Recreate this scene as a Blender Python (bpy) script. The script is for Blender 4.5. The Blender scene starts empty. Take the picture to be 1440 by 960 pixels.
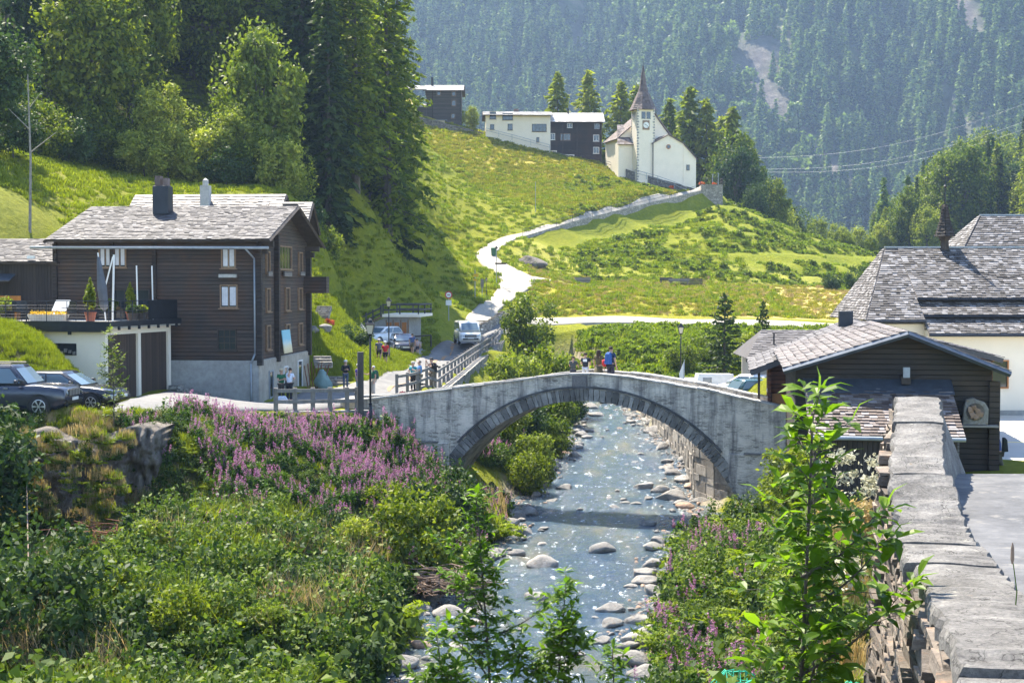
HAZE = .00017; EXPO = 1.88
import bpy, bmesh, math, random
import numpy as np
from mathutils import Vector, Matrix
R = math.radians
random.seed(7); rng = np.random.default_rng(11)
scene = bpy.context.scene
COL = scene.collection
PI = math.pi

# ------------------------------------------------------------------ camera
F = 2000.0; HOR = 400.0; PITCH = math.atan((480-HOR)/F); CAMZ = 10.0
cam_d = bpy.data.cameras.new('camera'); cam = bpy.data.objects.new('camera', cam_d); COL.objects.link(cam)
cam_d.sensor_width = 36; cam_d.lens = 50; cam_d.clip_end = 6000; cam_d.clip_start = 0.1
cam.location = (0, 0, CAMZ); cam.rotation_euler = (PI/2-PITCH, 0, 0); scene.camera = cam
cp, sp = math.cos(PITCH), math.sin(PITCH)
def P(px, py, D):
    """real point at forward distance D along a sight line read off the survey photo"""
    u = (px-720)/F; v = (480-py)/F
    dy = cp+v*sp; dz = -sp+v*cp
    return Vector((u*D/dy, D, CAMZ+dz*D/dy))
def G(px, py, z):
    u = (px-720)/F; v = (480-py)/F
    dy = cp+v*sp; dz = -sp+v*cp
    return P(px, py, (z-CAMZ)/dz*dy)

# ------------------------------------------------------------------ noise
_perm = rng.permutation(65536).astype(np.float64)/65536
def vnoise(x, y, s=0):
    x = np.asarray(x, float); y = np.asarray(y, float)
    xi = np.floor(x).astype(int); yi = np.floor(y).astype(int); fx = x-xi; fy = y-yi
    fx = fx*fx*(3-2*fx); fy = fy*fy*(3-2*fy)
    h = lambda a, b: _perm[((a*7349+b*9151+s*3571) ^ (a*131)) % 65536]
    return (h(xi,yi)*(1-fx)+h(xi+1,yi)*fx)*(1-fy)+(h(xi,yi+1)*(1-fx)+h(xi+1,yi+1)*fx)*fy
def fbm(x, y, s=0, o=4):
    t = 0; a = .5
    for k in range(o):
        t = t+a*(vnoise(np.asarray(x)*2**k, np.asarray(y)*2**k, s+k)-.5); a *= .5
    return t

# ------------------------------------------------------------------ materials
def newmat(name):
    m = bpy.data.materials.new(name); m.use_nodes = True
    nt = m.node_tree; b = nt.nodes['Principled BSDF']
    return m, nt, b
def N(nt, t, **k):
    n = nt.nodes.new(t)
    for a, v in k.items():
        if a in n.inputs: n.inputs[a].default_value = v
        else: setattr(n, a, v)
    return n
def ramp(nt, fac, stops):
    r = nt.nodes.new('ShaderNodeValToRGB'); el = r.color_ramp.elements
    while len(el) > 1: el.remove(el[-1])
    el[0].position = stops[0][0]; el[0].color = (*stops[0][1], 1)
    for p, c in stops[1:]:
        e = el.new(p); e.color = (*c, 1)
    nt.links.new(fac, r.inputs[0]); return r.outputs[0]
def mixc(nt, fac, a, b, mode='MIX'):
    m = nt.nodes.new('ShaderNodeMix'); m.data_type = 'RGBA'; m.blend_type = mode
    for i, v in ((0, fac), (6, a), (7, b)):
        if isinstance(v, (int, float)): m.inputs[i].default_value = v
        elif isinstance(v, tuple): m.inputs[i].default_value = (*v, 1)
        else: nt.links.new(v, m.inputs[i])
    return m.outputs[2]
def coords(nt, scale=(1,1,1), kind='Object'):
    tc = nt.nodes.new('ShaderNodeTexCoord'); mp = nt.nodes.new('ShaderNodeMapping')
    mp.inputs['Scale'].default_value = scale
    nt.links.new(tc.outputs[kind], mp.inputs[0]); return mp.outputs[0]
def noise(nt, vec, scale, detail=4, rough=.6):
    n = N(nt, 'ShaderNodeTexNoise'); n.inputs['Scale'].default_value = scale; n.inputs['Detail'].default_value = detail
    n.inputs['Roughness'].default_value = rough
    if vec is not None: nt.links.new(vec, n.inputs['Vector'])
    return n.outputs[0]
def bump(nt, b, h, strength=.5, dist=.05):
    bp = nt.nodes.new('ShaderNodeBump'); bp.inputs['Strength'].default_value = strength; bp.inputs['Distance'].default_value = dist
    nt.links.new(h, bp.inputs['Height']); nt.links.new(bp.outputs[0], b.inputs['Normal'])
def plain(name, col, rough=.6, metal=0, var=.15, nscale=3, emit=None):
    m, nt, b = newmat(name)
    v = coords(nt); n = noise(nt, v, nscale)
    c = ramp(nt, n, [(.3, tuple(x*(1-var) for x in col)), (.7, tuple(min(1, x*(1+var)) for x in col))])
    nt.links.new(c, b.inputs['Base Color']); b.inputs['Roughness'].default_value = rough; b.inputs['Metallic'].default_value = metal
    return m
def stone(name, c1, c2, scale=1.5, stretch=(1,1,1), rough=.85, dist=.06, spots=None, cracks=0, isl=0):
    m, nt, b = newmat(name); v = coords(nt, stretch)
    n1 = noise(nt, v, scale, 8, .65); n2 = noise(nt, v, scale*6, 5, .7)
    c = ramp(nt, n1, [(.32, c1), (.66, c2)])
    c = mixc(nt, .55, c, ramp(nt, n2, [(.25, (.45,.45,.45)), (.75, (1.25,1.25,1.22))]), 'MULTIPLY')
    if spots:
        n3 = noise(nt, v, scale*2.3, 6, .7)
        c = mixc(nt, ramp(nt, n3, [(.56, (0,0,0)), (.66, (1,1,1))]), c, spots)
    if isl:
        g = nt.nodes.new('ShaderNodeNewGeometry')
        c = mixc(nt, 1.0, c, ramp(nt, g.outputs['Random Per Island'], [(0, (1-isl,)*3), (1, (1+isl*.7,)*3)]), 'MULTIPLY')
    nt.links.new(c, b.inputs['Base Color']); b.inputs['Roughness'].default_value = rough
    bump(nt, b, n2, .7, dist); return m
def masonry(name, c1, c2, mortar, bw=.5, bh=.16, dirt=(.08,.09,.12), plaster=None, streak=True):
    """coursed rubble: stretched voronoi stones, mortar, dark vertical weather streaks"""
    m, nt, b = newmat(name)
    v = coords(nt, (1/bw, 1/bw, 1/bh))
    nz = noise(nt, v, .8, 3); va = N(nt, 'ShaderNodeVectorMath'); va.operation = 'ADD'
    nn = nt.nodes.new('ShaderNodeTexNoise'); nn.inputs['Scale'].default_value = 1.2; nt.links.new(v, nn.inputs[0])
    nt.links.new(v, va.inputs[0]); nt.links.new(nn.outputs['Color'], va.inputs[1])
    vo = nt.nodes.new('ShaderNodeTexVoronoi'); vo.inputs['Scale'].default_value = 1; nt.links.new(va.outputs[0], vo.inputs['Vector'])
    ve = nt.nodes.new('ShaderNodeTexVoronoi'); ve.feature = 'DISTANCE_TO_EDGE'; ve.inputs['Scale'].default_value = 1; nt.links.new(va.outputs[0], ve.inputs['Vector'])
    sep = nt.nodes.new('ShaderNodeSeparateColor'); nt.links.new(vo.outputs['Color'], sep.inputs[0])
    c = ramp(nt, sep.outputs[0], [(0, c1), (1, c2)])
    f = noise(nt, coords(nt), 9, 6, .7)
    c = mixc(nt, .6, c, ramp(nt, f, [(.25, (.5,.5,.5)), (.75, (1.3,1.3,1.25))]), 'MULTIPLY')
    c = mixc(nt, ramp(nt, ve.outputs['Distance'], [(.02, (1,1,1)), (.09, (0,0,0))]), c, mortar)
    if plaster:
        c = mixc(nt, ramp(nt, noise(nt, coords(nt, (1,1,1.6)), .9, 7, .65), [(.42, (0,0,0)), (.6, (.85,.85,.85))]), c, plaster)
    if streak:
        c = mixc(nt, ramp(nt, noise(nt, coords(nt, (1.6,1.6,.18)), 1.0, 6, .7), [(.46, (0,0,0)), (.62, (.8,.8,.8))]), c, dirt)
    nt.links.new(c, b.inputs['Base Color']); b.inputs['Roughness'].default_value = .9
    bump(nt, b, ve.outputs['Distance'], .8, .05); return m
def wood(name, c1, c2, plank=.2, vertical=False, rough=.75, warm=None):
    m, nt, b = newmat(name)
    s = (1/plank, 1/plank, .35) if vertical else (.35, .35, 1/plank)
    v = coords(nt, s)
    sep = nt.nodes.new('ShaderNodeSeparateXYZ'); nt.links.new(v, sep.inputs[0])
    if vertical:
        ad = N(nt, 'ShaderNodeMath'); ad.operation = 'ADD'; nt.links.new(sep.outputs[0], ad.inputs[0]); nt.links.new(sep.outputs[1], ad.inputs[1]); ax = ad.outputs[0]
    else: ax = sep.outputs[2]
    fr = N(nt, 'ShaderNodeMath'); fr.operation = 'FRACT'; nt.links.new(ax, fr.inputs[0])
    fl = N(nt, 'ShaderNodeMath'); fl.operation = 'FLOOR'; nt.links.new(ax, fl.inputs[0])
    wn = N(nt, 'ShaderNodeTexWhiteNoise'); wn.noise_dimensions = '1D'; nt.links.new(fl.outputs[0], wn.inputs['W'])
    gr = noise(nt, v, 2.5, 6, .75)
    big = noise(nt, coords(nt), .5, 4)
    c = ramp(nt, gr, [(.3, c1), (.7, c2)])
    c = mixc(nt, .8, c, ramp(nt, wn.outputs[0], [(0, (.6,.6,.6)), (1, (1.4,1.35,1.3))]), 'MULTIPLY')
    if warm: c = mixc(nt, ramp(nt, big, [(.45, (0,0,0)), (.65, (.8,.8,.8))]), c, warm)
    gap = ramp(nt, fr.outputs[0], [(0, (0,0,0)), (.06, (0,0,0)), (.14, (1,1,1)), (.95, (1,1,1)), (1, (.2,.2,.2))])
    c = mixc(nt, gap, (.008,.007,.006), c)
    nt.links.new(c, b.inputs['Base Color']); b.inputs['Roughness'].default_value = rough
    bump(nt, b, gap, .8, .04); return m
def shingle_mat(name, stops, rough=.7):
    m, nt, b = newmat(name); g = nt.nodes.new('ShaderNodeNewGeometry')
    c = ramp(nt, g.outputs['Random Per Island'], stops)
    n = noise(nt, coords(nt), 14, 5, .7); big = noise(nt, coords(nt), .7, 5, .6)
    c = mixc(nt, .7, c, ramp(nt, n, [(.25, (.55,.55,.55)), (.75, (1.3,1.3,1.3))]), 'MULTIPLY')
    c = mixc(nt, .8, c, ramp(nt, big, [(.3, (.7,.68,.66)), (.7, (1.2,1.2,1.2))]), 'MULTIPLY')
    nt.links.new(c, b.inputs['Base Color']); b.inputs['Roughness'].default_value = rough
    bump(nt, b, n, .5, .02); return m
def leafmat(name, dark, light, trans=.35, tcol=None, objvar=.25, noisy=0, rough=.55):
    m, nt, b = newmat(name)
    g = nt.nodes.new('ShaderNodeNewGeometry'); oi = nt.nodes.new('ShaderNodeObjectInfo')
    c = ramp(nt, g.outputs['Random Per Island'], [(0, dark), (1, light)])
    c = mixc(nt, 1.0, c, ramp(nt, oi.outputs['Random'], [(0, (1-objvar, 1-objvar*.8, 1-objvar)), (1, (1+objvar, 1+objvar*.7, 1+objvar*.4))]), 'MULTIPLY')
    nt.links.new(c, b.inputs['Base Color']); b.inputs['Roughness'].default_value = rough
    b.inputs['Specular IOR Level'].default_value = .15
    tr = nt.nodes.new('ShaderNodeBsdfTranslucent')
    t2 = mixc(nt, 1.0, c, tcol or (1.35,1.5,.5), 'MULTIPLY'); nt.links.new(t2, tr.inputs[0])
    mx = nt.nodes.new('ShaderNodeMixShader'); mx.inputs[0].default_value = trans
    nt.links.new(b.outputs[0], mx.inputs[1]); nt.links.new(tr.outputs[0], mx.inputs[2])
    nt.links.new(mx.outputs[0], nt.nodes['Material Output'].inputs[0]); return m
def glassmat(name, col=(.02,.03,.04), rough=.05):
    m, nt, b = newmat(name); b.inputs['Base Color'].default_value = (*col, 1); b.inputs['Roughness'].default_value = rough
    b.inputs['Specular IOR Level'].default_value = .8; return m
def paint(name, col, rough=.25):
    m, nt, b = newmat(name); n = noise(nt, coords(nt), 2.5, 3)
    c = ramp(nt, n, [(.3, tuple(x*.93 for x in col)), (.7, tuple(min(.95, x*1.05) for x in col))])
    nt.links.new(c, b.inputs['Base Color']); b.inputs['Roughness'].default_value = rough; b.inputs['Coat Weight'].default_value = .7; b.inputs['Coat Roughness'].default_value = .06
    return m

M = {}
M['wood_dark'] = wood('larch_logs', (.030,.022,.018), (.085,.065,.052), .19, warm=(.085,.042,.022))
M['wood_black'] = wood('tarred_logs', (.015,.012,.010), (.048,.039,.033), .18, warm=(.055,.034,.022))
M['wood_vert'] = wood('dark_boards', (.022,.017,.014), (.055,.043,.036), .16, True)
M['wood_red'] = wood('red_brown_boards', (.10,.035,.018), (.17,.065,.035), .18)
M['door_brown'] = wood('garage_boards', (.055,.034,.022), (.085,.055,.038), .12, True)
M['fence_grey'] = wood('weathered_fence', (.15,.14,.13), (.30,.28,.26), .12)
M['fence_dark'] = wood('dark_fence_wood', (.05,.043,.038), (.13,.115,.10), .12)
M['post_grey'] = stone('weathered_posts', (.14,.13,.12), (.29,.27,.25), 3, (1,1,.25), dist=.01); M['post_dark'] = stone('dark_posts', (.045,.04,.036), (.11,.10,.09), 3, (1,1,.25), dist=.01)
M['beam'] = plain('dark_beam', (.05,.038,.03), .8, var=.4)
M['frame_wood'] = plain('light_frame_wood', (.24,.15,.085), .6, var=.2, nscale=9)
M['frame_orange'] = plain('orange_frame_wood', (.42,.16,.035), .5)
M['white_paint'] = plain('white_paint', (.78,.78,.76), .5, var=.05)
M['plaster'] = plain('white_plaster', (.86,.77,.63), .9, var=.05, nscale=.6)
M['plaster_grey'] = stone('grey_render', (.30,.29,.27), (.42,.41,.38), .6, dist=.01)
M['plaster_beige'] = stone('beige_render', (.34,.31,.25), (.46,.42,.35), .6, dist=.01)
M['slate'] = shingle_mat('grey_slates', [(0,(.06,.055,.06)),(.5,(.095,.088,.095)),(1,(.15,.142,.15))], .65)
M['slate_brown'] = shingle_mat('brown_slates', [(0,(.11,.09,.085)),(.5,(.15,.13,.127)),(1,(.22,.20,.195))], .65)
M['shingle'] = shingle_mat('larch_shingles', [(0,(.04,.036,.034)),(.3,(.09,.082,.08)),(.7,(.155,.147,.15)),(1,(.30,.29,.295))], .75)
M['shingle_red'] = shingle_mat('reddish_slabs', [(0,(.07,.05,.045)),(.5,(.15,.115,.10)),(1,(.30,.27,.27))], .6)
M['roof_pale'] = shingle_mat('pale_slates', [(0,(.42,.40,.37)),(1,(.6,.57,.54))], .45)
M['spire'] = shingle_mat('spire_shingles', [(0,(.10,.072,.062)),(1,(.20,.15,.13))], .7)
M['metal_dark'] = plain('dark_metal', (.03,.035,.045), .45, .6)
M['lead'] = plain('lead_sheet', (.10,.12,.15), .4, .5, var=.2)
M['metal_grey'] = plain('galvanised_metal', (.30,.33,.36), .5, .2)
M['iron'] = plain('painted_iron', (.012,.015,.018), .4, .2)
M['glass'] = glassmat('window_glass'); M['car_glass'] = glassmat('car_glass', (.10,.15,.19), .04)
M['curtain'] = plain('curtain_cloth', (.6,.6,.62), .9)
M['rubber'] = plain('tyre_rubber', (.02,.02,.02), .8); M['alloy'] = plain('alloy_rim', (.55,.56,.58), .3, .7)
M['concrete'] = stone('pale_concrete', (.40,.39,.36), (.52,.50,.46), .8, dist=.01)
M['asphalt'] = stone('pale_asphalt', (.125,.125,.128), (.20,.195,.19), .45, dist=.01)
M['asphalt_grey'] = stone('grey_asphalt', (.06,.063,.072), (.14,.142,.15), 1.3, dist=.02, spots=(.17,.165,.155))
M['gravel_path'] = stone('pale_track', (.27,.25,.215), (.40,.37,.32), .5, dist=.01)
M['bridge'] = masonry('bridge_masonry', (.24,.215,.18), (.60,.54,.45), (.60,.55,.47), .30, .085, (.085,.08,.085), (.72,.65,.55))
M['voussoir'] = stone('arch_stones', (.12,.115,.11), (.29,.275,.25), 2, dist=.04, isl=.6)
M['drystone'] = masonry('dry_stone', (.12,.11,.10), (.32,.29,.25), (.05,.045,.04), .4, .15, (.05,.05,.05), None, False)
M['drystone_pale'] = masonry('pale_rubble', (.22,.20,.18), (.42,.39,.34), (.14,.13,.12), .45, .22, (.05,.05,.05), None, False)
M['cap'] = stone('cap_slab', (.085,.08,.075), (.19,.18,.168), 1.7, (1,1,1), dist=.012, spots=(.25,.24,.22), isl=.25)
m, nt, b = newmat('cap_slab'); v = coords(nt); g = nt.nodes.new('ShaderNodeNewGeometry')
c = ramp(nt, noise(nt, v, 2.6, 9, .7), [(.3,(.07,.066,.062)),(.5,(.15,.143,.135)),(.68,(.24,.23,.215))])
c = mixc(nt, 1, c, ramp(nt, noise(nt, v, 38, 6, .8), [(.3,(.45,.45,.45)),(.5,(1,1,1)),(.72,(1.5,1.48,1.42))]), 'MULTIPLY')
c = mixc(nt, ramp(nt, noise(nt, v, 7, 7, .75), [(.60,(0,0,0)),(.66,(.8,.8,.8))]), c, (.30,.29,.25))
c = mixc(nt, ramp(nt, noise(nt, v, 5, 8, .8), [(.64,(0,0,0)),(.68,(.7,.7,.7))]), c, (.16,.11,.05))
vo = nt.nodes.new('ShaderNodeTexVoronoi'); vo.feature = 'DISTANCE_TO_EDGE'; vo.inputs['Scale'].default_value = 1.6; nn = nt.nodes.new('ShaderNodeTexNoise'); nn.inputs['Scale'].default_value = 3; nn.inputs['Detail'].default_value = 6
nt.links.new(v, nn.inputs[0]); va = N(nt,'ShaderNodeVectorMath'); va.operation='ADD'; nt.links.new(v, va.inputs[0]); nt.links.new(nn.outputs['Color'], va.inputs[1]); nt.links.new(va.outputs[0], vo.inputs['Vector'])
ck_ = ramp(nt, vo.outputs['Distance'], [(0,(0,0,0)),(.012,(1,1,1))]); c = mixc(nt, ck_, (.03,.028,.025), c)
nt.links.new(c, b.inputs['Base Color']); b.inputs['Roughness'].default_value = .95; bump(nt, b, noise(nt, v, 22, 8, .8), .9, .02); M['cap'] = m
M['rubble'] = stone('rubble_slab', (.085,.065,.05), (.25,.21,.175), 3, (1,1,2.5), dist=.05, spots=(.26,.16,.10), isl=.55)
M['rock'] = stone('river_rock', (.15,.145,.14), (.38,.36,.33), 1.5, dist=.10, spots=(.24,.19,.14))
M['rock_brown'] = stone('rusty_rock', (.28,.17,.11), (.48,.34,.25), 1.4, dist=.05)
M['rock_dark'] = stone('cliff_rock', (.055,.045,.038), (.25,.215,.18), 1.6, (1,1,.45), dist=.35, spots=(.09,.10,.04))
M['bark'] = stone('bark', (.05,.042,.036), (.15,.13,.115), 4, (1,1,.3), dist=.05)
M['bark_pale'] = plain('pale_bark', (.24,.22,.19), .9, var=.3, nscale=6)
M['twig'] = plain('dry_twigs', (.20,.14,.10), .9, var=.4, nscale=8)
M['brush'] = plain('rusty_brushwood', (.17,.07,.035), .9, var=.4, nscale=8)
# foliage
M['lf_broad'] = leafmat('broad_leaves', (.035,.07,.012), (.20,.24,.03), objvar=.35)
M['lf_light'] = leafmat('light_leaves', (.10,.145,.022), (.32,.35,.07), objvar=.35)
M['lf_dark'] = leafmat('dark_leaves', (.018,.042,.017), (.07,.115,.035), .25)
M['lf_ash'] = leafmat('ash_leaflets', (.05,.105,.01), (.14,.23,.02), .5, objvar=.1, rough=.4)
M['lf_spruce'] = leafmat('spruce_needles', (.015,.038,.015), (.08,.12,.03), .2)
M['lf_larch'] = leafmat('larch_needles', (.055,.095,.014), (.24,.28,.035), .42)
M['lf_larch_y'] = leafmat('yellow_green_needles', (.11,.14,.018), (.26,.29,.045), .42)
M['lf_far'] = leafmat('far_needles', (.016,.05,.03), (.17,.25,.085), .15, objvar=.75, rough=.9)
M['lf_far2'] = leafmat('far_light_trees', (.07,.12,.04), (.18,.25,.09), .3, objvar=.4)
M['ug_a'] = leafmat('bramble_leaves', (.016,.045,.013), (.105,.155,.034), .3, objvar=.4)
M['ug_b'] = leafmat('elder_leaves', (.04,.085,.022), (.165,.215,.055), .3, objvar=.35)
M['lf_fern'] = leafmat('fern_fronds', (.10,.155,.014), (.24,.29,.035), .4)
M['lf_grass'] = leafmat('grass_blades', (.13,.165,.012), (.29,.32,.03), .4)
M['lf_dry'] = leafmat('dry_grass', (.26,.20,.09), (.48,.40,.22), .3, tcol=(1.2,1.1,.8))
M['lf_hay'] = leafmat('cut_grass', (.20,.21,.025), (.40,.39,.06), .35, tcol=(1.2,1.15,.7))
M['fw_leaf'] = leafmat('fireweed_leaves', (.035,.085,.02), (.10,.17,.04), .35)
M['fw_pink'] = leafmat('fireweed_flowers', (.27,.10,.20), (.52,.30,.44), .35, tcol=(1.2,1,1.2), objvar=.12)
M['fl_orange'] = leafmat('orange_flowers', (.7,.12,.03), (.8,.25,.06), .2, tcol=(1.1,1,1))
M['fl_yellow'] = leafmat('yellow_flowers', (.55,.42,.03), (.8,.62,.06), .3, tcol=(1.1,1,1))

# ------------------------------------------------------------------ mesh builder
class MB:
    def __init__(s, T=None): s.v = []; s.f = []; s.m = []; s.T = T; s.mi = 0
    def add(s, vs, fs):
        o = len(s.v)
        if s.T is not None: vs = [s.T @ Vector(p) for p in vs]
        s.v += [tuple(p) for p in vs]; s.f += [tuple(i+o for i in f) for f in fs]; s.m += [s.mi]*len(fs); return s
    def box(s, c, d, rz=0, jit=0, tilt=(0,0)):
        x, y, z = (d[0]/2, d[1]/2, d[2]/2); vs = []
        Rm = Matrix.Rotation(rz, 3, 'Z') @ Matrix.Rotation(tilt[0], 3, 'X') @ Matrix.Rotation(tilt[1], 3, 'Y')
        for a in (-x, x):
            for b in (-y, y):
                for e in (-z, z):
                    p = Vector((a*(1+random.uniform(-jit,jit)), b*(1+random.uniform(-jit,jit)), e*(1+random.uniform(-jit,jit))))
                    vs.append(Rm @ p + Vector(c))
        return s.add(vs, [(0,1,3,2),(4,6,7,5),(0,4,5,1),(2,3,7,6),(0,2,6,4),(1,5,7,3)])
    def bx(s, x0, x1, y0, y1, z0, z1): return s.box(((x0+x1)/2,(y0+y1)/2,(z0+z1)/2), (x1-x0,y1-y0,z1-z0))
    def tube(s, p0, p1, r0, r1=None, n=8, cap=True):
        p0 = Vector(p0); p1 = Vector(p1); r1 = r0 if r1 is None else r1
        d = (p1-p0)
        if d.length < 1e-6: return s
        q = d.to_track_quat('Z', 'Y'); vs = []
        for p, r in ((p0, r0), (p1, r1)):
            for k in range(n): vs.append(p+q@Vector((math.cos(2*PI*k/n)*r, math.sin(2*PI*k/n)*r, 0)))
        fs = [(k, (k+1)%n, n+(k+1)%n, n+k) for k in range(n)]
        if cap: fs += [tuple(range(n-1,-1,-1)), tuple(range(n, 2*n))]
        return s.add(vs, fs)
    def path(s, pts, rs, n=6):
        for i in range(len(pts)-1): s.tube(pts[i], pts[i+1], rs[i], rs[i+1], n, True)
        return s
    def lathe(s, prof, n=16, loc=(0,0,0), axis='Z'):
        vs = []; L = Vector(loc)
        for r, z in prof:
            for k in range(n):
                a = 2*PI*k/n; p = Vector((r*math.cos(a), r*math.sin(a), z))
                if axis == 'Y': p = Vector((p.x, p.z, p.y))
                vs.append(L+p)
        m = len(prof); fs = []
        for i in range(m-1):
            for k in range(n): fs.append((i*n+k, i*n+(k+1)%n, (i+1)*n+(k+1)%n, (i+1)*n+k))
        fs += [tuple(range(n-1,-1,-1)), tuple(range((m-1)*n, m*n))]
        return s.add(vs, fs)
    def prism(s, poly, a, b, axis='Y'):
        """poly in the plane normal to axis, extruded from a to b"""
        n = len(poly); vs = []
        for t in (a, b):
            for (p, q) in poly: vs.append({'Y': (p, t, q), 'X': (t, p, q), 'Z': (p, q, t)}[axis])
        fs = [(k, (k+1)%n, n+(k+1)%n, n+k) for k in range(n)]+[tuple(range(n-1,-1,-1)), tuple(range(n, 2*n))]
        return s.add(vs, fs)
    def loft(s, rings, cap=True):
        n = len(rings[0]); vs = [p for r in rings for p in r]; fs = []
        for i in range(len(rings)-1):
            for k in range(n): fs.append((i*n+k, i*n+(k+1)%n, (i+1)*n+(k+1)%n, (i+1)*n+k))
        if cap: fs += [tuple(range(n-1,-1,-1)), tuple(range((len(rings)-1)*n, len(rings)*n))]
        return s.add(vs, fs)
    def slab(s, a, b, c, d, t):
        """quad abcd with thickness t downwards along its normal"""
        a, b, c, d = map(Vector, (a, b, c, d)); nn = (b-a).cross(d-a).normalized()
        if nn.z < 0: nn = -nn
        return s.add([a,b,c,d,a-nn*t,b-nn*t,c-nn*t,d-nn*t], [(0,1,2,3),(7,6,5,4),(0,4,5,1),(1,5,6,2),(2,6,7,3),(3,7,4,0)])
    def shingles(s, e0, e1, r1, r0, row=.3, wid=.25, th=.025, jit=.3):
        """overlapping shingles on the plane eave e0-e1, ridge r0-r1 (normal pointing up)"""
        e0, e1, r1, r0 = map(Vector, (e0, e1, r1, r0)); nn = (e1-e0).cross(r0-e0).normalized()
        if nn.z < 0: nn = -nn
        H = ((r0-e0).length+(r1-e1).length)/2; nr = max(2, int(H/row))
        for i in range(nr):
            t0 = i/nr; t1 = min(1, (i+1.25)/nr)
            a = e0.lerp(r0, t0); b = e1.lerp(r1, t0); c = e1.lerp(r1, t1); d = e0.lerp(r0, t1)
            L = (b-a).length; k = max(1, int(L/wid)); off = random.random()/k
            us = [0]+sorted(min(.999, max(.001, (j+off*k*.5+random.uniform(-jit, jit)*.5)/k)) for j in range(1, k))+[1]
            for j in range(len(us)-1):
                u0, u1 = us[j], us[j+1]
                if u1-u0 < 1e-4: continue
                g = .004/L; lift = nn*(th*random.uniform(.9, 2.1)); drop = (a-d).normalized()*random.uniform(-.03, .05)*min(1, row*3)
                A = a.lerp(b, u0+g)+drop+lift+nn*.01; B = a.lerp(b, u1-g)+drop+lift+nn*.01; C = d.lerp(c, u1-g)+nn*.006; D_ = d.lerp(c, u0+g)+nn*.006
                s.add([A,B,C,D_,A-nn*th,B-nn*th,C-nn*.004,D_-nn*.004], [(0,1,2,3),(0,4,5,1),(1,5,6,2),(3,7,4,0)])
        return s
    def build(s, name, mat, parent=None, smooth=False, bevel=0, loc=None, rz=0, sub=0):
        me = bpy.data.meshes.new(name); me.from_pydata(s.v, [], s.f)
        mats = mat if isinstance(mat, (list, tuple)) else [mat]
        for q in mats: me.materials.append(M[q] if isinstance(q, str) else q)
        if len(mats) > 1: me.polygons.foreach_set('material_index', s.m)
        if smooth: me.polygons.foreach_set('use_smooth', [True]*len(me.polygons))
        me.validate(); me.update()
        bm = bmesh.new(); bm.from_mesh(me); bmesh.ops.recalc_face_normals(bm, faces=bm.faces); bm.to_mesh(me); bm.free()
        o = bpy.data.objects.new(name, me); COL.objects.link(o)
        if parent is not None: o.parent = parent
        if loc is not None: o.location = loc
        o.rotation_euler.z = rz
        if bevel: b = o.modifiers.new('bevel', 'BEVEL'); b.width = bevel; b.segments = 2; b.limit_method = 'ANGLE'; b.angle_limit = R(35)
        if sub: b = o.modifiers.new('sub', 'SUBSURF'); b.levels = b.render_levels = sub
        return o
def tag(o, label=None, cat=None, group=None, kind=None):
    if label: o['label'] = label
    if cat: o['category'] = cat
    if group: o['group'] = group
    if kind: o['kind'] = kind
    return o
def thing(name, loc, rz=0, label=None, cat=None, group=None):
    o = bpy.data.objects.new(name, None); COL.objects.link(o); o.location = loc; o.rotation_euler.z = rz
    o.empty_display_size = .1
    return tag(o, label, cat, group)
def kids(o): return [c for c in bpy.data.objects if c.parent == o]
def copy_tree(o, loc=None, rz=None, scale=None, label=None, group=None, ch=None):
    c = o.copy(); COL.objects.link(c)
    if loc is not None: c.location = loc
    if rz is not None: c.rotation_euler.z = rz
    if scale is not None: c.scale = scale if isinstance(scale, (tuple, list)) else (scale,)*3
    if label: c['label'] = label
    if group: c['group'] = group
    for k in (ch if ch is not None else kids(o)):
        d = k.copy(); COL.objects.link(d); d.parent = c
        for g in kids(k) if ch is None else []:
            e = g.copy(); COL.objects.link(e); e.parent = d
    return c
def npmesh(name, verts, faces, mats, midx=None, smooth=False):
    """fast mesh from arrays; faces (n,k)"""
    me = bpy.data.meshes.new(name); verts = np.asarray(verts, np.float32); faces = np.asarray(faces, np.int32)
    n, k = faces.shape
    me.vertices.add(len(verts)); me.vertices.foreach_set('co', verts.ravel())
    me.loops.add(n*k); me.loops.foreach_set('vertex_index', faces.ravel())
    me.polygons.add(n); me.polygons.foreach_set('loop_start', np.arange(0, n*k, k, dtype=np.int32))
    try: me.polygons.foreach_set('loop_total', np.full(n, k, np.int32))
    except Exception: pass
    for q in mats: me.materials.append(M[q] if isinstance(q, str) else q)
    if midx is not None: me.polygons.foreach_set('material_index', np.asarray(midx, np.int32))
    if smooth: me.polygons.foreach_set('use_smooth', np.ones(n, bool))
    me.update(calc_edges=True); me.validate(); return me
# ------------------------------------------------------------------ terrain survey
ctl = []                                    # (x, y, z)
def c3(*pts):
    for p in pts:
        v = P(*p); ctl.append((v.x, v.y, v.z))
def cw(*pts):
    for p in pts: ctl.append(p)
# river banks (plan)
LB = [(-9,2),(-8,12),(-6,22),(-3.8,29),(-2.8,35.5),(-2.7,41),(-2.3,46),(-.1,55),(.8,66),(2.8,80),(3.8,90),(5.0,105),(4.4,116),(3.2,128),(2.6,140)]
RB = [(-2.5,2),(-2,12),(0.8,22),(2.4,29),(3.2,35.5),(3.8,41),(4.6,46),(6.2,55),(8.7,66),(9.8,80),(9.8,90),(9.9,105),(8.8,116),(6.6,128),(5.4,140)]
def wz(y): return np.interp(y, [0,62,110,140], [-.15,0,.3,.9])
for a in LB[:13]: cw((a[0]-.6, a[1], float(wz(a[1]))+.25))
for a in RB[:13]: cw((a[0]+.6, a[1], float(wz(a[1]))+.25))
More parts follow.
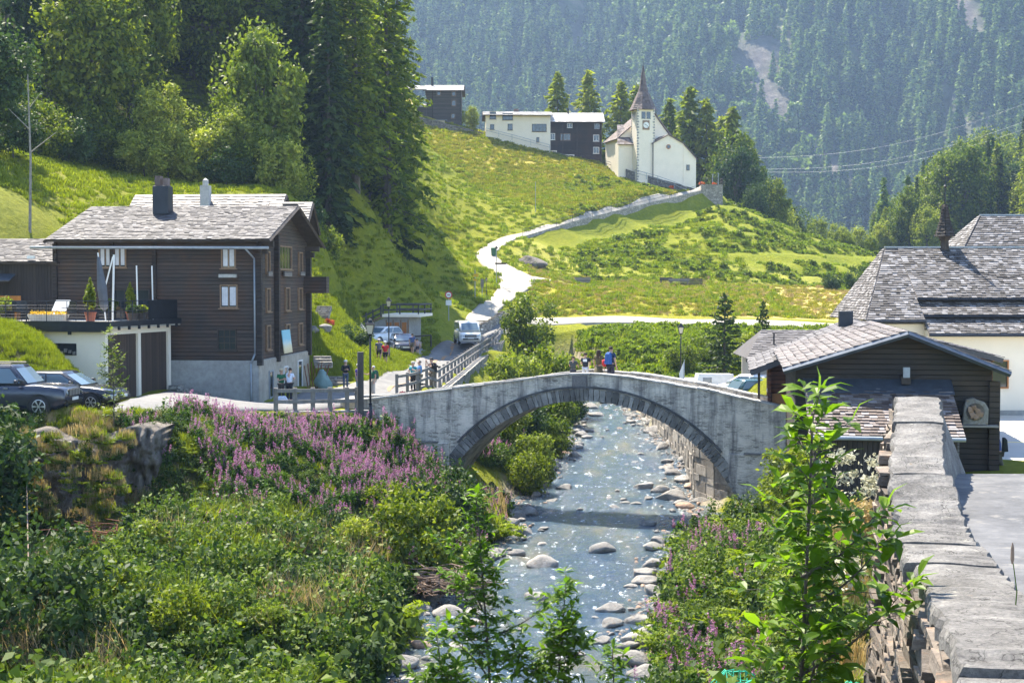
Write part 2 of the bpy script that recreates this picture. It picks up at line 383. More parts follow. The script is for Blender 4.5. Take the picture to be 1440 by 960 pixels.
# road edges: (px,py,D) outer/left edge, inner/right edge
ROAD = [((140,566,61),(150,584,53.5)),((185,562,64.5),(190,580,56.5)),((240,549,71),(250,578,61)),((300,562,70.5),(300,577,63.3)),((362,569,71.3),(362,577,64.2)),((405,560,74),(400,577,64.6)),
 ((440,548,78),(450,577,64.6)),((500,538,82.6),(515,572,66.3)),((545,522,93),(556,555,73.6)),((585,503,110),(612,548,77)),((606,492,121),(652,517,98)),((632,479,129),(690,489,126)),((650,462,138),(708,471,136)),((654,450,145),(724,454,145))]
UP = [((654,450,145),(700,450,146)),((664,437,152),(700,437,154)),((682,423,158),(722,420,161)),((700,406,165),(748,404,167)),((704,392,171),(752,391,172)),((690,378,177),(730,380,176)),((672,366,183),(704,366,182)),((668,357,188),(695,355,188)),((678,348,191.5),(708,346,192)),((722,330,199),(735,334,198)),((800,309,212),(805,313,211)),((880,289,226),(885,293,225)),((950,273,236),(955,276.5,235)),((988,263,242.5),(1003,265.5,241))]
HP = [((722,447,149),(724,455,145)),((820,446,149),(820,454.5,145)),((920,447,148.5),(920,455,144.5)),((1020,449,148),(1020,457,144)),((1120,452,147),(1120,460,143)),((1230,455,147),(1230,463,143))]
JN = [((735,391,172.5),(735,400,168.5)),((765,391,173),(765,394,171.5)),((785,391.8,173.2),(785,392.6,173))]
PKA = [((510,489,122),(505,500,114)),((560,486,124),(560,498,114)),((600,492,121),(592,502,112))]
for tb in (ROAD, UP, HP, PKA):
    for a, b in tb: c3(a, b)
fr = [P(612,548,77.2), P(640,527,90), P(665,507,108), P(690,489,127), P(712,466,141)]
for a_, b_ in zip(fr[:-1], fr[1:]):
    for f_ in (0,.33,.67): q_ = a_.lerp(b_, f_); ctl.append((q_.x, q_.y, q_.z)); ctl.append((q_.x-1.2, q_.y, q_.z)); ctl.append((q_.x+1.5, q_.y, q_.z-1.6))
# left bank slope, terrace edge
c3((180,590,54),(300,600,58.5),(400,600,61),(500,600,62.5),(300,700,51),(400,700,53),(480,660,58),(500,720,54),(560,680,59.5),(600,690,60.5),(300,800,44),(400,790,47),(520,790,49.5),(400,900,37.5),(500,880,40.5),(250,880,38),(200,760,47),(60,800,42),(0,880,36),(100,960,32.5),(300,1000,33),(560,770,53),(640,720,61))
cw((-18,50.3,4.8),(-15.5,50.3,4.75),(-13.6,51.5,4.65),(-17,52.5,5.2),(-15,53,5.1),(-19.5,53,5.25),(-16,55,5.05),(-21,54,5.3),(-19,46,4.6),(-16.5,47.2,1.6),(-14,47.8,1.3),(-12.6,49.5,1.6),(-22,45,3.5),(-12,28,1.1),(-9,20,1.0),(-16,30,2),(-25,30,5),(-40,30,12),(-30,45,8.5),(-14,10,2.5),(-25,10,7))
c3((60,583,52.5),(10,583,52),(20,520,60),(60,500,62),(10,460,64),(148,575,62),(40,461,66))
cw((-23.5,69,7.0),(-20,75,5),(-13,72,3.95),(-12.0,83,4.2),(-24,74,6.3),(-24,85,9.5),(-18,86,7.5),(-13,90,6.5),(-32,70,9.5))
c3((470,522,86),(470,485,92),(450,452,97),(520,505,100),(560,492,114),(480,400,128),(500,440,118),(560,440,131),(600,462,132),(620,440,143),(645,418,156),(560,380,160),(620,395,163),(660,380,178),(600,330,190),(650,300,205),(600,250,226))
c3((30,300,85),(100,250,102),(200,265,108),(100,200,125),(0,200,115),(300,262,115),(400,285,118),(440,310,116),(450,380,112),(500,265,138),(540,238,165),(560,200,220),(575,180,256))
cw((-60,180,62),(-100,120,70),(-45,235,62),(-60,300,95),(-120,230,110),(-35,150,36),(-25,190,44),(-75,80,38),(-60,60,25),(-110,60,50),(-30,260,52))
cw((-17.3,66,4.75),(-16.2,69,4.72),(-18.2,64.5,4.8))
c3((50,468,65.4),(70,485,65.2),(90,508,64.8),(110,534,64),(130,562,62.8),(145,578,61),(90,545,60.5),(50,505,61),(110,565,58.5),(165,568,62.5),(150,560,66.5),(200,559,66),(175,555,69),(130,578,57.5))
# ground dropping below the retaining wall of the chapel path
for _i,(a,b) in enumerate(UP[9:]):
    q = P(*b); hh = [.3,1.6,2.0,2.2,2.2][_i]; ctl.append((q.x+.9, q.y-1.3, q.z-hh)); ctl.append((q.x+2.0, q.y-4.2, q.z-hh-1.0))
for (a,b),(a2,b2),hh in zip(UP[9:-1],UP[10:],[1.0,1.9,2.1,2.2]):
    for f_ in (.33,.67):
        q = P(*b).lerp(P(*b2),f_); ctl.append((q.x,q.y,q.z)); ctl.append((q.x+.9,q.y-1.3,q.z-hh)); q = P(*a).lerp(P(*a2),f_); ctl.append((q.x,q.y,q.z))
# chapel hill
c3((640,176,262),(700,192,262),(760,213,262),(850,234,262),(870,242,256),(930,265,249),(750,250,240),(800,290,220),(700,322,201),(850,270,234),(750,315,206),(975,268,245),(1010,288,240),
   (750,372,188),(900,372,195),(1000,387,190),(1100,402,184),(1200,412,178),(1000,320,214),(900,330,211),(830,345,204),(1000,290,233),(1100,342,214),(1150,367,204),(1050,312,224),(1015,277,241),(1060,305,231),(1100,332,222),(1150,360,211),
   (860,406,166),(800,420,158),(780,402,170),(860,440,150.5),(950,425,156),(950,445,150),(820,401,180),(880,400,178),(950,403,177),(1000,405,176),(1100,432,160),(1200,434,160),(1080,415,170),(1180,445,153),(1040,442,151),
   (820,480,134),(900,530,114.5),(900,490,130),(1000,520,118),(1000,480,134),(1090,490,130),(850,545,109),(780,520,112),(740,500,118))
cw((70,200,13),(90,260,15),(60,250,14),(45,255,16),(42,275,12),(30,290,20),(10,300,24),(-10,300,32),(60,320,10),(110,330,28),(120,200,12),(140,260,22),(0,330,8),(-10,380,20),(40,400,5),(100,420,8),(150,400,34),(20,480,2),(120,480,8),(-80,420,90),(200,480,40))
c3((1200,352,235),(1240,362,230),(1215,392,212),(1250,420,190))
cw((20,268,27),(34,262,24),(-5,275,36))
# right bank and square
cw((13,104,2.6),(15.5,110,2.7),(9.3,59.6,.15),(8.2,57,.3),(10.4,57.5,1.0),(9.2,62,.0),(10.3,61,.2),(12.3,57,2.6),(12.2,61,2.9),(10.5,50,1.9),(8,44,1.6),(7.5,36,1.8),(6,30,1.5),(13,50,3),(12,66,3.2),(11.8,80,2.9),(11.8,95,2.7),(12.5,105,2.7),(18,60,3),(26,55,3),(26,75,3),(35,60,3),(20,75,3.1),(20,95,3.2),(40,90,3.4),(16,110,3.5),(30,118,4),(15,100,3),(40,45,3.2),
   (9,38,2.6),(10,30,3.4),(6,22,3.2),(3.2,16,3.6),(1.5,12,3.4),(0.8,8,3.0),(1,3,2.8),(9,22,5),(14,25,6),(22,30,5.5),(14,38,4),(55,60,5),(70,100,9),(60,140,10))
pts = np.array(ctl); keep = []
for i, p in enumerate(pts):
    if all(np.hypot(*(p[:2]-pts[j,:2])) > 1.2 for j in keep): keep.append(i)
pts = pts[keep]; CC = 2.0
def _k(a, b): return -np.sqrt(((a[:,None,:2]-b[None,:,:2])**2).sum(2)+CC*CC)
NCT = len(pts); A_ = np.zeros((NCT+3, NCT+3)); A_[:NCT,:NCT] = _k(pts, pts)-np.eye(NCT)*.02
Pm = np.c_[np.ones(NCT), pts[:,:2]]; A_[:NCT,NCT:] = Pm; A_[NCT:,:NCT] = Pm.T
W_ = np.linalg.solve(A_, np.r_[pts[:,2], 0,0,0])
def base_h(x, y):
    x = np.atleast_1d(np.asarray(x, float)).ravel(); y = np.atleast_1d(np.asarray(y, float)).ravel(); out = np.empty(len(x))
    for i in range(0, len(x), 20000):
        q = np.c_[x[i:i+20000], y[i:i+20000]]; out[i:i+20000] = _k(q, pts)@W_[:NCT]+W_[NCT]+q@W_[NCT+1:]
    return out
lbx = lambda y: np.interp(y, [p[1] for p in LB], [p[0] for p in LB])
rbx = lambda y: np.interp(y, [p[1] for p in RB], [p[0] for p in RB])
def sstep(t): t = np.clip(t, 0, 1); return t*t*(3-2*t)
def inside(poly, x, y):
    r = np.zeros(len(x), bool); n = len(poly)
    for i in range(n):
        x0, y0 = poly[i]; x1, y1 = poly[(i+1) % n]
        c = ((y0 > y) != (y1 > y)); r ^= c & (x < (x1-x0)*(y-y0)/((y1-y0) or 1e-9)+x0)
    return r
def edge_poly(tb, grow=0):
    L = [P(*a) for a, b in tb]; Rr = [P(*b) for a, b in tb]
    if grow:
        for l_, r_ in zip(L, Rr):
            d = (l_-r_); d.z = 0; d.normalize(); l_ += d*grow; r_ -= d*grow
    return [(p.x, p.y) for p in L]+[(p.x, p.y) for p in reversed(Rr)]
road_polys = [edge_poly(t) for t in (ROAD, UP, HP, JN, PKA)]; wide_polys = [edge_poly(t, .9) for t in (ROAD, UP, HP, JN, PKA)]
# road by the parapet on the right (camera side) is built as its own raised deck
WALLP = [(1.62,3.8,8.42),(2.38,6.5,8.3),(2.98,9,8.02),(3.43,11,7.86),(3.98,13.4,7.72),(4.17,14.6,8.14),(4.60,16.0,8.42),(5.13,17.9,8.58)]   # parapet centre line x,y,top
def wall_x(y): return np.interp(y, [p[1] for p in WALLP]+[26], [p[0] for p in WALLP]+[6.9])
def hz(x, y, raw=False):
    sh = np.shape(x); x = np.asarray(x, float).ravel(); y = np.asarray(y, float).ravel()
    h = base_h(x, y)
    d = np.hypot(x, y); amp = np.clip((d-5)/60, .25, 1)
    inr = np.zeros(len(x), bool)
    for pl in road_polys: inr |= inside(pl, x, y)
    inw = inr.copy()
    for pl in wide_polys: inw |= inside(pl, x, y)
    rough = fbm(x*.35, y*.35, 3, 4)*.5+fbm(x*.06, y*.06, 9, 3)*1.6*np.clip((y-150)/100, 0, 1)
    rough = rough*np.where((y > 188)&(y < 250)&(x > -6)&(x < 40), .2, 1)
    flat = (x > 12)&(x < 48)&(y > 42)&(y < 105)
    h = h+np.where(inw | flat, 0, rough*amp*.55)
    # terraces on the hill below the chapel
    c = (x > 12)&(x < 75)&(y > 182)&(y < 245)
    ter = sstep((np.interp(x,[0,13,20,30,36],[192,206,220,232,238])-2-y)/6)*np.sin(h*2*PI/1.7+fbm(x*.1, y*.1, 20)*5)*.28*np.clip((x-12)/10, 0, 1)
    h = h+np.where(c, ter, 0)
    if not raw: h = h-np.where(inr, .30, 0)
    # river bed
    l = lbx(y); r = rbx(y); dd = np.maximum(l-x, x-r)
    bed = wz(y)-.45
    # steep wall on the right bank behind the bridge
    wd = np.where((x < l)&(y > 118), 1.2, 2.4); wd = np.where((x > r)&(y > 64)&(y < 110), .9, wd)
    t = sstep((dd+.6)/wd); h = np.where(y < 142, bed*(1-t)+np.maximum(h, wz(y)+.1)*t, h)
    return h.reshape(sh)
def h1(x, y): return float(hz(np.array([x]), np.array([y]), True)[0])

ys = [1.0]
while ys[-1] < 520: ys.append(ys[-1]+max(.42, ys[-1]*.0062))
ys = np.array(ys); ts = np.linspace(-.78, .78, 330)
YY, TT = np.meshgrid(ys, ts, indexing='ij'); XX = TT*(YY+28)
ZZ = hz(XX, YY)
# keep the bank below the road deck and the parapet on the camera side
mk = (YY < 30)&(XX > wall_x(YY)-.45); ZZ = np.where(mk, np.minimum(ZZ, 5.2), ZZ)
ny, nx = YY.shape
idx = np.arange(ny*nx).reshape(ny, nx)
faces = np.stack([idx[:-1,:-1], idx[:-1,1:], idx[1:,1:], idx[1:,:-1]], -1).reshape(-1, 4)
me = npmesh('ground', np.stack([XX, YY, ZZ], -1).reshape(-1, 3), faces, [], smooth=True)
# land cover: a colour per vertex, following what grows where
def cover(x, y, z):
    n = len(x); c = np.tile(np.array([.18,.205,.014]), (n, 1))
    n1 = fbm(x*.12, y*.12, 40)+.5; n2 = fbm(x*.9, y*.9, 50, 3)+.5
    def put(m, col, k=1.0):
        m = np.clip(m, 0, 1)[:,None]*k; c[:] = c*(1-m)+np.array(col)*m
    put(n1*1.2-.3, (.235,.235,.02), .7)
    px = 720+F*x/y; py = HOR-F*(z-CAMZ)/y     # used only to read the survey map of the meadows
    up = (y > 195)&(y < 275)&(x > -25)&(x < 28)
    lim = np.interp(x, [-20,-10,0,10,20,30], [252,240,226,218,226,238])
    put(up*sstep((y-lim+fbm(x*.1,y*.1,60)*12)/7)*(.75+.5*n2), (.33,.29,.055))
    put(((x > 10)&(x < 75)&(y > 182)&(y < 245))*(n2*1.3-.2), (.175,.21,.02), .8)
    hay = (y > 149)&(y < 184)&(x > 17)&(x < 75); put(hay*sstep((x-17+fbm(x*.2,y*.2,70)*10)/10), (.50,.41,.14), .95)
    fl = (y > 172)&(y < 196)&(x > 0)&(x < 45); put(fl*(n1*1.4-.2), (.40,.39,.09), .8)
    md = (y > 149)&(y < 170)&(x > 3)&(x < 24); put(md*(n2*1.2), (.33,.30,.04), .8)
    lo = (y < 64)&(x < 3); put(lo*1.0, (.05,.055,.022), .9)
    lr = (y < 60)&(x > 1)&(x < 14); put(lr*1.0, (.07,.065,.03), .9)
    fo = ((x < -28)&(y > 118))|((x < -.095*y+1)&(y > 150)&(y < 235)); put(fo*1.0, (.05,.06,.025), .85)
    ls = (x < -28)&(y > 78)&(y < 125); put(ls*n1, (.19,.19,.05), .7)
    rb = (y > 262)&(x > 30); put(rb*1.0, (.05,.075,.025), .9)
    bl = (x < -12)&(x > -20)&(y > 44)&(y < 51.5); put(bl*n2*1.2, (.22,.16,.09), .9)
    rv = (x > lbx(y)-1.3)&(x < rbx(y)+1.3)&(y < 142); put(rv*1.0, (.30,.27,.22), .95)
    return c
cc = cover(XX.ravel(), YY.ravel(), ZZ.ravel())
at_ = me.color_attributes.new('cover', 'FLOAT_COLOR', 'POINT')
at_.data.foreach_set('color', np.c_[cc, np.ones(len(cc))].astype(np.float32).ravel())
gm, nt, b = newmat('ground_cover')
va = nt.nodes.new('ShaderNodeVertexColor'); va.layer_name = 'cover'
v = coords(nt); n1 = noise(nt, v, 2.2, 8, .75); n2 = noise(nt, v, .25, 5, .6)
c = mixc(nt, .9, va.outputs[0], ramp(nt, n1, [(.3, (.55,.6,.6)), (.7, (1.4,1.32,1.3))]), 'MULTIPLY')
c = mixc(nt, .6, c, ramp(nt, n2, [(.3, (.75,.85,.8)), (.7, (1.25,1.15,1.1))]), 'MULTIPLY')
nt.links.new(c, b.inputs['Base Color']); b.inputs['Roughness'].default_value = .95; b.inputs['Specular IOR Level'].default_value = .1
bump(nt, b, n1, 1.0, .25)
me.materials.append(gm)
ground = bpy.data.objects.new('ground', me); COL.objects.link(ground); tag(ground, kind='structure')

# ------------------------------------------------------------------ roads
def ribbon(name, tb, mat, lift=.03, nc=10, step=1.0):
    L = [P(*a) for a, b in tb]; Rr = [P(*b) for a, b in tb]; rows = []
    for i in range(len(tb)-1):
        k = max(2, int((L[i+1]-L[i]).length/step))
        for j in range(k+(i == len(tb)-2)): t = j/k; rows.append((L[i].lerp(L[i+1], t), Rr[i].lerp(Rr[i+1], t)))
    X = np.array([[a.x+(b.x-a.x)*s for s in np.linspace(0,1,nc)] for a, b in rows]); Y = np.array([[a.y+(b.y-a.y)*s for s in np.linspace(0,1,nc)] for a, b in rows])
    Z = hz(X, Y, True)+lift; Z[:,0] -= 0; m = len(rows)
    V = np.stack([X,Y,Z], -1).reshape(-1,3)
    # skirts so the edge has thickness
    lo = np.stack([X[:,0],Y[:,0],Z[:,0]-.4],-1); ro = np.stack([X[:,-1],Y[:,-1],Z[:,-1]-.4],-1)
    V = np.r_[V, lo, ro]; id = np.arange(m*nc).reshape(m,nc)
    f = np.stack([id[:-1,:-1], id[:-1,1:], id[1:,1:], id[1:,:-1]],-1).reshape(-1,4)
    li = m*nc+np.arange(m); ri = li+m
    f = np.r_[f, np.stack([li[:-1], id[:-1,0], id[1:,0], li[1:]],-1), np.stack([id[:-1,-1], ri[:-1], ri[1:], id[1:,-1]],-1)]
    o = bpy.data.objects.new(name, npmesh(name, V, f, [mat], smooth=True)); COL.objects.link(o); return tag(o, kind='structure')
ribbon('road', ROAD, 'asphalt', .03); ribbon('chapel_path', UP, 'gravel_path', .035); ribbon('valley_path', HP, 'gravel_path', .03, 6)
ribbon('track', JN, 'gravel_path', .032, 6); ribbon('parking_area', PKA, 'gravel_path', .026, 8)
# drain line along the road
dl = [P(545,540,81.5), P(575,524,92), P(607,505,108), P(640,481,126)]
mb = MB()
for i in range(3):
    k = 14
    for j in range(k):
        a = dl[i].lerp(dl[i+1], j/k); b_ = dl[i].lerp(dl[i+1], (j+1)/k)
        za = h1(a.x,a.y)+.036; zb = h1(b_.x,b_.y)+.036
        mb.add([(a.x-.14,a.y,za),(a.x+.14,a.y,za),(b_.x+.14,b_.y,zb),(b_.x-.14,b_.y,zb),(a.x-.14,a.y,za-.05),(a.x+.14,a.y,za-.05),(b_.x+.14,b_.y,zb-.05),(b_.x-.14,b_.y,zb-.05)],[(0,1,2,3),(0,4,5,1),(1,5,6,2),(2,6,7,3),(3,7,4,0)])
tag(mb.build('drain_channel', plain('rusty_gutter', (.30,.17,.08), .8)), 'long rusty brown drain channel set along the middle of the village road', 'drain')
# village square on the right
mb = MB(); sqm = plain('square_paving', (.50,.48,.43), .9, var=.06, nscale=.6)
mb.prism([(17,46),(60,46),(60,104),(12.5,104),(12.5,70),(17,64)],2.4,3.2,'Z')
tag(mb.build('village_square', sqm), kind='structure')
# right-hand road deck near the camera, falling to the square
mb = MB(); vs = []; st = [(1,8.3),(4,8.25),(7,8.1),(9,7.93),(11,7.80),(13.2,7.69),(15.5,7.74),(17.3,7.70),(19,7.45),(22,6.6),(28,5.2),(36,3.9),(46,3.14)]
for y, z in st:
    x0 = float(np.interp(y,[18,22,28,36,46],[5.2,7.4,11,15,17.2])) if y > 18 else float(wall_x(y))-.02; x1 = x0+9+y*.25
    vs.append([Vector((x0+(x1-x0)*t, y, z-.02*abs(t-.5))) for t in (0,.2,.4,.6,.8,1)]+[Vector((x1, y, z-3)), Vector((x0, y, z-3))])
mb.loft(vs); tag(mb.build('near_road', 'asphalt_grey', smooth=False), kind='structure')
# painted line on the square
mb = MB(); a = G(1380,621,3.2)
mb.bx(a.x, a.x+10, a.y-.25, a.y+.0, 3.15, 3.206); tag(mb.build('road_marking', plain('yellow_line_paint', (.75,.62,.25), .7, var=.3, nscale=2)), kind='structure')

# ------------------------------------------------------------------ river
ny2 = 420; yy = np.concatenate([np.linspace(2, 60, 200), np.linspace(60.3, 140, 190)]); tt = np.linspace(0, 1, 90)
Y2, T2 = np.meshgrid(yy, tt, indexing='ij'); L2 = lbx(Y2)-1.6; R2 = rbx(Y2)+1.6; X2 = L2+(R2-L2)*T2
Z2 = wz(Y2)+fbm(X2*1.1, Y2*.7, 80, 4)*.22+fbm(X2*3.1, Y2*2.2, 90, 3)*.09
id = np.arange(Y2.size).reshape(Y2.shape)
f = np.stack([id[:-1,:-1], id[:-1,1:], id[1:,1:], id[1:,:-1]],-1).reshape(-1,4)
wm, nt, b = newmat('river_water')
v = coords(nt, (1,.55,1)); n1 = noise(nt, v, 1.6, 8, .72); n2 = noise(nt, coords(nt, (1,.3,1)), .5, 4, .6); n3 = noise(nt, coords(nt,(1.2,.7,1)), 3.2, 8, .75)
c = ramp(nt, n2, [(.35, (.035,.07,.115)), (.55, (.06,.09,.11)), (.76, (.20,.17,.10))])
ma = N(nt, 'ShaderNodeMath'); ma.operation = 'MULTIPLY'; nt.links.new(n3, ma.inputs[0]); nt.links.new(n1, ma.inputs[1])
foam = ramp(nt, ma.outputs[0], [(.31, (0,0,0)), (.40, (1,1,1))])
c = mixc(nt, foam, c, (.72,.78,.82)); nt.links.new(c, b.inputs['Base Color'])
nt.links.new(ramp(nt, foam, [(0, (.08,)*3), (1, (.7,)*3)]), b.inputs['Roughness']); b.inputs['IOR'].default_value = 1.33; b.inputs['Specular IOR Level'].default_value = .9
bump(nt, b, n3, .9, .16)
o = bpy.data.objects.new('river', npmesh('river', np.stack([X2,Y2,Z2],-1).reshape(-1,3), f, [wm], smooth=True)); COL.objects.link(o); tag(o, kind='structure')

# ------------------------------------------------------------------ mountain
def mz(x, y):
    yb = 860+fbm(x/400, y*0+.5, 100)*260-x*.18
    s = np.maximum(0, y-yb); h = s*.72
    h += fbm(x/170, y/240, 110, 5)*95*np.clip(s/150, 0, 1)+fbm(x/45, y/60, 120, 4)*26*np.clip(s/100, 0, 1)
    h -= 55*np.exp(-((x-70-(y-1100)*.10)/34.0)**2)*np.clip(s/200, 0, 1)      # gully
    h -= 40*np.exp(-((x-300-(y-1100)*.30)/26.0)**2)*np.clip(s/200, 0, 1)
    return h-8
xm = np.linspace(-620, 900, 300); ym = np.linspace(500, 1750, 240); XM, YM = np.meshgrid(xm, ym); ZM = mz(XM, YM)
id = np.arange(XM.size).reshape(XM.shape); f = np.stack([id[:-1,:-1], id[:-1,1:], id[1:,1:], id[1:,:-1]],-1).reshape(-1,4)
mm, nt, b = newmat('mountain_side')
v = coords(nt); n1 = noise(nt, v, .02, 8, .7); n2 = noise(nt, v, .07, 10, .8)
g = nt.nodes.new('ShaderNodeNewGeometry')
c = ramp(nt, n1, [(.35, (.035,.055,.025)), (.5, (.09,.13,.04)), (.65, (.26,.22,.17))])
c = mixc(nt, .8, c, ramp(nt, n2, [(.3, (.5,.5,.55)), (.7, (1.5,1.45,1.4))]), 'MULTIPLY')
va = nt.nodes.new('ShaderNodeVertexColor'); va.layer_name = 'rock'
c = mixc(nt, va.outputs[0], c, ramp(nt, n2, [(.3, (.045,.042,.05)), (.5, (.11,.098,.098)), (.72, (.40,.34,.28))]))
nt.links.new(c, b.inputs['Base Color']); b.inputs['Roughness'].default_value = 1; bump(nt, b, n2, 1, 6)
me = npmesh('mountain', np.stack([XM,YM,ZM],-1).reshape(-1,3), f, [mm], smooth=True)
def rockiness(x, y):
    """bare rock: cliff band, scree fans and gullies on the far side of the valley"""
    z = mz(x, y); px = 720+F*x/y; py = HOR-F*(z-CAMZ)/y; n = fbm(x/30, y/40, 130, 4)
    def blob(x0, y0, sx, sy, a=0, k=1.2):
        ca, sa = math.cos(a), math.sin(a); u = (px-x0)*ca+(py-y0)*sa; w = -(px-x0)*sa+(py-y0)*ca
        return np.clip(k-np.hypot(u/(sx*1.35), w/(sy*1.9))+n*1.6, 0, 1)
    r = blob(1080,140,36,60,-.45,1.25)
    r = np.maximum(r, blob(1140,222,80,11,.65,1.25)); r = np.maximum(r, blob(1225,212,55,10,1.1,1.2)); r = np.maximum(r, blob(1350,20,55,9,1.05))
    r = np.maximum(r, blob(1010,60,45,7,1.2,1)); r = np.maximum(r, blob(1080,190,50,7,.5,1.1)); r = np.maximum(r, blob(1245,110,60,5,.9,.9)); r = np.maximum(r, blob(1385,190,30,6,1.1,1))
    r = np.maximum(r, blob(815,75,30,8,1.3,1.1))
    sp_k = np.clip((fbm(x/60, y/38, 900, 5)-.14)*7, 0, 1)*np.clip((px-980)/120, 0, 1)*.9
    r = np.maximum(r, sp_k)
    return np.where((y > 600), r, 0)
rk = rockiness(XM.ravel(), YM.ravel()); at_ = me.color_attributes.new('rock', 'FLOAT_COLOR', 'POINT')
at_.data.foreach_set('color', np.repeat(rk, 4).astype(np.float32))
o = bpy.data.objects.new('mountain', me); COL.objects.link(o); tag(o, kind='structure')
# ------------------------------------------------------------------ foliage builders
def leaves(cen, size, up=.35, asp=1.8, seed=0, dirs=None, fold=.25, out=None):
    """one diamond shaped, slightly folded leaf (2 quads would cost more; 1 quad) at every centre"""
    r = np.random.default_rng(seed); n = len(cen)
    nrm = r.normal(size=(n,3))
    if out is not None: nrm = nrm*.85+out*1.1
    nrm[:,2] += up*(2.5 if out is None else .6); nrm /= np.linalg.norm(nrm,axis=1)[:,None]
    t = r.normal(size=(n,3)) if dirs is None else dirs+r.normal(size=(n,3))*.25
    t -= nrm*(t*nrm).sum(1)[:,None]; t /= np.linalg.norm(t,axis=1)[:,None]+1e-9
    w = np.cross(nrm, t); s = (np.asarray(size)*r.uniform(.6,1.35,n))[:,None]
    a = cen-t*s*.5*asp; c_ = cen+t*s*.5*asp; b_ = cen+w*s*.45+nrm*s*fold*.5-t*s*.1; d = cen-w*s*.45+nrm*s*fold*.5-t*s*.1
    V = np.stack([a,b_,c_,d],1).reshape(-1,3); return V, np.arange(4*n).reshape(n,4)
def blob_pts(n, rad, seed, lumps=9, shell=.7, flat=1.0, lr_=(.16,.36), sq=1.0):
    """points through a crown made of uneven lumps with gaps between them"""
    r = np.random.default_rng(seed); rad = np.array(rad)
    lc = r.normal(size=(lumps,3)); lc /= np.linalg.norm(lc,axis=1)[:,None]; lc *= (r.uniform(.25,.85,lumps)**.8)[:,None]
    lr = r.uniform(lr_[0],lr_[1],lumps); k = r.choice(lumps, n, p=lr**2/np.sum(lr**2))
    d = r.normal(size=(n,3)); d /= np.linalg.norm(d,axis=1)[:,None]
    rr = lr[k]*(shell+(1-shell)*r.uniform(0,1,n))*r.uniform(.72,1.28,n)
    p = lc[k]+d*rr[:,None]*[1,1,sq]; p = p+r.normal(size=(n,3))*.022; far_ = r.uniform(size=n) < .16; q_ = r.normal(size=(n,3)); q_ /= np.linalg.norm(q_,axis=1)[:,None]; q_ *= (r.uniform(.2,.95,n)**.5)[:,None]; p[far_] = q_[far_]; p[:,2] *= flat; blob_pts.out = d
    return p*rad, lc*rad
def crown_obj(nm, V, Fc, mat): return bpy.data.objects.new(nm, npmesh(nm, V, Fc, [mat]))
def mkcrown(n, rad, cz, leaf, seed, lumps=10, asp=1.7, up=.4):
    p, lc = blob_pts(n, rad, seed, lumps, .6, 1.0, (.11,.24) if lumps > 30 else (.2,.36), .6 if lumps > 30 else .8); p[:,2] += cz; mk_ = p[:,2] > .05*cz; p = p[mk_]
    V, f = leaves(p, leaf, seed=seed, asp=asp, up=up, out=blob_pts.out[mk_]); lc = lc.copy(); lc[:,2] += cz; return V, f, lc
def broadleaf(kind, H, W, n, leaf, mat, seed, lumps=16, low=.14, bark='bark'):
    r = np.random.default_rng(seed)
    cz = H*(.5+low/2); V, f, lc = mkcrown(n, (W/2, W/2, H*(1-low)/2*1.15), cz, leaf, seed, lumps)
    t = thing(kind, (0,0,-500)); o = crown_obj('crown', V, f, mat); COL.objects.link(o); o.parent = t
    mb = MB(); tr = H*.018+(.04 if H > 5 else -.03)
    pts_ = [Vector((0,0,-.4)), Vector((r.uniform(-.2,.2), r.uniform(-.2,.2), H*.3)), Vector((r.uniform(-.3,.3), r.uniform(-.3,.3), H*(.62 if H > 5 else .42)))]
    mb.path(pts_, [tr*1.5, tr, tr*.45], 8)
    for q in lc[:12 if H > 5 else 0]:
        b0 = pts_[1].lerp(pts_[2], r.uniform(0,.8)); q = Vector(q); mid = b0.lerp(q, .5)+Vector((0,0,-.15*H*.1))
        mb.path([b0, mid, q], [tr*.5, tr*.28, tr*.08], 5)
    mb.build('trunk', bark, t, smooth=True); return t
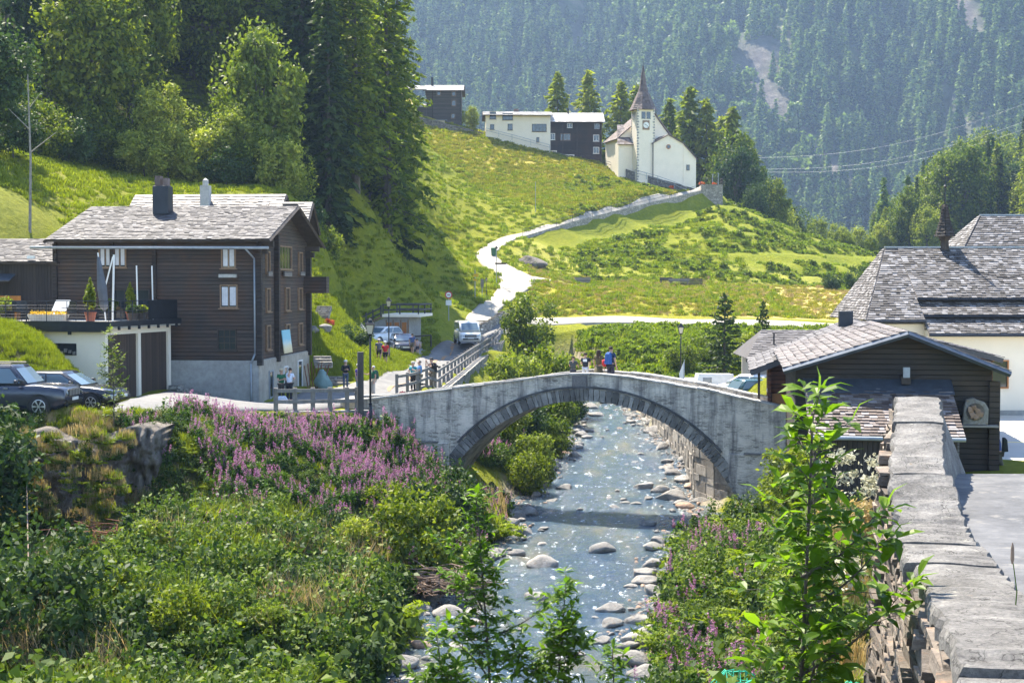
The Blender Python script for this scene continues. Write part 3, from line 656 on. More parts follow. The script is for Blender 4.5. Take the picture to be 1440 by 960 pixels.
def conifer(kind, H, W, nb, ns, leaf, mat, seed, droop=.35, low=.08, taper=1.0, dens=1.0, bark='bark'):
    r = np.random.default_rng(seed); C_ = []; Dv = []; mb = MB(); tr = H*.011+.05
    lean = r.normal(size=2)*.01*H
    mb.path([(0,0,-.5),(lean[0]*.3,lean[1]*.3,H*.4),(lean[0],lean[1],H*.99)], [tr*1.3,tr*.8,.02], 7)
    for i in range(nb):
        t = (i+r.uniform())/nb; z = H*(low+(1-low)*t**1.0); L = W/2*((1-t)**taper*.93+.07)*r.uniform(.55,1.12)
        a = i*2.39996+r.uniform(-.4,.4); dx, dy = math.cos(a), math.sin(a); up0 = .25*(t)-.12
        k = max(4, int(ns*(L/(W/2))*dens)+2); s = r.uniform(.12,1,k)**.75
        bx = dx*s*L; by = dy*s*L; bz = z+up0*s*L*1.2-droop*L*s*s+ .12*L*s**4
        side = r.uniform(-1,1,k)*L*.24*(1.05-s*.55)
        px_ = bx-dy*side+lean[0]*t; py_ = by+dx*side+lean[1]*t; pz = bz-np.abs(side)*droop*.9-r.uniform(0,.35,k)*leaf*1.3
        C_.append(np.stack([px_,py_,pz],1)); dv = np.stack([dx-dy*np.sign(side)*.9, dy+dx*np.sign(side)*.9, -.45-droop+0*s],1); Dv.append(dv)
        if i % 2 == 0: mb.path([(lean[0]*t,lean[1]*t,z),(dx*L*.5,dy*L*.5,z+up0*L*.5*1.2-droop*L*.25),(dx*L*.9,dy*L*.9,z+up0*L*1.1-droop*L*.81)],[tr*.22*(1-t)+.012,tr*.12*(1-t)+.01,.008],3)
    C_ = np.concatenate(C_); Dv = np.concatenate(Dv)
    V, f = leaves(C_, leaf, up=.55, asp=2.3, seed=seed, dirs=Dv, fold=.15)
    t = thing(kind, (0,0,-500)); o = crown_obj('crown', V, f, mat); COL.objects.link(o); o.parent = t
    mb.build('trunk', bark, t); return t
def put_tree(proto, px, py, D, label, cat='tree', group=None, s=1, sz=None, rz=None, first=set(), z=None, xy=None, name=None):
    p = P(px, py, D) if xy is None else Vector((xy[0], xy[1], 0)); zz = (h1(p.x, p.y) if z is None else z)-.1
    sc = (s, s, s if sz is None else sz); rz = random.uniform(0, 6.28) if rz is None else rz
    if proto.name not in first:
        first.add(proto.name); o = proto; o.location = (p.x, p.y, zz); o.rotation_euler.z = rz; o.scale = sc; o['label'] = label
        if group: o['group'] = group
    else: o = copy_tree(proto, (p.x, p.y, zz), rz, sc, label, group)
    o['category'] = cat
    if group is None and 'group' in o: del o['group']
    return o

# ------------------------------------------------------------------ scatter for uncountable growth
def scatter(name, pts_, rots, scl, variants, idx, label=None):
    """stuff: variants (meshes) instanced on given points"""
    cl = bpy.data.collections.new(name+'_kinds')
    for i, me_ in enumerate(variants):
        o = bpy.data.objects.new(f'{name}_kind_{i:02d}', me_); cl.objects.link(o)
    n = len(pts_); me = bpy.data.meshes.new(name); me.vertices.add(n); me.vertices.foreach_set('co', np.asarray(pts_, np.float32).ravel())
    a = me.attributes.new('rot','FLOAT_VECTOR','POINT'); a.data.foreach_set('vector', np.asarray(rots, np.float32).ravel())
    scl = np.asarray(scl, np.float32); scl = np.repeat(scl[:,None],3,1) if scl.ndim == 1 else scl
    a = me.attributes.new('scl','FLOAT_VECTOR','POINT'); a.data.foreach_set('vector', scl.ravel())
    a = me.attributes.new('kind_index','INT','POINT'); a.data.foreach_set('value', np.asarray(idx, np.int32))
    o = bpy.data.objects.new(name, me); COL.objects.link(o)
    ng = bpy.data.node_groups.new(name, 'GeometryNodeTree')
    ng.interface.new_socket('Geometry', in_out='INPUT', socket_type='NodeSocketGeometry'); ng.interface.new_socket('Geometry', in_out='OUTPUT', socket_type='NodeSocketGeometry')
    gi = ng.nodes.new('NodeGroupInput'); go = ng.nodes.new('NodeGroupOutput'); ip = ng.nodes.new('GeometryNodeInstanceOnPoints')
    ci = ng.nodes.new('GeometryNodeCollectionInfo'); ci.inputs['Collection'].default_value = cl; ci.inputs['Separate Children'].default_value = True; ci.inputs['Reset Children'].default_value = True
    def na(nm, ty):
        q = ng.nodes.new('GeometryNodeInputNamedAttribute'); q.data_type = ty; q.inputs['Name'].default_value = nm; return q.outputs['Attribute']
    ng.links.new(gi.outputs[0], ip.inputs['Points']); ng.links.new(ci.outputs[0], ip.inputs['Instance']); ip.inputs['Pick Instance'].default_value = True
    ng.links.new(na('kind_index','INT'), ip.inputs['Instance Index']); ng.links.new(na('scl','FLOAT_VECTOR'), ip.inputs['Scale'])
    er = ng.nodes.new('FunctionNodeEulerToRotation'); ng.links.new(na('rot','FLOAT_VECTOR'), er.inputs[0]); ng.links.new(er.outputs[0], ip.inputs['Rotation'])
    ng.links.new(ip.outputs[0], go.inputs[0]); md = o.modifiers.new('scatter','NODES'); md.node_group = ng
    tag(o, label, name.replace('_',' '), kind='stuff'); return o
def rrot(n, tilt=.12, seed=0):
    r = np.random.default_rng(seed); return np.stack([r.normal(0,tilt,n), r.normal(0,tilt,n), r.uniform(0,6.28,n)],1)
def merge_meshes(name, parts_):
    """parts_: list of (V, F, mat)"""
    Vs = []; Fs = []; mi = []; mats = []; o = 0
    for V, f, m in parts_:
        if m not in mats: mats.append(m)
        Vs.append(V); Fs.append(f+o); mi += [mats.index(m)]*len(f); o += len(V)
    return npmesh(name, np.concatenate(Vs), np.concatenate(Fs), mats, mi)
def blades(n, h, w, spread, seed, bend=.5):
    r = np.random.default_rng(seed); V = []; 
    a = r.uniform(0,6.28,n); rad = r.uniform(0,spread,n)**.8; bx = np.cos(a)*rad; by = np.sin(a)*rad; hh = h*r.uniform(.45,1.1,n)
    b = r.uniform(0,6.28,n); lx = np.cos(b)*hh*bend*r.uniform(.2,1,n); ly = np.sin(b)*hh*bend*r.uniform(.2,1,n); wx = -np.sin(b)*w; wy = np.cos(b)*w
    z0 = np.zeros(n)-.05
    q = lambda k, wk, zk: (np.stack([bx+lx*k-wx*wk,by+ly*k-wy*wk,zk],1), np.stack([bx+lx*k+wx*wk,by+ly*k+wy*wk,zk],1))
    a0, a1 = q(0,1,z0); b0, b1 = q(.3,.9,hh*.6); c0, c1 = q(1,.15,hh*.95)
    i = np.arange(n)[:,None]*6
    return np.stack([a0,a1,b0,b1,c0,c1],1).reshape(-1,3), np.concatenate([i+[0,1,3,2], i+[2,3,5,4]])
def fireweed(seed, stems=9, pink=1.0):
    r = np.random.default_rng(seed); parts_ = []; LV = []; Lp = []; PV = []
    for i in range(stems):
        x, y = r.normal(size=2)*.28; h = r.uniform(.9,1.5); lx, ly = r.normal(size=2)*.12
        k = 34; t = r.uniform(.12,.78,k); a = r.uniform(0,6.28,k); d = r.uniform(.04,.14,k)
        LV.append(np.stack([x+lx*t+np.cos(a)*d, y+ly*t+np.sin(a)*d, h*t],1))
        if r.uniform() < pink:
            k = 46; t = r.uniform(.66,1.03,k); a = r.uniform(0,6.28,k); d = .055*(1.12-t)/.3*r.uniform(.3,1,k)+.008
            PV.append(np.stack([x+lx*t+np.cos(a)*d, y+ly*t+np.sin(a)*d, h*t],1))
    L = np.concatenate(LV); V, f = leaves(L, .085, asp=2.2, seed=seed, up=.1); parts_.append((V,f,'fw_leaf'))
    if PV: Q = np.concatenate(PV); V, f = leaves(Q, .042, asp=1.2, seed=seed+1, up=0); parts_.append((V,f,'fw_pink'))
    V, f = blades(stems*2, 1.2, .008, .3, seed+2, .1); parts_.append((V,f,'fw_leaf'))
    return merge_meshes('fireweed_clump', parts_)
def leafclump(seed, n, rad, leaf, mat, asp=1.5, lumps=7, up=.5):
    p, _ = blob_pts(n, rad, seed, lumps, .5); p[:,2] = np.abs(p[:,2]+rad[2]*.55); V, f = leaves(p, leaf, asp=asp, seed=seed, up=up, out=blob_pts.out*[1,1,.6]+[0,0,.3]); return merge_meshes('leafy_clump', [(V,f,mat)])
def fern(seed, n=26, L=.8, mat='lf_fern'):
    r = np.random.default_rng(seed); C_ = []; Dv = []
    for i in range(n):
        a = r.uniform(0,6.28); l = L*r.uniform(.5,1.1); k = 16; t = np.linspace(.15,1,k); rise = r.uniform(.5,1.1)
        bx = np.cos(a)*l*t; by = np.sin(a)*l*t; bz = l*rise*(t-.55*t*t)
        for sd in (-1,1): C_.append(np.stack([bx-np.sin(a)*sd*.07*(1.1-t), by+np.cos(a)*sd*.07*(1.1-t), bz],1)); Dv.append(np.tile([-np.sin(a)*sd+.5*np.cos(a), np.cos(a)*sd+.5*np.sin(a), -.1],(k,1)))
    V, f = leaves(np.concatenate(C_), .055, asp=2.8, seed=seed, up=.6, dirs=np.concatenate(Dv)); return merge_meshes('fern_clump', [(V,f,mat)])

# ------------------------------------------------------------------ left bank and right bank undergrowth
def ground_pts(n, test, x0, x1, y0, y1, seed):
    r = np.random.default_rng(seed); x = r.uniform(x0,x1,n); y = r.uniform(y0,y1,n); m = test(x,y); x, y = x[m], y[m]
    z = hz(x, y, False); return np.stack([x,y,z],1)
def bridge_clear(x, y): return ((-.318*(y-65)+.948*(x+6.5)) < -1) | (np.abs(.318*(x+6.5)+.948*(y-65)-1.3) > 2.3)
def left_bank(x, y):
    px = 720+F*x/y; z = base_h(x, y); py = HOR+F*(CAMZ-z)/y
    return (x < lbx(y)-.8)&(py > 590+np.where(px > 500, 20, 0))&(y > 27)&((px < 640)|(y < 100))&~((px > 350)&(y > 63.5)&(px < 640)&(y < 80))&~((px > 60)&(px < 175)&(y > 45.5)&(y < 51)&(py < 735))&bridge_clear(x, y)
lp = ground_pts(30000, left_bank, -26, 4, 27, 64, 1); r = np.random.default_rng(5)
pxl = 720+F*lp[:,0]/lp[:,1]; pyl = HOR+F*(CAMZ-lp[:,2])/lp[:,1]
fwm = (pyl > 612)&(((pyl < 690-(330-pxl)*.2)&(pxl > 175)&(pxl < 420))|((pyl < 670+(pxl-360)*.85)&(pxl > 300)&(pyl > 545+(pxl-380)*.32))); nzz = fbm(lp[:,0]*.5, lp[:,1]*.5, 200)+.5
fwm = fwm & (nzz+fbm(lp[:,0]*1.6, lp[:,1]*1.6, 205)*.5 > .43)
V_ = [fireweed(s, 9, .6) for s in range(5)]
sel = fwm & (r.uniform(size=len(lp)) < .4); q = lp[sel]; m2 = r.uniform(size=len(q)) < .95; q = q[m2]
stray = (~fwm)&(pxl > 250)&(pyl < 800)&(nzz > .56)&(r.uniform(size=len(lp)) < .16); q = np.r_[q, lp[stray]]
rp_ = ground_pts(9000, lambda x, y: (x > rbx(y)+.6)&(x < rbx(y)+4.5)&(y > 26)&(y < 57)&bridge_clear(x, y), 2, 14, 26, 57, 2)
pxr = 720+F*rp_[:,0]/rp_[:,1]; nr_ = fbm(rp_[:,0]*.6, rp_[:,1]*.6, 210)+.5
q = np.r_[q, rp_[(nr_ > .56)&(pxr < 1080)&(r.uniform(size=len(rp_)) < .22)]]
ub = ground_pts(1500, lambda x, y: (x < lbx(y)-2)&(x > lbx(y)-5)&(y > 67)&(y < 74), -6, 1, 67, 74, 9); q = np.r_[q, ub[::4]]
scatter('fireweed', q, rrot(len(q), .14, 3), r.uniform(.5,.95,len(q)), V_, r.integers(0,5,len(q)), 'tall pink flowering fireweed covering the upper river bank')
G_ = [leafclump(10, 420, (.55,.55,.5), .10, 'ug_a', lumps=9), leafclump(11, 380, (.6,.6,.45), .12, 'ug_b', lumps=8), leafclump(12, 460, (.5,.5,.6), .085, 'lf_dark', lumps=9), leafclump(13, 330, (.65,.65,.5), .15, 'ug_a', 1.25, 7), fern(14), fern(15, 30, .95), leafclump(16, 600, (.6,.6,.7), .06, 'ug_b', lumps=11), leafclump(17, 260, (.5,.5,.5), .17, 'ug_b', 1.2, 6)]
V, f = blades(160, 1.0, .007, .45, 18, .6); V2, f2 = blades(40, 1.1, .006, .4, 19, .6); G_.append(merge_meshes('tall_grass', [(V,f,'lf_grass')])); G_.append(merge_meshes('dead_stalks', [(V2,f2,'twig'), (V+[.1,0,0],f,'lf_dry')]))
gl = lp[~(sel)]; gfw = fwm[~sel]; gl = gl[(r.uniform(size=len(gl)) < np.where(gfw,.45,.72))]
n1_ = fbm(gl[:,0]*.35, gl[:,1]*.35, 220)+.5; n2_ = fbm(gl[:,0]*.4+50, gl[:,1]*.4, 230)+.5
ki = np.where(n1_ > np.quantile(n1_,.66), r.choice([4,5,5,6,4,6,8], len(gl)), np.where(n2_ > np.quantile(n2_,.66), r.choice([1,7,7,3], len(gl)), np.where(n2_ < np.quantile(n2_,.36), r.choice([2,2,0], len(gl)), r.choice([0,3,6,1,0], len(gl)))))
ki = np.where(r.uniform(size=len(gl)) < .03, 9, ki)
rr_ = ground_pts(9000, lambda x, y: (x > rbx(y)+.7)&(y > 7)&(y < 60)&(x < np.where(y < 30, wall_x(y)-.9, 9.5+(y-30)*.06))&~((x>9.5)&(y>44))&bridge_clear(x, y), -3, 13, 7, 60, 4)
kr = r.choice([0,1,4,6,2,5], len(rr_))
bf = np.array([tuple(P(a,b,47.0)) for a,b in zip(r.uniform(0,185,150), r.uniform(612,745,150))]); gl = np.r_[gl, bf]; ki = np.r_[ki, r.choice([4,5,0,2,6], 150)]
gp = np.r_[gl, rr_]; gk = np.r_[ki, kr]; gs = (.55+1.3*r.uniform(0,1,len(gp))**2.2)*np.r_[np.ones(len(gl)), np.full(len(rr_), .8)]
lb2 = ground_pts(2600, lambda x, y: (x < lbx(y)-.9)&(x > lbx(y)-6)&(y > 66)&(y < 112)&(.318*(x+6.5)+.948*(y-65) > 3.0)&(base_h(x,y) < 4.1), -8, 6, 68, 112, 6)
gp = np.r_[gp, lb2]; gk = np.r_[gk, r.choice([0,2,6,4], len(lb2))]; gs = np.r_[gs, r.uniform(.7,1.3,len(lb2))]
gs = np.where((gp[:,1] > 50)&(gp[:,0] < lbx(gp[:,1])-3.5), np.minimum(gs, r.uniform(.3,.62,len(gs))), gs); gs = np.where((gp[:,1] > 39)&(gp[:,1] <= 50)&(gp[:,0] < -12), np.minimum(gs, r.uniform(.5,.85,len(gs))), gs); gs[len(gl)-150:len(gl)] = r.uniform(.2,.42,150)
ok_ = ~((gp[:,1] > 54)&(gp[:,1] < 61)&(gp[:,0] > 6.5)&(gp[:,0] < 11)); gs = np.where(ok_, gs, gs*.32)
scatter('undergrowth', gp, rrot(len(gp), .15, 7), gs, G_, gk, 'mixed leafy undergrowth of ferns, brambles and saplings on the river banks')
# grass: tufts on the banks, lawns and hill slopes
T_ = []
for s_, (m_, n_, h_, w_, sp_) in enumerate([('lf_grass',90,.30,.010,.30),('lf_grass',70,.5,.010,.28),('lf_dry',80,.45,.009,.30),('lf_hay',80,.26,.035,.45),('lf_grass',80,.32,.04,.48),('lf_fern',40,.5,.05,.5)]):
    V, f = blades(n_, h_, w_, sp_, 300+s_); T_.append(merge_meshes('grass_tuft', [(V,f,m_)]))
T_.append(leafclump(310, 130, (.7,.7,.6), .22, 'lf_broad', lumps=6)); T_.append(leafclump(312, 130, (.7,.7,.6), .22, 'lf_light', lumps=6)) if False else None; T_.append(leafclump(311, 130, (.7,.7,.6), .22, 'lf_dark', lumps=6))
_e = [P(*b) for a,b in UP[9:]]; wall_front = [(p.x,p.y+2) for p in _e]+[(p.x+1.8,p.y-5.5) for p in reversed(_e)]
T_.append(leafclump(312, 150, (.75,.75,.5), .20, 'lf_fern', lumps=8))
def notroad(x, y):
    m = np.zeros(len(x), bool)
    for pl in road_polys: m |= inside(pl, x, y)
    m |= inside(wall_front, x, y)
    return ~m
GP = []; GK = []; GS = []
def addg(p, kinds, s0, s1):
    GP.append(p); GK.append(r.choice(kinds, len(p))); GS.append(r.uniform(s0, s1, len(p)))
addg(ground_pts(7000, lambda x, y: (y > 56)&(y < 68)&(x < -17.8)&notroad(x,y)&~((y > 65.5)), -26, -15, 50, 66, 21), [0,0,1], .35, .65)
addg(ground_pts(8000, lambda x, y: notroad(x,y)&(x > -14)&(x < -6), -14.5, -6, 84, 118, 22), [0,0,1], .5, .8)
addg(ground_pts(9000, lambda x, y: notroad(x,y)&(x < -.06*y+1), -45, -3, 88, 150, 23), [4,4,4,1], .4, .9)
addg(ground_pts(9000, lambda x, y: notroad(x,y)&(x < 30)&(y > np.interp(x, [-20,-10,0,10,20,30], [252,236,222,212,222,234])), -26, 30, 205, 262, 24), [3,3,3,4], .7, 1.35)
addg(ground_pts(6000, lambda x, y: notroad(x,y), -30, 32, 150, 240, 25), [4,4,4,5], .6, 1.1)
h_ = ground_pts(9000, lambda x, y: notroad(x,y)&(fbm(x*.16,y*.3,240)+.5 > .49), 9, 78, 184, 244, 26)
addg(h_, [4,5,5,5,4,6,8,8], .45, 1.05)
addg(ground_pts(5000, lambda x, y: notroad(x,y), 2, 70, 150, 186, 27), [3,3,2], .5, 1.0)
h_ = ground_pts(6000, lambda x, y: notroad(x,y)&(x > rbx(y)+1), 5, 34, 108, 142, 28); addg(h_, [4,5,5,4,8,5], .5, 1.1)
addg(ground_pts(1500, lambda x, y: (x < -11.5)&(x > -20), -20, -11.5, 45.5, 51.2, 29), [0,2,2,1], .4, .7)
addg(ground_pts(900, lambda x, y: (base_h(x,y) > 3.4), -18, -6, 51, 63, 30)[::1], [0,1,1], .4, .7)
addg(ground_pts(1600, lambda x, y: (x > wall_x(y)-3.5)&(x < wall_x(y)-.5), 0, 7, 8, 27, 31), [2,1,2], .8, 1.7)
addg(bf[r.integers(0,150,130)]+[0,.1,.1], [2,2,0], .5, .9)
GP = np.concatenate(GP); scatter('grass', GP, rrot(len(GP), .1, 8), np.concatenate(GS), T_, np.concatenate(GK), 'green and hay coloured grass on banks and meadows')

# ------------------------------------------------------------------ far forest on the mountain
def simple_conifer(seed, H=20, W=6.5, mat='lf_far'):
    r = np.random.default_rng(seed); C_ = []; Dv = []
    for i in range(46):
        t = (i+.5)/46; k = int(9*(1-t))+3; a = r.uniform(0,6.28,k); rr = W/2*(1-t)**.85*r.uniform(.35,1.1,k)+.2
        C_.append(np.stack([np.cos(a)*rr, np.sin(a)*rr, H*(.06+.94*t)-rr*.35],1)); Dv.append(np.stack([np.cos(a),np.sin(a),-.6+0*a],1))
    V, f = leaves(np.concatenate(C_), 1.25, asp=1.9, seed=seed, up=.7, dirs=np.concatenate(Dv)); return merge_meshes('far_conifer', [(V,f,mat)])
FT = [simple_conifer(s, 20+s, 5.5+s*.5) for s in range(4)]+[simple_conifer(9, 18, 7, 'lf_far2')]
for s in range(3): 
    p, _ = blob_pts(420, (5,5,6.5), 400+s, 8, .6); p[:,2] += 7; V, f = leaves(p, 1.5, asp=1.3, seed=s); FT.append(merge_meshes('far_broadleaf', [(V,f,'lf_far2')]))
r = np.random.default_rng(77)
x = r.uniform(-520,780,60000); y = r.uniform(760,1560,60000); px = 720+F*x/y; z = mz(x,y)
m = (px > 520)&(px < 1560)&(z > -6); x, y, z, px = x[m], y[m], z[m], px[m]; py = HOR-F*(z-CAMZ)/y
rk = rockiness(x, y); den = .45+1.0*fbm(x/70, y/70, 250, 5); m = (r.uniform(size=len(x)) > rk*1.5)&(r.uniform(size=len(x)) < den)&(py > -60)
x, y, z, px, py = x[m], y[m], z[m], px[m], py[m]
x2 = r.uniform(40,330,2600); y2 = r.uniform(300,560,2600); p2 = 720+F*x2/y2; m = (p2 > np.interp(y2,[300,420,560],[1210,1240,1290]))&(p2 < 1560); x2, y2 = x2[m], y2[m]; z2 = hz(x2, np.minimum(y2,519)); print('near slope', len(x2))
x = np.r_[x,x2]; y = np.r_[y,y2]; z = np.r_[z,z2]
nn = fbm(x/90, y/90, 260)+.5; k = np.where(nn > .6, r.choice([4,5,6,7,3,2], len(x)), r.choice([0,1,2,3,0,1,2,3,4], len(x)))
sc = np.where(y < 600, r.uniform(.35,.75,len(x)), r.uniform(.8,1.75,len(x))); print('far trees', len(x))
scatter('mountain_forest', np.stack([x,y,z-1],1), rrot(len(x),.02,9), np.stack([sc*r.uniform(.85,1.15,len(x)), sc, sc*r.uniform(.9,1.2,len(x))],1), FT, k, 'dense dark conifer forest covering the far mountain side')

# ------------------------------------------------------------------ single trees
spr = [conifer('spruce_tree', 25, 8.5, 150, 44, .42, 'lf_spruce', 500+i, .38, .06, .9) for i in range(3)]
lar = [conifer('larch_tree', 29, 11.5, 190, 46, .36, 'lf_larch', 510+i, .42, .10, .75, bark='bark') for i in range(3)]
bro = [broadleaf('broadleaf_tree', 14, 10, 15000, .26, 'lf_broad', 520+i, 62) for i in range(2)]+[broadleaf('broadleaf_tree', 13, 9, 14000, .25, 'lf_light', 530+i, 56) for i in range(2)]+[broadleaf('broadleaf_tree', 12, 9, 13000, .24, 'lf_dark', 540, 52)]
bsh = [broadleaf('bush', 4, 4.5, 5200, .15, 'lf_broad', 550, 24, .02), broadleaf('bush', 4, 4.2, 5200, .15, 'lf_light', 551, 24, .02), broadleaf('bush', 4, 4.4, 6500, .13, 'lf_dark', 552, 26, .02)]
lary = [conifer('young_larch_tree', 20, 12.5, 140, 34, .55, 'lf_larch_y', 560+i, .22, .10, .85) for i in range(3)]
# the wood on the left slope
g1 = 'spruces in the dark wood on the left slope'; r = np.random.default_rng(31)
spots = []
tries = 0
while len(spots) < 118 and tries < 6000:
    tries += 1; D = r.uniform(128, 240); px = r.uniform(-60, 560)
    x = (px-720)/F*D
    if px > 470 and D < 150: continue
    if px > 540-(D-150)*.1 and D > 190: continue
    if D < 140+.06*(300-px) and px < 420: continue
    if any((x-a)**2+(D-b)**2 < 4.2**2 for a, b in spots): continue
    spots.append((x, D))
for i, (x, y) in enumerate(spots):
    if i % 6 == 5: put_tree(lar[i % 3], 0,0,0, 'tall green larch among the dark spruces of the left slope', 'tree', 'larches in the dark wood on the left slope', r.uniform(.75,1.0), xy=(x,y))
    else: put_tree(spr[i % 3], 0,0,0, 'tall dark spruce crowding the wood on the left slope', 'tree', g1, r.uniform(.8,1.15), xy=(x,y))
for j, (px,py,D,s,k,l) in enumerate([(545,250,146,1.12,0,'tallest hanging larch at the right edge of the wood, above the meadow'),(500,262,138,1.0,1,'large green larch second from the edge of the wood, above the chalet lawn'),
     (518,270,152,1.05,2,'tall larch close behind the big edge larch'),(560,225,172,.95,0,'slimmer larch behind the edge of the wood beside the upper meadow'),(470,285,136,.85,2,'shorter larch at the foot of the wood above the rear chalet')]): put_tree(lar[k],px,py,D,l,s=s)
for j, (px,py,D,s,k,l) in enumerate([(455,290,132,1.0,0,'dark spruce right behind the rear chalet roofs'),(425,292,140,1.05,1,'dark spruce leaning over the bright rounded tree'),(482,280,146,1.1,2,'dark spruce wedged between the larches')]): put_tree(spr[k],px,py,D,l,s=s)
for px,py,D,s,sz,k,l in [(362,250,124,1.0,1.25,3,'light green rounded tree standing tall behind the chalet chimneys'),(330,262,119,.62,.55,2,'pale green bushy tree left of the light rounded tree'),(405,268,121,.6,.6,2,'small grey green tree right of the light rounded tree'),
     (130,215,122,1.1,1.2,0,'big mid green tree above the upper left lawn'),(70,225,126,.95,1.15,4,'dark broadleaf tree near the left pole'),(185,215,131,.95,1.25,0,'green tree with open crown left of the clearing'),
     (225,255,118,.6,.6,3,'pale flowering shrub tree on the left clearing edge'),(265,258,121,.55,.5,2,'small pale tree beside the clearing shrubs'),(-10,270,96,.8,.8,4,'dark bush-like tree cut by the left edge'),(15,190,134,1.0,1.3,4,'dark broadleaf tree in the upper left corner'),
     (300,200,142,.95,1.2,1,'shadowed broadleaf tree under the spruces'),(245,180,150,1.0,1.3,0,'tall broadleaf tree in the middle of the wood')]: put_tree(bro[k],px,py,D,l,s=s,sz=s*sz/max(.001,1) if False else sz)
for i,(px,py,D,s,sz,k) in enumerate([(60,262,110,1.2,1.2,0),(95,250,112,1.1,1.0,2),(20,285,100,1.0,1.1,2),(165,245,118,1.1,1.1,0),(205,258,116,1.2,1.0,1),(238,262,117,1.1,1.2,1),(285,268,118,1.3,1.2,1),(318,272,117,1.1,.9,2),(345,275,119,1.2,1.3,0),(385,280,119,1.3,1.4,1),(420,285,121,1.1,1.1,2),(450,298,120,1.0,.9,0),(135,235,120,1.3,1.5,0),(5,240,112,1.3,1.6,0),(300,250,124,1.4,1.7,2)]):
    put_tree(bsh[k],px,py,D,'shrub closing the lower edge of the wood above the chalets','bush','shrubs along the lower edge of the wood',s=s,sz=sz)
# chapel hill trees
for i,(px,py,D,top,k) in enumerate([(785,150,286,104,0),(828,150,290,101,1),(872,150,284,116,2),(893,160,292,122,0),(942,170,290,140,1),(965,175,282,123,2),(992,180,280,142,0),(1027,190,276,152,1),(1052,215,282,196,2),(1012,200,300,165,0)]):
    x = (px-720)/F*D; zt = CAMZ+(HOR-top)/F*D; zb = h1(x, D); put_tree(lary[k],0,0,0,['yellow green larch behind the white house gable','yellow green larch left of the chapel, behind the dark house','larch directly left of the chapel spire','larch half hidden by the chapel spire','larch showing over the chapel nave roof','tallest bright larch right of the chapel','slim larch second right of the chapel','wide larch standing over the chapel terrace','small larch furthest right above the chapel terrace','larch peeping between the trees right of the chapel'][i],s=max(.3,(zt-zb)/20)*.95,sz=(zt-zb)/20,xy=(x,D))
gB = 'broadleaf trees around the foot of the chapel hill'
for i,(px,D,top,w,k) in enumerate([(1035,258,196,1,4),(1055,262,222,1,4),(1075,256,238,.9,4),(1030,268,205,1,0),(1062,250,250,.8,4),(1085,254,262,.8,0),(880,268,205,.8,0),(855,262,215,.5,3),(664,270,150,.45,3),(648,268,155,.4,2),(1098,275,288,.7,2),(1120,280,300,.7,0),(1150,285,305,.8,2),(1178,290,315,.7,3),(1205,300,318,.8,2),
     (1232,305,322,.5,3),(1130,250,340,.4,0),(1165,256,335,.4,3),(1190,240,350,.4,0),(1225,236,335,.35,2)]):
    x = (px-720)/F*D; zt = CAMZ+(HOR-top)/F*D; zb = h1(x, D); H_ = 13; sz = max(.25,(zt-zb)/H_); put_tree(bro[k],0,0,0,'leafy tree at the foot of the chapel hill','tree',gB,s=max(sz*.8,w*.8),sz=sz,xy=(x,D))
gR = 'trees on the wooded slope behind the big shingled church'
r = np.random.default_rng(51); 
for i in range(120):
    D = r.uniform(285,430); px = r.uniform(1235,1500); x = (px-720)/F*D; top = np.interp(px,[1235,1280,1330,1400,1500],[330,285,235,218,190])+r.uniform(-22,55)-(D-300)*.22
    zt = CAMZ+(HOR-top)/F*D; zb = h1(x, D); hh = min(24, max(9, zt-zb)); k = i % 5
    if i % 4 == 1: put_tree(lary[i % 3],0,0,0,'bright conifer on the slope behind the shingled church','tree',gR+', conifers',s=hh/20,sz=hh/20*1.1,xy=(x,D))
    elif i % 4 == 3: put_tree(spr[i % 3],0,0,0,'dark spruce on the slope behind the shingled church','tree',gR+', spruces',s=hh/25,sz=hh/25*1.1,xy=(x,D))
    else: put_tree(bro[k],0,0,0,'rounded broadleaf tree on the slope behind the shingled church','tree',gR,s=hh/14,sz=hh/13,xy=(x,D))
# belt of wood closing the gap between the chapel hill and the mountain
gF = 'far spruces at the foot of the mountain'
for i in range(44):
    D = r.uniform(430,500); px = r.uniform(560,1440); x = (px-720)/F*D
    put_tree(spr[i % 3],0,0,0,'small far spruce standing at the foot of the mountain','tree',gF,s=r.uniform(.6,.9),xy=(x,D))
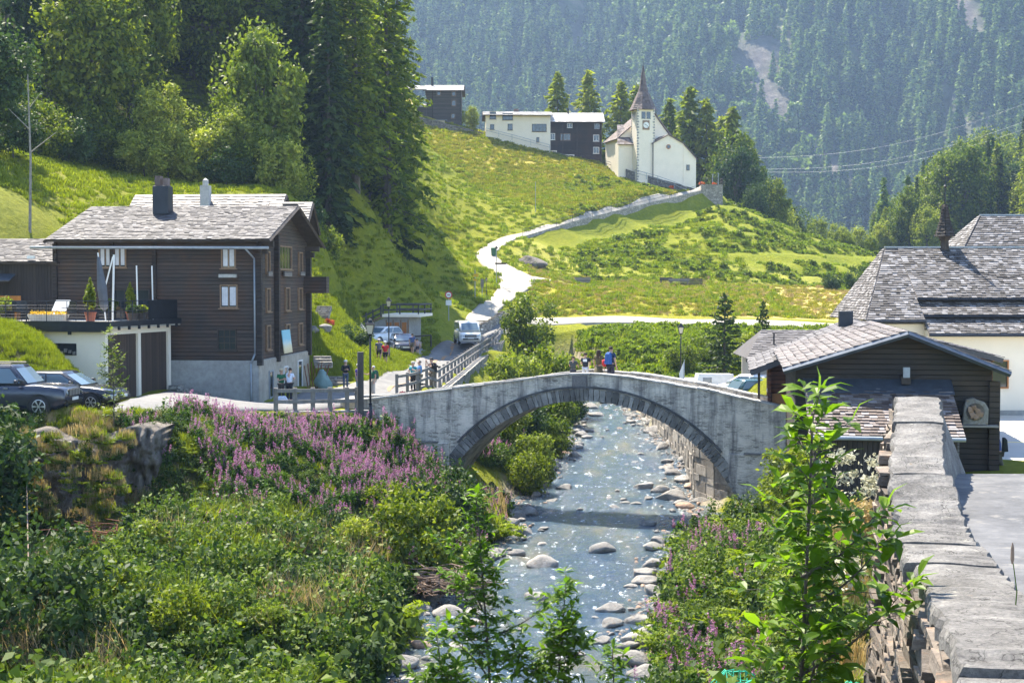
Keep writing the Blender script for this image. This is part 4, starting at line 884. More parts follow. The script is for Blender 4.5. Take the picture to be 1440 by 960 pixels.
# bushes
for px,py,D,s,sz,k,l in [(622,775,54,.8,.85,2,'dark bush growing against the left foot of the arch'),(598,805,50,.65,.65,2,'dark green bush over the driftwood pile'),(585,820,47,.75,.85,0,'leafy bush at the left river edge, nearest the driftwood'),
   (725,640,78,.95,.95,2,'large dark bush on the bank seen through the arch'),(765,610,86,.85,.9,0,'green bush by the water seen under the arch crown'),(790,592,97,.8,.8,2,'dark bush furthest upstream under the arch'),(700,655,72,.7,.65,0,'low bush just behind the left side of the arch'),(742,672,67.5,.55,.6,0,'bush hanging over the water inside the arch, nearest the left foot'),(752,655,70.5,.6,.7,1,'pale bush over the water inside the arch'),(778,628,81,.6,.7,0,'bush on the stream bank between the large dark ones under the arch'),
   (725,540,92,1.05,1.2,1,'tall pale bush between the road fence and the bridge'),(755,530,98,1.3,1.45,0,'big green bush behind the bridge people'),(690,545,80,.5,.45,1,'small pale bush against the road fence'),(790,530,104,1.1,1.2,1,'light bush right of the bridge people'),(745,500,118,1.1,1.3,0,'bush by the far end of the road fence'),(728,500,122,.7,.7,2,'dark bush at the upper end of the road fence'),
   (500,470,100,.6,.5,2,'rounded dark bush at the garden house ramp'),(-50,650,43,1.15,1.1,2,'big dark bush cut by the left edge of the photo, below the grey car'),(40,900,33,.9,.9,2,'dark elder bush in the lower left corner'),(1120,680,49,.7,.7,1,'yellow green bush right of the bridge end'),
   (1170,420,182,.6,.6,2,'round dark bush on the terraced slope'),(1205,410,185,.75,1.0,2,'dark bush standing alone at the foot of the terraces'),(1000,540,118,.9,.8,0,'green bush in front of the hill meadow, left of the parked vans'),(900,520,118,.8,.6,1,'bright low bush beyond the bridge crown'),(960,535,112,.7,.6,0,'small bush beside the white flag'),(1060,535,112,.8,.8,1,'yellow green bush under the young pine'),(1095,530,112,.8,.8,0,'dark green bush beside the neighbouring house')]:
    p = P(px,py,D); put_tree(bsh[k],px,py,D,l,'bush',s=s,sz=sz)
for i,(px,py,D,s,sz,k) in enumerate([(140,870,37,.42,.5,0),(330,815,43.5,.45,.45,1),(430,865,40,.5,.5,2),(250,945,35.5,.42,.5,0),(500,800,47,.45,.5,1),(345,735,49.5,.4,.45,2),(90,935,33.8,.4,.5,2),(380,945,35.8,.4,.42,1),(545,745,54,.5,.5,0),(455,760,49,.45,.5,2),(205,800,43,.38,.42,1),(290,870,38.5,.4,.4,2)]):
    put_tree(bsh[k],px,py,D,'low leafy shrub rising out of the undergrowth of the left bank','bush','low shrubs on the left river bank',s=s,sz=sz)
pine = conifer('pine_tree', 8, 5.4, 70, 46, .24, 'lf_spruce', 570, .05, .06, .6)
put_tree(pine, 1018, 532, 108, 'wide young pine behind the right end of the bridge', s=.82, sz=.83); put_tree(pine, 1072, 505, 112, 'narrow young pine over the grey slate roof', s=.4, sz=.7)
pole = thing('bare_pole', (P(42,330,84).x, 84, h1(P(42,330,84).x,84)), 0, 'thin bare grey dead tree at the far left of the lawn', 'tree')
MB().path([(0,0,-.3),(.1,0,4),(.0,0,9.2)],[.09,.07,.03],7).build('trunk','bark_pale',pole); MB().path([(.05,0,4.6),(1.6,0,5.8)],[.04,.015],4).path([(.05,0,6),(-1.2,.2,7.2)],[.04,.012],4).path([(.05,0,7.2),(.9,-.2,8.2)],[.03,.01],4).build('branches','bark_pale',pole)

# ------------------------------------------------------------------ ash saplings close to the camera
def ash(name, loc, H, nodes, llen, label, seed, bend=(0,0), mat='lf_ash', spread=.55, leafl=7, branches=0, br_at=.4):
    r = np.random.default_rng(seed); t = thing(name, loc, 0, label, 'sapling'); tw = MB(); C_ = []
    V = []; Fc = []; cnt = 0
    def compound(base, d, L, n):
        L *= r.uniform(.6,1.15)
        nonlocal cnt
        d = Vector(d).normalized(); side = d.cross(Vector((0,0,1)))
        if side.length < .1: side = Vector((1,0,0))
        side.normalize(); pts_ = [base+d*L*s+Vector((0,0,-.30*L*s*s)) for s in (0,.35,.7,1)]
        tw.path(pts_, [.004,.003,.003,.002], 4)
        prs = [(s, sd) for s in np.linspace(.3,.92,n//2) for sd in (-1,1)]+[(1.0, 0)]
        for s, sd in prs:
            b = base+d*L*s+Vector((0,0,-.30*L*s*s)); q = (d*(.45 if sd else 1)+side*sd*.85+Vector((0,0,-.2+r.normal()*.25))+Vector(r.normal(size=3)*.1)).normalized()
            l = llen*r.uniform(.55,1.2)*(.8+.35*s); up = Vector((r.normal()*.3,r.normal()*.3,1)); w = q.cross(up).normalized()*l*.21; nn = w.cross(q).normalized()*l*.05
            pp = [b, b+q*l*.3-w*.85+nn, b+q*l*.3+w*.85+nn, b+q*l*.62-w*.9+nn*.6, b+q*l*.62+w*.9+nn*.6, b+q*l-nn*r.uniform(2,7), b+q*l*.3, b+q*l*.62]
            V.extend(pp); Fc.extend([(cnt,cnt+1,cnt+6,cnt),(cnt,cnt+6,cnt+2,cnt),(cnt+1,cnt+3,cnt+7,cnt+6),(cnt+6,cnt+7,cnt+4,cnt+2),(cnt+3,cnt+5,cnt+7,cnt+3),(cnt+7,cnt+5,cnt+4,cnt+7)]); cnt += 8
    def stem(p0, p1, k, r0, top=True, Lf=1.0):
        pts_ = [p0.lerp(p1, s)+Vector((math.sin(s*3)*.05, 0, math.sin(s*PI)*-.02)) for s in np.linspace(0,1,9)]
        tw.path(pts_, list(np.linspace(r0, r0*.25, 9)), 7); dd = (p1-p0).normalized()
        for i in range(k):
            s = .12+.88*i/(k-1); b = p0.lerp(p1, s)+Vector((math.sin(s*3)*.05,0,0)); a = i*PI/2+r.uniform(-.5,.5)
            for sd in (0, PI):
                u = .5+1.0*s*s; L = llen*3.0*(1.15-.35*s)*Lf*r.uniform(.8,1.15)
                compound(b, (math.cos(a+sd), math.sin(a+sd), u), L, leafl+(2 if r.uniform() > .5 else 0))
        if top: compound(p1, (dd.x+.1, dd.y, 1), llen*1.6, 5)
    top = Vector((bend[0], bend[1], H)); stem(Vector((0,0,0)), top, nodes, H*.004+.009)
    for i in range(branches):
        s = br_at+(.85-br_at)*i/max(1,branches); b = Vector((0,0,0)).lerp(top, s); a = r.uniform(0,6.28); L = H*.20*(1.15-s)
        stem(b, b+Vector((math.cos(a)*L*spread*1.6, math.sin(a)*L*spread, L)), 5, .012, Lf=.8)
    me_ = bpy.data.meshes.new('leaves'); fcs = [tuple(dict.fromkeys(f)) for f in Fc]; me_.from_pydata([tuple(v) for v in V], [], fcs); me_.materials.append(M[mat]); me_.update()
    o = bpy.data.objects.new('leaves', me_); COL.objects.link(o); o.parent = t; tw.build('stem', 'bark', t, smooth=True); return t
pA = P(698,980,17.5); ash('ash_sapling', (pA.x,pA.y,2.6), P(672,708,17.5).z-2.6, 46, .14, 'slender ash sapling with feathery leaves rising from the water edge, front centre', 61, (-.25,0), branches=7, br_at=.55, leafl=9, spread=1.1)
pB = P(745,990,17.0); ash('ash_sapling', (pB.x,pB.y,2.6), P(790,830,17.0).z-2.6, 42, .14, 'shorter ash sapling leaning right, beside the front centre one', 62, (.42,0), branches=6, br_at=.66, leafl=9, spread=1.1)
pC = P(650,1010,16.5); ash('ash_sapling', (pC.x,pC.y,2.8), P(610,900,16.5).z-2.8, 34, .13, 'low ash sapling leaning left over the stream edge stones', 63, (-.3,0), branches=3, br_at=.75, leafl=9, spread=1.0)
pD = P(860,1020,13.5); ash('ash_sapling', (pD.x,pD.y,3.6), P(850,925,13.5).z-3.6, 44, .11, 'ash sapling top just reaching into the bottom edge of the photo', 64, (0,0), leafl=9)
pE = P(1072,980,9.6); ash('ash_sapling', (pE.x,pE.y,3.5), P(1132,590,9.6).z-3.5, 60, .165, 'tall glossy sapling in front of the bridge right end, beside the stone parapet', 65, (.32,0), branches=6, br_at=.60, spread=.8)
pF = P(1125,1000,12); ash('ash_sapling', (pF.x,pF.y,3.5), P(1120,640,12).z-3.5, 64, .095, 'yellow green sapling just behind the tall glossy one', 66, (.1,0), mat='lf_fern', branches=3)
pG = P(160,600,51); ash('young_maple', (pG.x,pG.y,h1(pG.x,pG.y)), P(152,470,51).z-h1(pG.x,pG.y), 18, .16, 'young leafy maple standing in front of the garage doors', 67, (-.1,0), branches=5, br_at=.3, mat='lf_light')
# ------------------------------------------------------------------ the stone arch bridge
BR = math.atan2(-.318, .948)
bridge = thing('stone_arch_bridge', (-6.5, 65, 0), BR, 'old humpbacked stone arch bridge with a dated stone at its crown', 'bridge')
BW = 2.7; SC, ZC, RI, TH = 10.25, -2.53, 7.48, .52
topz = lambda s: float(np.interp(s, [-1.5,0,3,6.2,8.3,9.9,11.2,12.7,15.7,19,23], [4.70,4.78,5.22,5.66,5.98,6.17,6.12,5.98,5.55,4.88,4.05]))
def arcpts(rad, zmin, n=40):
    a0 = math.asin((zmin-ZC)/rad); return [(SC-rad*math.cos(a0+(PI-2*a0)*i/n), ZC+rad*math.sin(a0+(PI-2*a0)*i/n)) for i in range(n+1)]
S_ = sorted(set(list(np.linspace(-1.5, 23, 60))+[p[0] for p in arcpts(RI+TH*.5, .3)]))
def under(s):
    d = (RI+.25)**2-(s-SC)**2
    return max(-.6, ZC+math.sqrt(d)) if d > 0 else -.6
mb = MB()
for y0, y1 in ((0, .42), (BW-.42, BW)):     # two spandrel walls with parapets
    rings = [[(s,y0,under(s)),(s,y1,under(s)),(s,y1,topz(s)-.06),(s,y0,topz(s)-.06)] for s in S_]; mb.loft(rings)
mb.build('spandrel_wall', 'bridge', bridge)
mb = MB(); mb.loft([[(s,.40,topz(s)-1.0),(s,BW-.40,topz(s)-1.0),(s,BW-.40,topz(s)-.68),(s,.40,topz(s)-.68)] for s in np.linspace(-1.5,23,50)]); mb.build('deck', 'concrete', bridge)
# lower abutment faces standing proud of the wall
mb = MB()
for xs in ((-1.5, 3.9), (16.5, 23)):
    ss = np.linspace(xs[0], xs[1], 14); lo = lambda s: under(s)+.0
    mb.loft([[(s,-.10,-.6 if (s < 3.0 or s > 17.5) else under(s)-.2),(s,.06,-.6 if (s < 3.0 or s > 17.5) else under(s)-.2),(s,.06,2.92),(s,-.10,2.86)] for s in ss])
mb.build('abutment', 'bridge', bridge)
for xs in ((-1.5, 3.35), (17.15, 23)): MB().loft([[(s,-.17,2.87),(s,.1,2.87),(s,.1,2.95),(s,-.17,2.94)] for s in np.linspace(xs[0],xs[1],5)]).build('string_course', 'voussoir', bridge)
# ring of individual voussoirs, both faces, and the soffit between them
nst = 78; a0 = math.asin((.2-ZC)/RI); a1 = PI-a0
for face in (0, 1):
    a = a0; mb = MB()
    while a < a1:
        w_ = (a1-a0)/nst*random.uniform(.7,1.35); b_ = min(a1, a+w_); g = .0022
        ro = RI+TH*random.uniform(.93,1.03); ri = RI-.01*random.random()
        yf = -.05-random.uniform(0,.035); yb = .5
        if face: yf, yb = BW+.05, BW-.45
        q = []
        for yy_ in (yf, yb):
            for an, rd in ((a+g, ri),(b_-g, ri),(b_-g, ro),(a+g, ro)): q.append((SC-rd*math.cos(an), yy_, ZC+rd*math.sin(an)))
        mb.add(q, [(0,1,2,3),(7,6,5,4),(0,4,5,1),(1,5,6,2),(2,6,7,3),(3,7,4,0)]); a = b_
    mb.build('arch_ring', 'voussoir', bridge)
mb = MB(); A_i = arcpts(RI+.02, .0, 50); mb.loft([[(p[0],.3,p[1]),(p[0],BW-.3,p[1]),(p[0]+(p[0]-SC)*.05,BW-.3,p[1]+.3),(p[0]+(p[0]-SC)*.05,.3,p[1]+.3)] for p in A_i]); mb.build('arch_vault', 'voussoir', bridge, smooth=True)
mb = MB(); A_o = arcpts(RI+TH+.03, 2.9, 46); mb.loft([[(p[0],-.11,p[1]),(p[0],.05,p[1]),(SC+(p[0]-SC)*1.011,.05,ZC+(p[1]-ZC)*1.011),(SC+(p[0]-SC)*1.011,-.11,ZC+(p[1]-ZC)*1.011)] for p in A_o]); mb.build('arch_moulding', stone('dark_moulding', (.05,.05,.05), (.12,.12,.12), 3), bridge)
# coping slabs
mb = MB()
for y0 in (-.09, BW-.47):
    s = -1.5
    while s < 23:
        l = random.uniform(.45,1.1); e = min(23, s+l); t = random.uniform(.045,.075); o_ = random.uniform(-.03,.03)
        za, zb = topz(s)-.06, topz(e)-.06; lift = random.uniform(0,.025)
        q = [(s+.01,y0+o_,za+lift),(e-.01,y0+o_,zb+lift),(e-.01,y0+.56,zb+lift),(s+.01,y0+.56,za+lift)]
        mb.add(q+[(a,b_,c_+t) for a,b_,c_ in q], [(3,2,1,0),(4,5,6,7),(0,1,5,4),(1,2,6,5),(2,3,7,6),(3,0,4,7)]); s = e
mb.build('coping', stone('coping_slab', (.34,.33,.31), (.58,.56,.53), 2, isl=.25), bridge)
# date stone
mb = MB(); mb.box((9.97,-.03,5.74), (.66,.12,.58)); ds = mb.build('date_stone', stone('date_stone', (.13,.12,.12), (.22,.20,.19), 3), bridge, bevel=.01)
def text(s, size, parent, loc, mat, rz=0, ext=.006, name='lettering', rx=PI/2, bold=False):
    cu = bpy.data.curves.new(name, 'FONT'); cu.body = s; cu.size = size; cu.align_x = 'CENTER'; cu.align_y = 'CENTER'; cu.extrude = ext
    tmp = bpy.data.objects.new(name, cu); me_ = bpy.data.meshes.new_from_object(tmp); bpy.data.objects.remove(tmp)
    me_.materials.clear(); me_.materials.append(M[mat] if isinstance(mat, str) else mat)
    o = bpy.data.objects.new(name, me_); COL.objects.link(o); o.parent = parent; o.location = loc; o.rotation_euler = (rx, 0, rz); return o
text('1564', .27, ds, (9.97,-.095,5.80), 'rock')
M['shade_iron'] = M['iron']
def blocks_wall(mb, pts_, h, t, n=.45, hh=.16):
    """courses of separate stones along a polyline of (x,y,zbase)"""
    for i in range(len(pts_)-1):
        a = Vector(pts_[i]); b_ = Vector(pts_[i+1]); L = (b_-a).length; rz = math.atan2(b_.y-a.y, b_.x-a.x); z = 0
        while z < h-.02:
            ch = min(h-z, hh*random.uniform(.7,1.4)); s = 0
            while s < L:
                l = n*random.uniform(.4,1.6); e = min(L, s+l); c_ = a.lerp(b_, (s+e)/2/L)
                mb.box((c_.x,c_.y,c_.z+z+ch/2), (e-s-.015, t*random.uniform(.88,1.08), ch-.012), rz, .03); s = e
            z += ch
    return mb
# terrace retaining wall under the wooden fence
w1 = P(383,586,64.3); w2 = P(522,588,64.9)
mb = blocks_wall(MB(), [(w1.x,w1.y-.15,3.3),(w2.x,w2.y-.15,3.35)], .95, .5, .5, .2); tag(mb.build('terrace_wall', stone('grey_wall_stone', (.20,.20,.20), (.36,.35,.34), 2, isl=.4)), 'low grey stone wall carrying the wooden fence at the left bridge end', 'wall')
# retaining wall along the far right bank under the arch
pr = [(10.25,62.7,0),(9.45,64.2,0)]+[(float(rbx(y))+.15, y, .0) for y in np.linspace(66.5, 106, 15)]
mb = blocks_wall(MB(), pr, 2.5, .7, .8, .38); tag(mb.build('river_wall', stone('river_wall_stone', (.17,.145,.12), (.40,.36,.31), 1.5, isl=.45)), 'rough stone retaining wall along the right river bank, seen through the arch', 'wall')
# retaining wall under the road, left bank upstream
mb = blocks_wall(MB(), [(p.x+.35,p.y,p.z-1.5) for p in fr], 1.5, .5, .7, .3); tag(mb.build('road_wall', 'drystone_pale'), 'pale stone wall holding the road edge above the river', 'wall')

# ------------------------------------------------------------------ wooden fences
def fence(name, pts_, zs, hgt, nrail, label, post=.14, mat='post_grey', rail=.10, ext=0, seg=None, thin=.05, raildrop=0):
    t = thing(name, (pts_[0][0], pts_[0][1], zs[0]), 0, label, 'fence'); o0 = Vector((pts_[0][0], pts_[0][1], zs[0]))
    V_ = [Vector((p[0],p[1],z))-o0 for p, z in zip(pts_, zs)]
    for v in V_:
        mb = MB(); mb.box((v.x,v.y,v.z+hgt/2-.15), (post,post*.8,hgt+.3), .1); mb.build('post', mat, t, bevel=.01)
    for k in range(nrail):
        z = hgt*(.88-k*.88/nrail)-raildrop; mb = MB()
        for a, b_ in zip(V_[:-1], V_[1:]):
            d = b_-a; L = d.length; rz = math.atan2(d.y,d.x); u = Vector((0,0,z)); c_ = (a+b_)/2+u+Vector((math.sin(rz),-math.cos(rz),0))*(post*.4+thin/2)
            mb.box(c_, (L+.02, thin, rail), rz, 0, (0,-math.asin(d.z/L)))
        mb.build('rail', mat, t)
    return t
px_ = [388,415,440,464,488]; fp = [P(x,578,64.4+.004*(x-388)) for x in px_]
fence('wooden_fence', [(p.x,p.y) for p in fp]+[(P(502,578,64.9).x,64.9)], [4.2]*6, 1.12, 2, 'grey wooden post and rail fence at the terrace edge, left of the bridge', .20, rail=.16, thin=.07)
mb = MB(); q = P(508,578,64.6); mb.box((0,0,1.3),(.27,.22,3.2),.2).build('wooden_post','post_dark',None,bevel=.015); o = bpy.data.objects['wooden_post']; o.location = (q.x,q.y-.25,4.05); tag(o, 'thick dark square wooden post at the end of the terrace fence', 'post')
rp = []
for i in range(len(fr)-1):
    k = [5,6,8,7][i]
    for j in range(k): rp.append(fr[i].lerp(fr[i+1], j/k))
first = [P(558,555,73.5), P(573,554,74.2), P(587,552,75), P(600,550,76)]
rp = first+rp; fence('road_fence', [(p.x,p.y) for p in rp], [p.z+.02 if i > 3 else h1(p.x,p.y) for i, p in enumerate(rp)], 1.1, 2, 'long grey wooden fence running up the road beside the river', .16, rail=.14, thin=.06)
bh = [P(575,498,110), P(598,487,116), P(607,478,122)]
def railing(name, pts_, hgt, label, mat='metal_dark', post=.03, n=2, step=None, cat='railing'):
    o0 = Vector(pts_[0]); t = thing(name, o0, 0, label, cat); V_ = [Vector(p)-o0 for p in pts_]
    if step:
        W2 = []
        for a, b_ in zip(V_[:-1], V_[1:]):
            k = max(1, round((b_-a).length/step)); W2 += [a.lerp(b_, j/k) for j in range(k)]
        V_ = W2+[V_[-1]]
    mb = MB()
    for v in V_: mb.tube(v+Vector((0,0,-.1)), v+Vector((0,0,hgt)), post, n=6)
    mb.build('posts', mat, t)
    for k in range(n):
        mb = MB(); z = Vector((0,0,hgt*(1-k*.48)))
        for a, b_ in zip(V_[:-1], V_[1:]): mb.tube(a+z, b_+z, post, n=6)
        mb.build('rail', mat, t)
    return t
pt = [P(576,440+25,118), P(607,474,120)]
railing('hill_rail', [(p.x,p.y,h1(p.x,p.y)) for p in (P(578,466,121), P(606,474,122))], 1.1, 'single dark handrail on two posts at the foot of the bright slope', 'beam', .07, 1, cat='railing')

# chapel path: retaining wall and railing on its valley side, upper railing
edge = [P(*b_) for a, b_ in UP[9:]]; inner = [P(*a) for a, b_ in UP[9:]]
E2 = []
for a, b_ in zip(edge[:-1], edge[1:]):
    k = max(2, int((b_-a).length/2.5)); E2 += [a.lerp(b_, j/k) for j in range(k)]
E2.append(edge[-1])
mb = MB(); rings = []
for i, p in enumerate(E2):
    t = i/(len(E2)-1); z = p.z+.06; dpt = .3+2.0*min(1, t*1.6)
    rings.append([(p.x+.05,p.y-.45,z-dpt),(p.x+.05,p.y+.05,z-dpt),(p.x,p.y+.02,z+.06),(p.x,p.y-.38,z+.06)])
mb.loft(rings); tag(mb.build('path_wall', 'drystone_pale'), 'long grey stone retaining wall under the path climbing to the chapel', 'wall')
railing('path_railing', [(p.x,p.y-.2,p.z+.08) for p in E2[::2]], 1.0, 'thin metal railing on the valley side of the chapel path', 'metal_dark', .028, 2)
# chapel terrace at the top of the path
tA = P(985,272,241.5); tB = P(1013,283,239)
mb = MB(); mb.box((33.5,240.2,24.6),(3.6,3.4,4.2),-.05); ct = mb.build('terrace_wall', 'drystone_pale'); tag(ct, 'square stone terrace block at the top of the chapel path', 'terrace wall')
def dwall(px0, py0, D0, px1, py1, D1, h, label, mat='drystone', n=14, name='stone_wall', sink=.5):
    a = P(px0,py0,D0); b_ = P(px1,py1,D1); rg = []
    for i in range(n+1):
        p = a.lerp(b_, i/n); z = p.z
        rg.append([(p.x,p.y-.25,z-h-sink),(p.x,p.y+.3,z-h-sink),(p.x,p.y+.25,z+random.uniform(-.05,.05)),(p.x,p.y-.2,z+random.uniform(-.05,.05))])
    mb = MB(); mb.loft(rg); o = mb.build(name, mat); return tag(o, label, 'wall')
dwall(590,164,259,680,187,259,.9,'dark dry stone wall below the grey house on the hill')
dwall(778,213,259,868,240,253,1.1,'dry stone wall between the dark house and the chapel')
dwall(880,238,248,985,268,243.5,1.7,'dark retaining wall below the chapel running down to the terrace')
railing('hill_railing', [tuple(P(x,y,257.5)) for x,y in ((683,187),(720,196.5),(773,211))], .9, 'thin grey railing below the white house', 'metal_grey', .035, 2, 3, 'railing')
railing('hill_railing', [tuple(P(x,y,D)) for x,y,D in ((800,217,257),(850,233,254),(870,239,252))], .9, 'brown railing between the dark house and the chapel', 'beam', .04, 2, 3, 'railing')
railing('hill_railing', [tuple(P(x,y,D)) for x,y,D in ((893,247,246),(925,256,244),(948,264,243),(965,271,241))], 1.0, 'pale railing on the slope just below the chapel', 'metal_grey', .04, 2, 2.5, 'railing')

# ------------------------------------------------------------------ camera-side parapet
t = thing('stone_parapet', (0,0,0), 0, 'thick rough stone parapet with big flat cap slabs beside the road in the right foreground', 'wall')
mat_cap = 'cap'
Wp = [Vector(p) for p in [(1.1,2.0,8.5)]+WALLP]
def wp(y):
    ysx = [p.y for p in Wp]; return Vector((float(np.interp(y, ysx, [p.x for p in Wp])), y, float(np.interp(y, ysx, [p.z for p in Wp]))))
cuts = [2.2,4.3,6.0,7.5,9.1,10.7,11.9,13.2,14.4,16.1,17.95]; offs = [0,.0,.0,.0,-.03,.02,.03,-.02,0,0]
for i in range(len(cuts)-1):
    y0, y1 = cuts[i]+.012, cuts[i+1]-.012; rings = []; nn_ = 20; wl = (.33 if cuts[i] < 14 else .29)+random.uniform(-.015,.02); wr = (.31 if cuts[i] < 14 else .27)+random.uniform(-.02,.02); th = random.uniform(.10,.16)
    for j in range(nn_+1):
        y = y0+(y1-y0)*j/nn_; c_ = wp(y); dx = wp(y+.3)-wp(y-.3); sd_ = Vector((dx.y,-dx.x,0)).normalized(); e1 = random.uniform(-.03,.03); e2 = random.uniform(-.022,.022)
        L_ = c_-sd_*(wl+e1+offs[i]); R_ = c_+sd_*(wr+e2); zt = c_.z+random.uniform(-.008,.008)+random.Random(i).uniform(-.02,.03)+.012*math.sin(j*1.3+i)
        mid = [L_.lerp(R_, q) for q in (.0,.03,.25,.5,.75,.97,1)]
        hz_ = [zt-.05,zt-.005,zt+random.uniform(-.006,.01),zt+random.uniform(0,.012),zt+random.uniform(-.006,.01),zt-.004,zt-.04]
        rings.append([(m_.x,m_.y,z_) for m_, z_ in zip(mid, hz_)]+[(R_.x,R_.y,zt-th),(L_.x,L_.y,zt-th-random.uniform(-.01,.02))])
    MB().loft(rings).build('cap_slab', 'cap', t)
# core and road-side face
mb = MB(); rg = []
for y in np.linspace(2.2,17.9,40):
    c_ = wp(y); dx = wp(y+.3)-wp(y-.3); s2 = Vector((dx.y,-dx.x,0)).normalized(); L_ = c_-s2*.22; R_ = c_+s2*.27
    rg.append([(L_.x,L_.y,c_.z-.13),(R_.x,R_.y,c_.z-.13),(R_.x,R_.y,7.2),(L_.x,L_.y,5.0)])
mb.loft(rg).build('wall_core', 'drystone', t)
# battered end of the parapet where the road dips
mb = MB(); e = wp(17.9)
mb.loft([[(e.x-.22,17.0,8.3),(e.x-.02,15.4,8.0),(e.x-.02,15.4,7.5),(e.x-.22,17.0,7.5)][:0] or [(e.x-.33,17.92,7.0),(e.x+.30,17.92,7.0),(e.x+.30,17.92,8.55),(e.x-.33,17.92,8.55)],[(5.0,18.7,6.7),(5.86,18.7,6.7),(5.74,18.7,7.95),(5.1,18.7,7.95)],[(5.5,19.8,6.4),(6.40,19.8,6.4),(6.25,19.8,7.2),(5.6,19.8,7.2)]])
mb.loft([[(wp(y).x+.2, y, 7.6), (wp(y).x+.27+b_, y, 7.6), (wp(y).x+.27+b_*.5, y, 7.6+(wp(y).z-.12-7.6)*.5), (wp(y).x+.27, y, wp(y).z-.12), (wp(y).x+.2, y, wp(y).z-.12)] for y, b_ in ((14.8,.02),(15.8,.10),(16.8,.2),(17.9,.34))])
mb.build('sloping_end', 'cap', t)
# rubble face: separate flat stones stacked dry
mb = MB(); rr2 = random.Random(4); z = 4.9
while z < 8.55:
    hh = rr2.choice([.035,.05,.06,.08,.10,.13]); y = 2.3
    while y < 17.8:
        l = rr2.uniform(.16,.42)*(2.2 if hh < .07 else 1.3); c_ = wp(y+l/2); top = c_.z-.14; zz_ = z+rr2.uniform(-.012,.012)
        if zz_+hh < top+.03:
            dx = wp(y+.4)-wp(y-.4); s2 = Vector((dx.y,-dx.x,0)).normalized(); rz = math.atan2(dx.y,dx.x)
            d_ = rr2.uniform(.22,.34); out = .215+float(fbm(y*.8,z*1.5,800,3))*.12+rr2.uniform(-.02,.025)+(top-z)*.05; cc_ = c_-s2*out
            random.seed(int(z*1000)+int(y*50)); mb.box((cc_.x,cc_.y,zz_+hh/2), (l*.97,d_,hh*.93), rz+rr2.uniform(-.10,.10), .10, (rr2.uniform(-.06,.06), rr2.uniform(-.05,.05)))
        y += l
    z += hh
mb.build('rubble_face', 'rubble', t)
random.seed(12)
# ------------------------------------------------------------------ building helpers (walls face local -y)
def window(par, x, y, z, w, h, rz=0, fm='frame_wood', div=(2,1), curt=False, depth=.07, sill=True, name='window', shut=False):
    """centre of the opening on the wall face"""
    t = MB(); f = .07
    t.bx(-w/2-f, -w/2, -depth, .02, -h/2-f, h/2+f); t.bx(w/2, w/2+f, -depth, .02, -h/2-f, h/2+f)
    t.bx(-w/2, w/2, -depth, .02, h/2, h/2+f); t.bx(-w/2, w/2, -depth, .02, -h/2-f, -h/2)
    for i in range(1, div[0]): xx = -w/2+w*i/div[0]; t.bx(xx-.022, xx+.022, -.035, .01, -h/2+.001, h/2-.001)
    for i in range(1, div[1]): zz = -h/2+h*i/div[1]; t.bx(-w/2+.001, w/2-.001, -.032, .008, zz-.018, zz+.018)
    if sill: t.bx(-w/2-.14, w/2+.14, -depth-.07, .0, -h/2-f-.05, -h/2-f-.002)
    o = t.build(name, fm, par, loc=(x,y,z), rz=rz)
    MB().bx(-w/2, w/2, -.018, -.008, -h/2, h/2).build('pane', 'glass', o)
    if curt:
        c_ = MB()
        for a, b_ in ((-w/2+.03,-.05),(.05,w/2-.03)):
            k = 6
            for i in range(k): xa = a+(b_-a)*i/k; xb = a+(b_-a)*(i+1)/k; c_.add([(xa,-.021-.006*(i%2),-h/2+.06),(xb,-.021-.006*((i+1)%2),-h/2+.06),(xb,-.021-.006*((i+1)%2),h/2-.05),(xa,-.021-.006*(i%2),h/2-.05)],[(0,1,2,3)])
        c_.build('curtain', 'curtain', o)
    return o
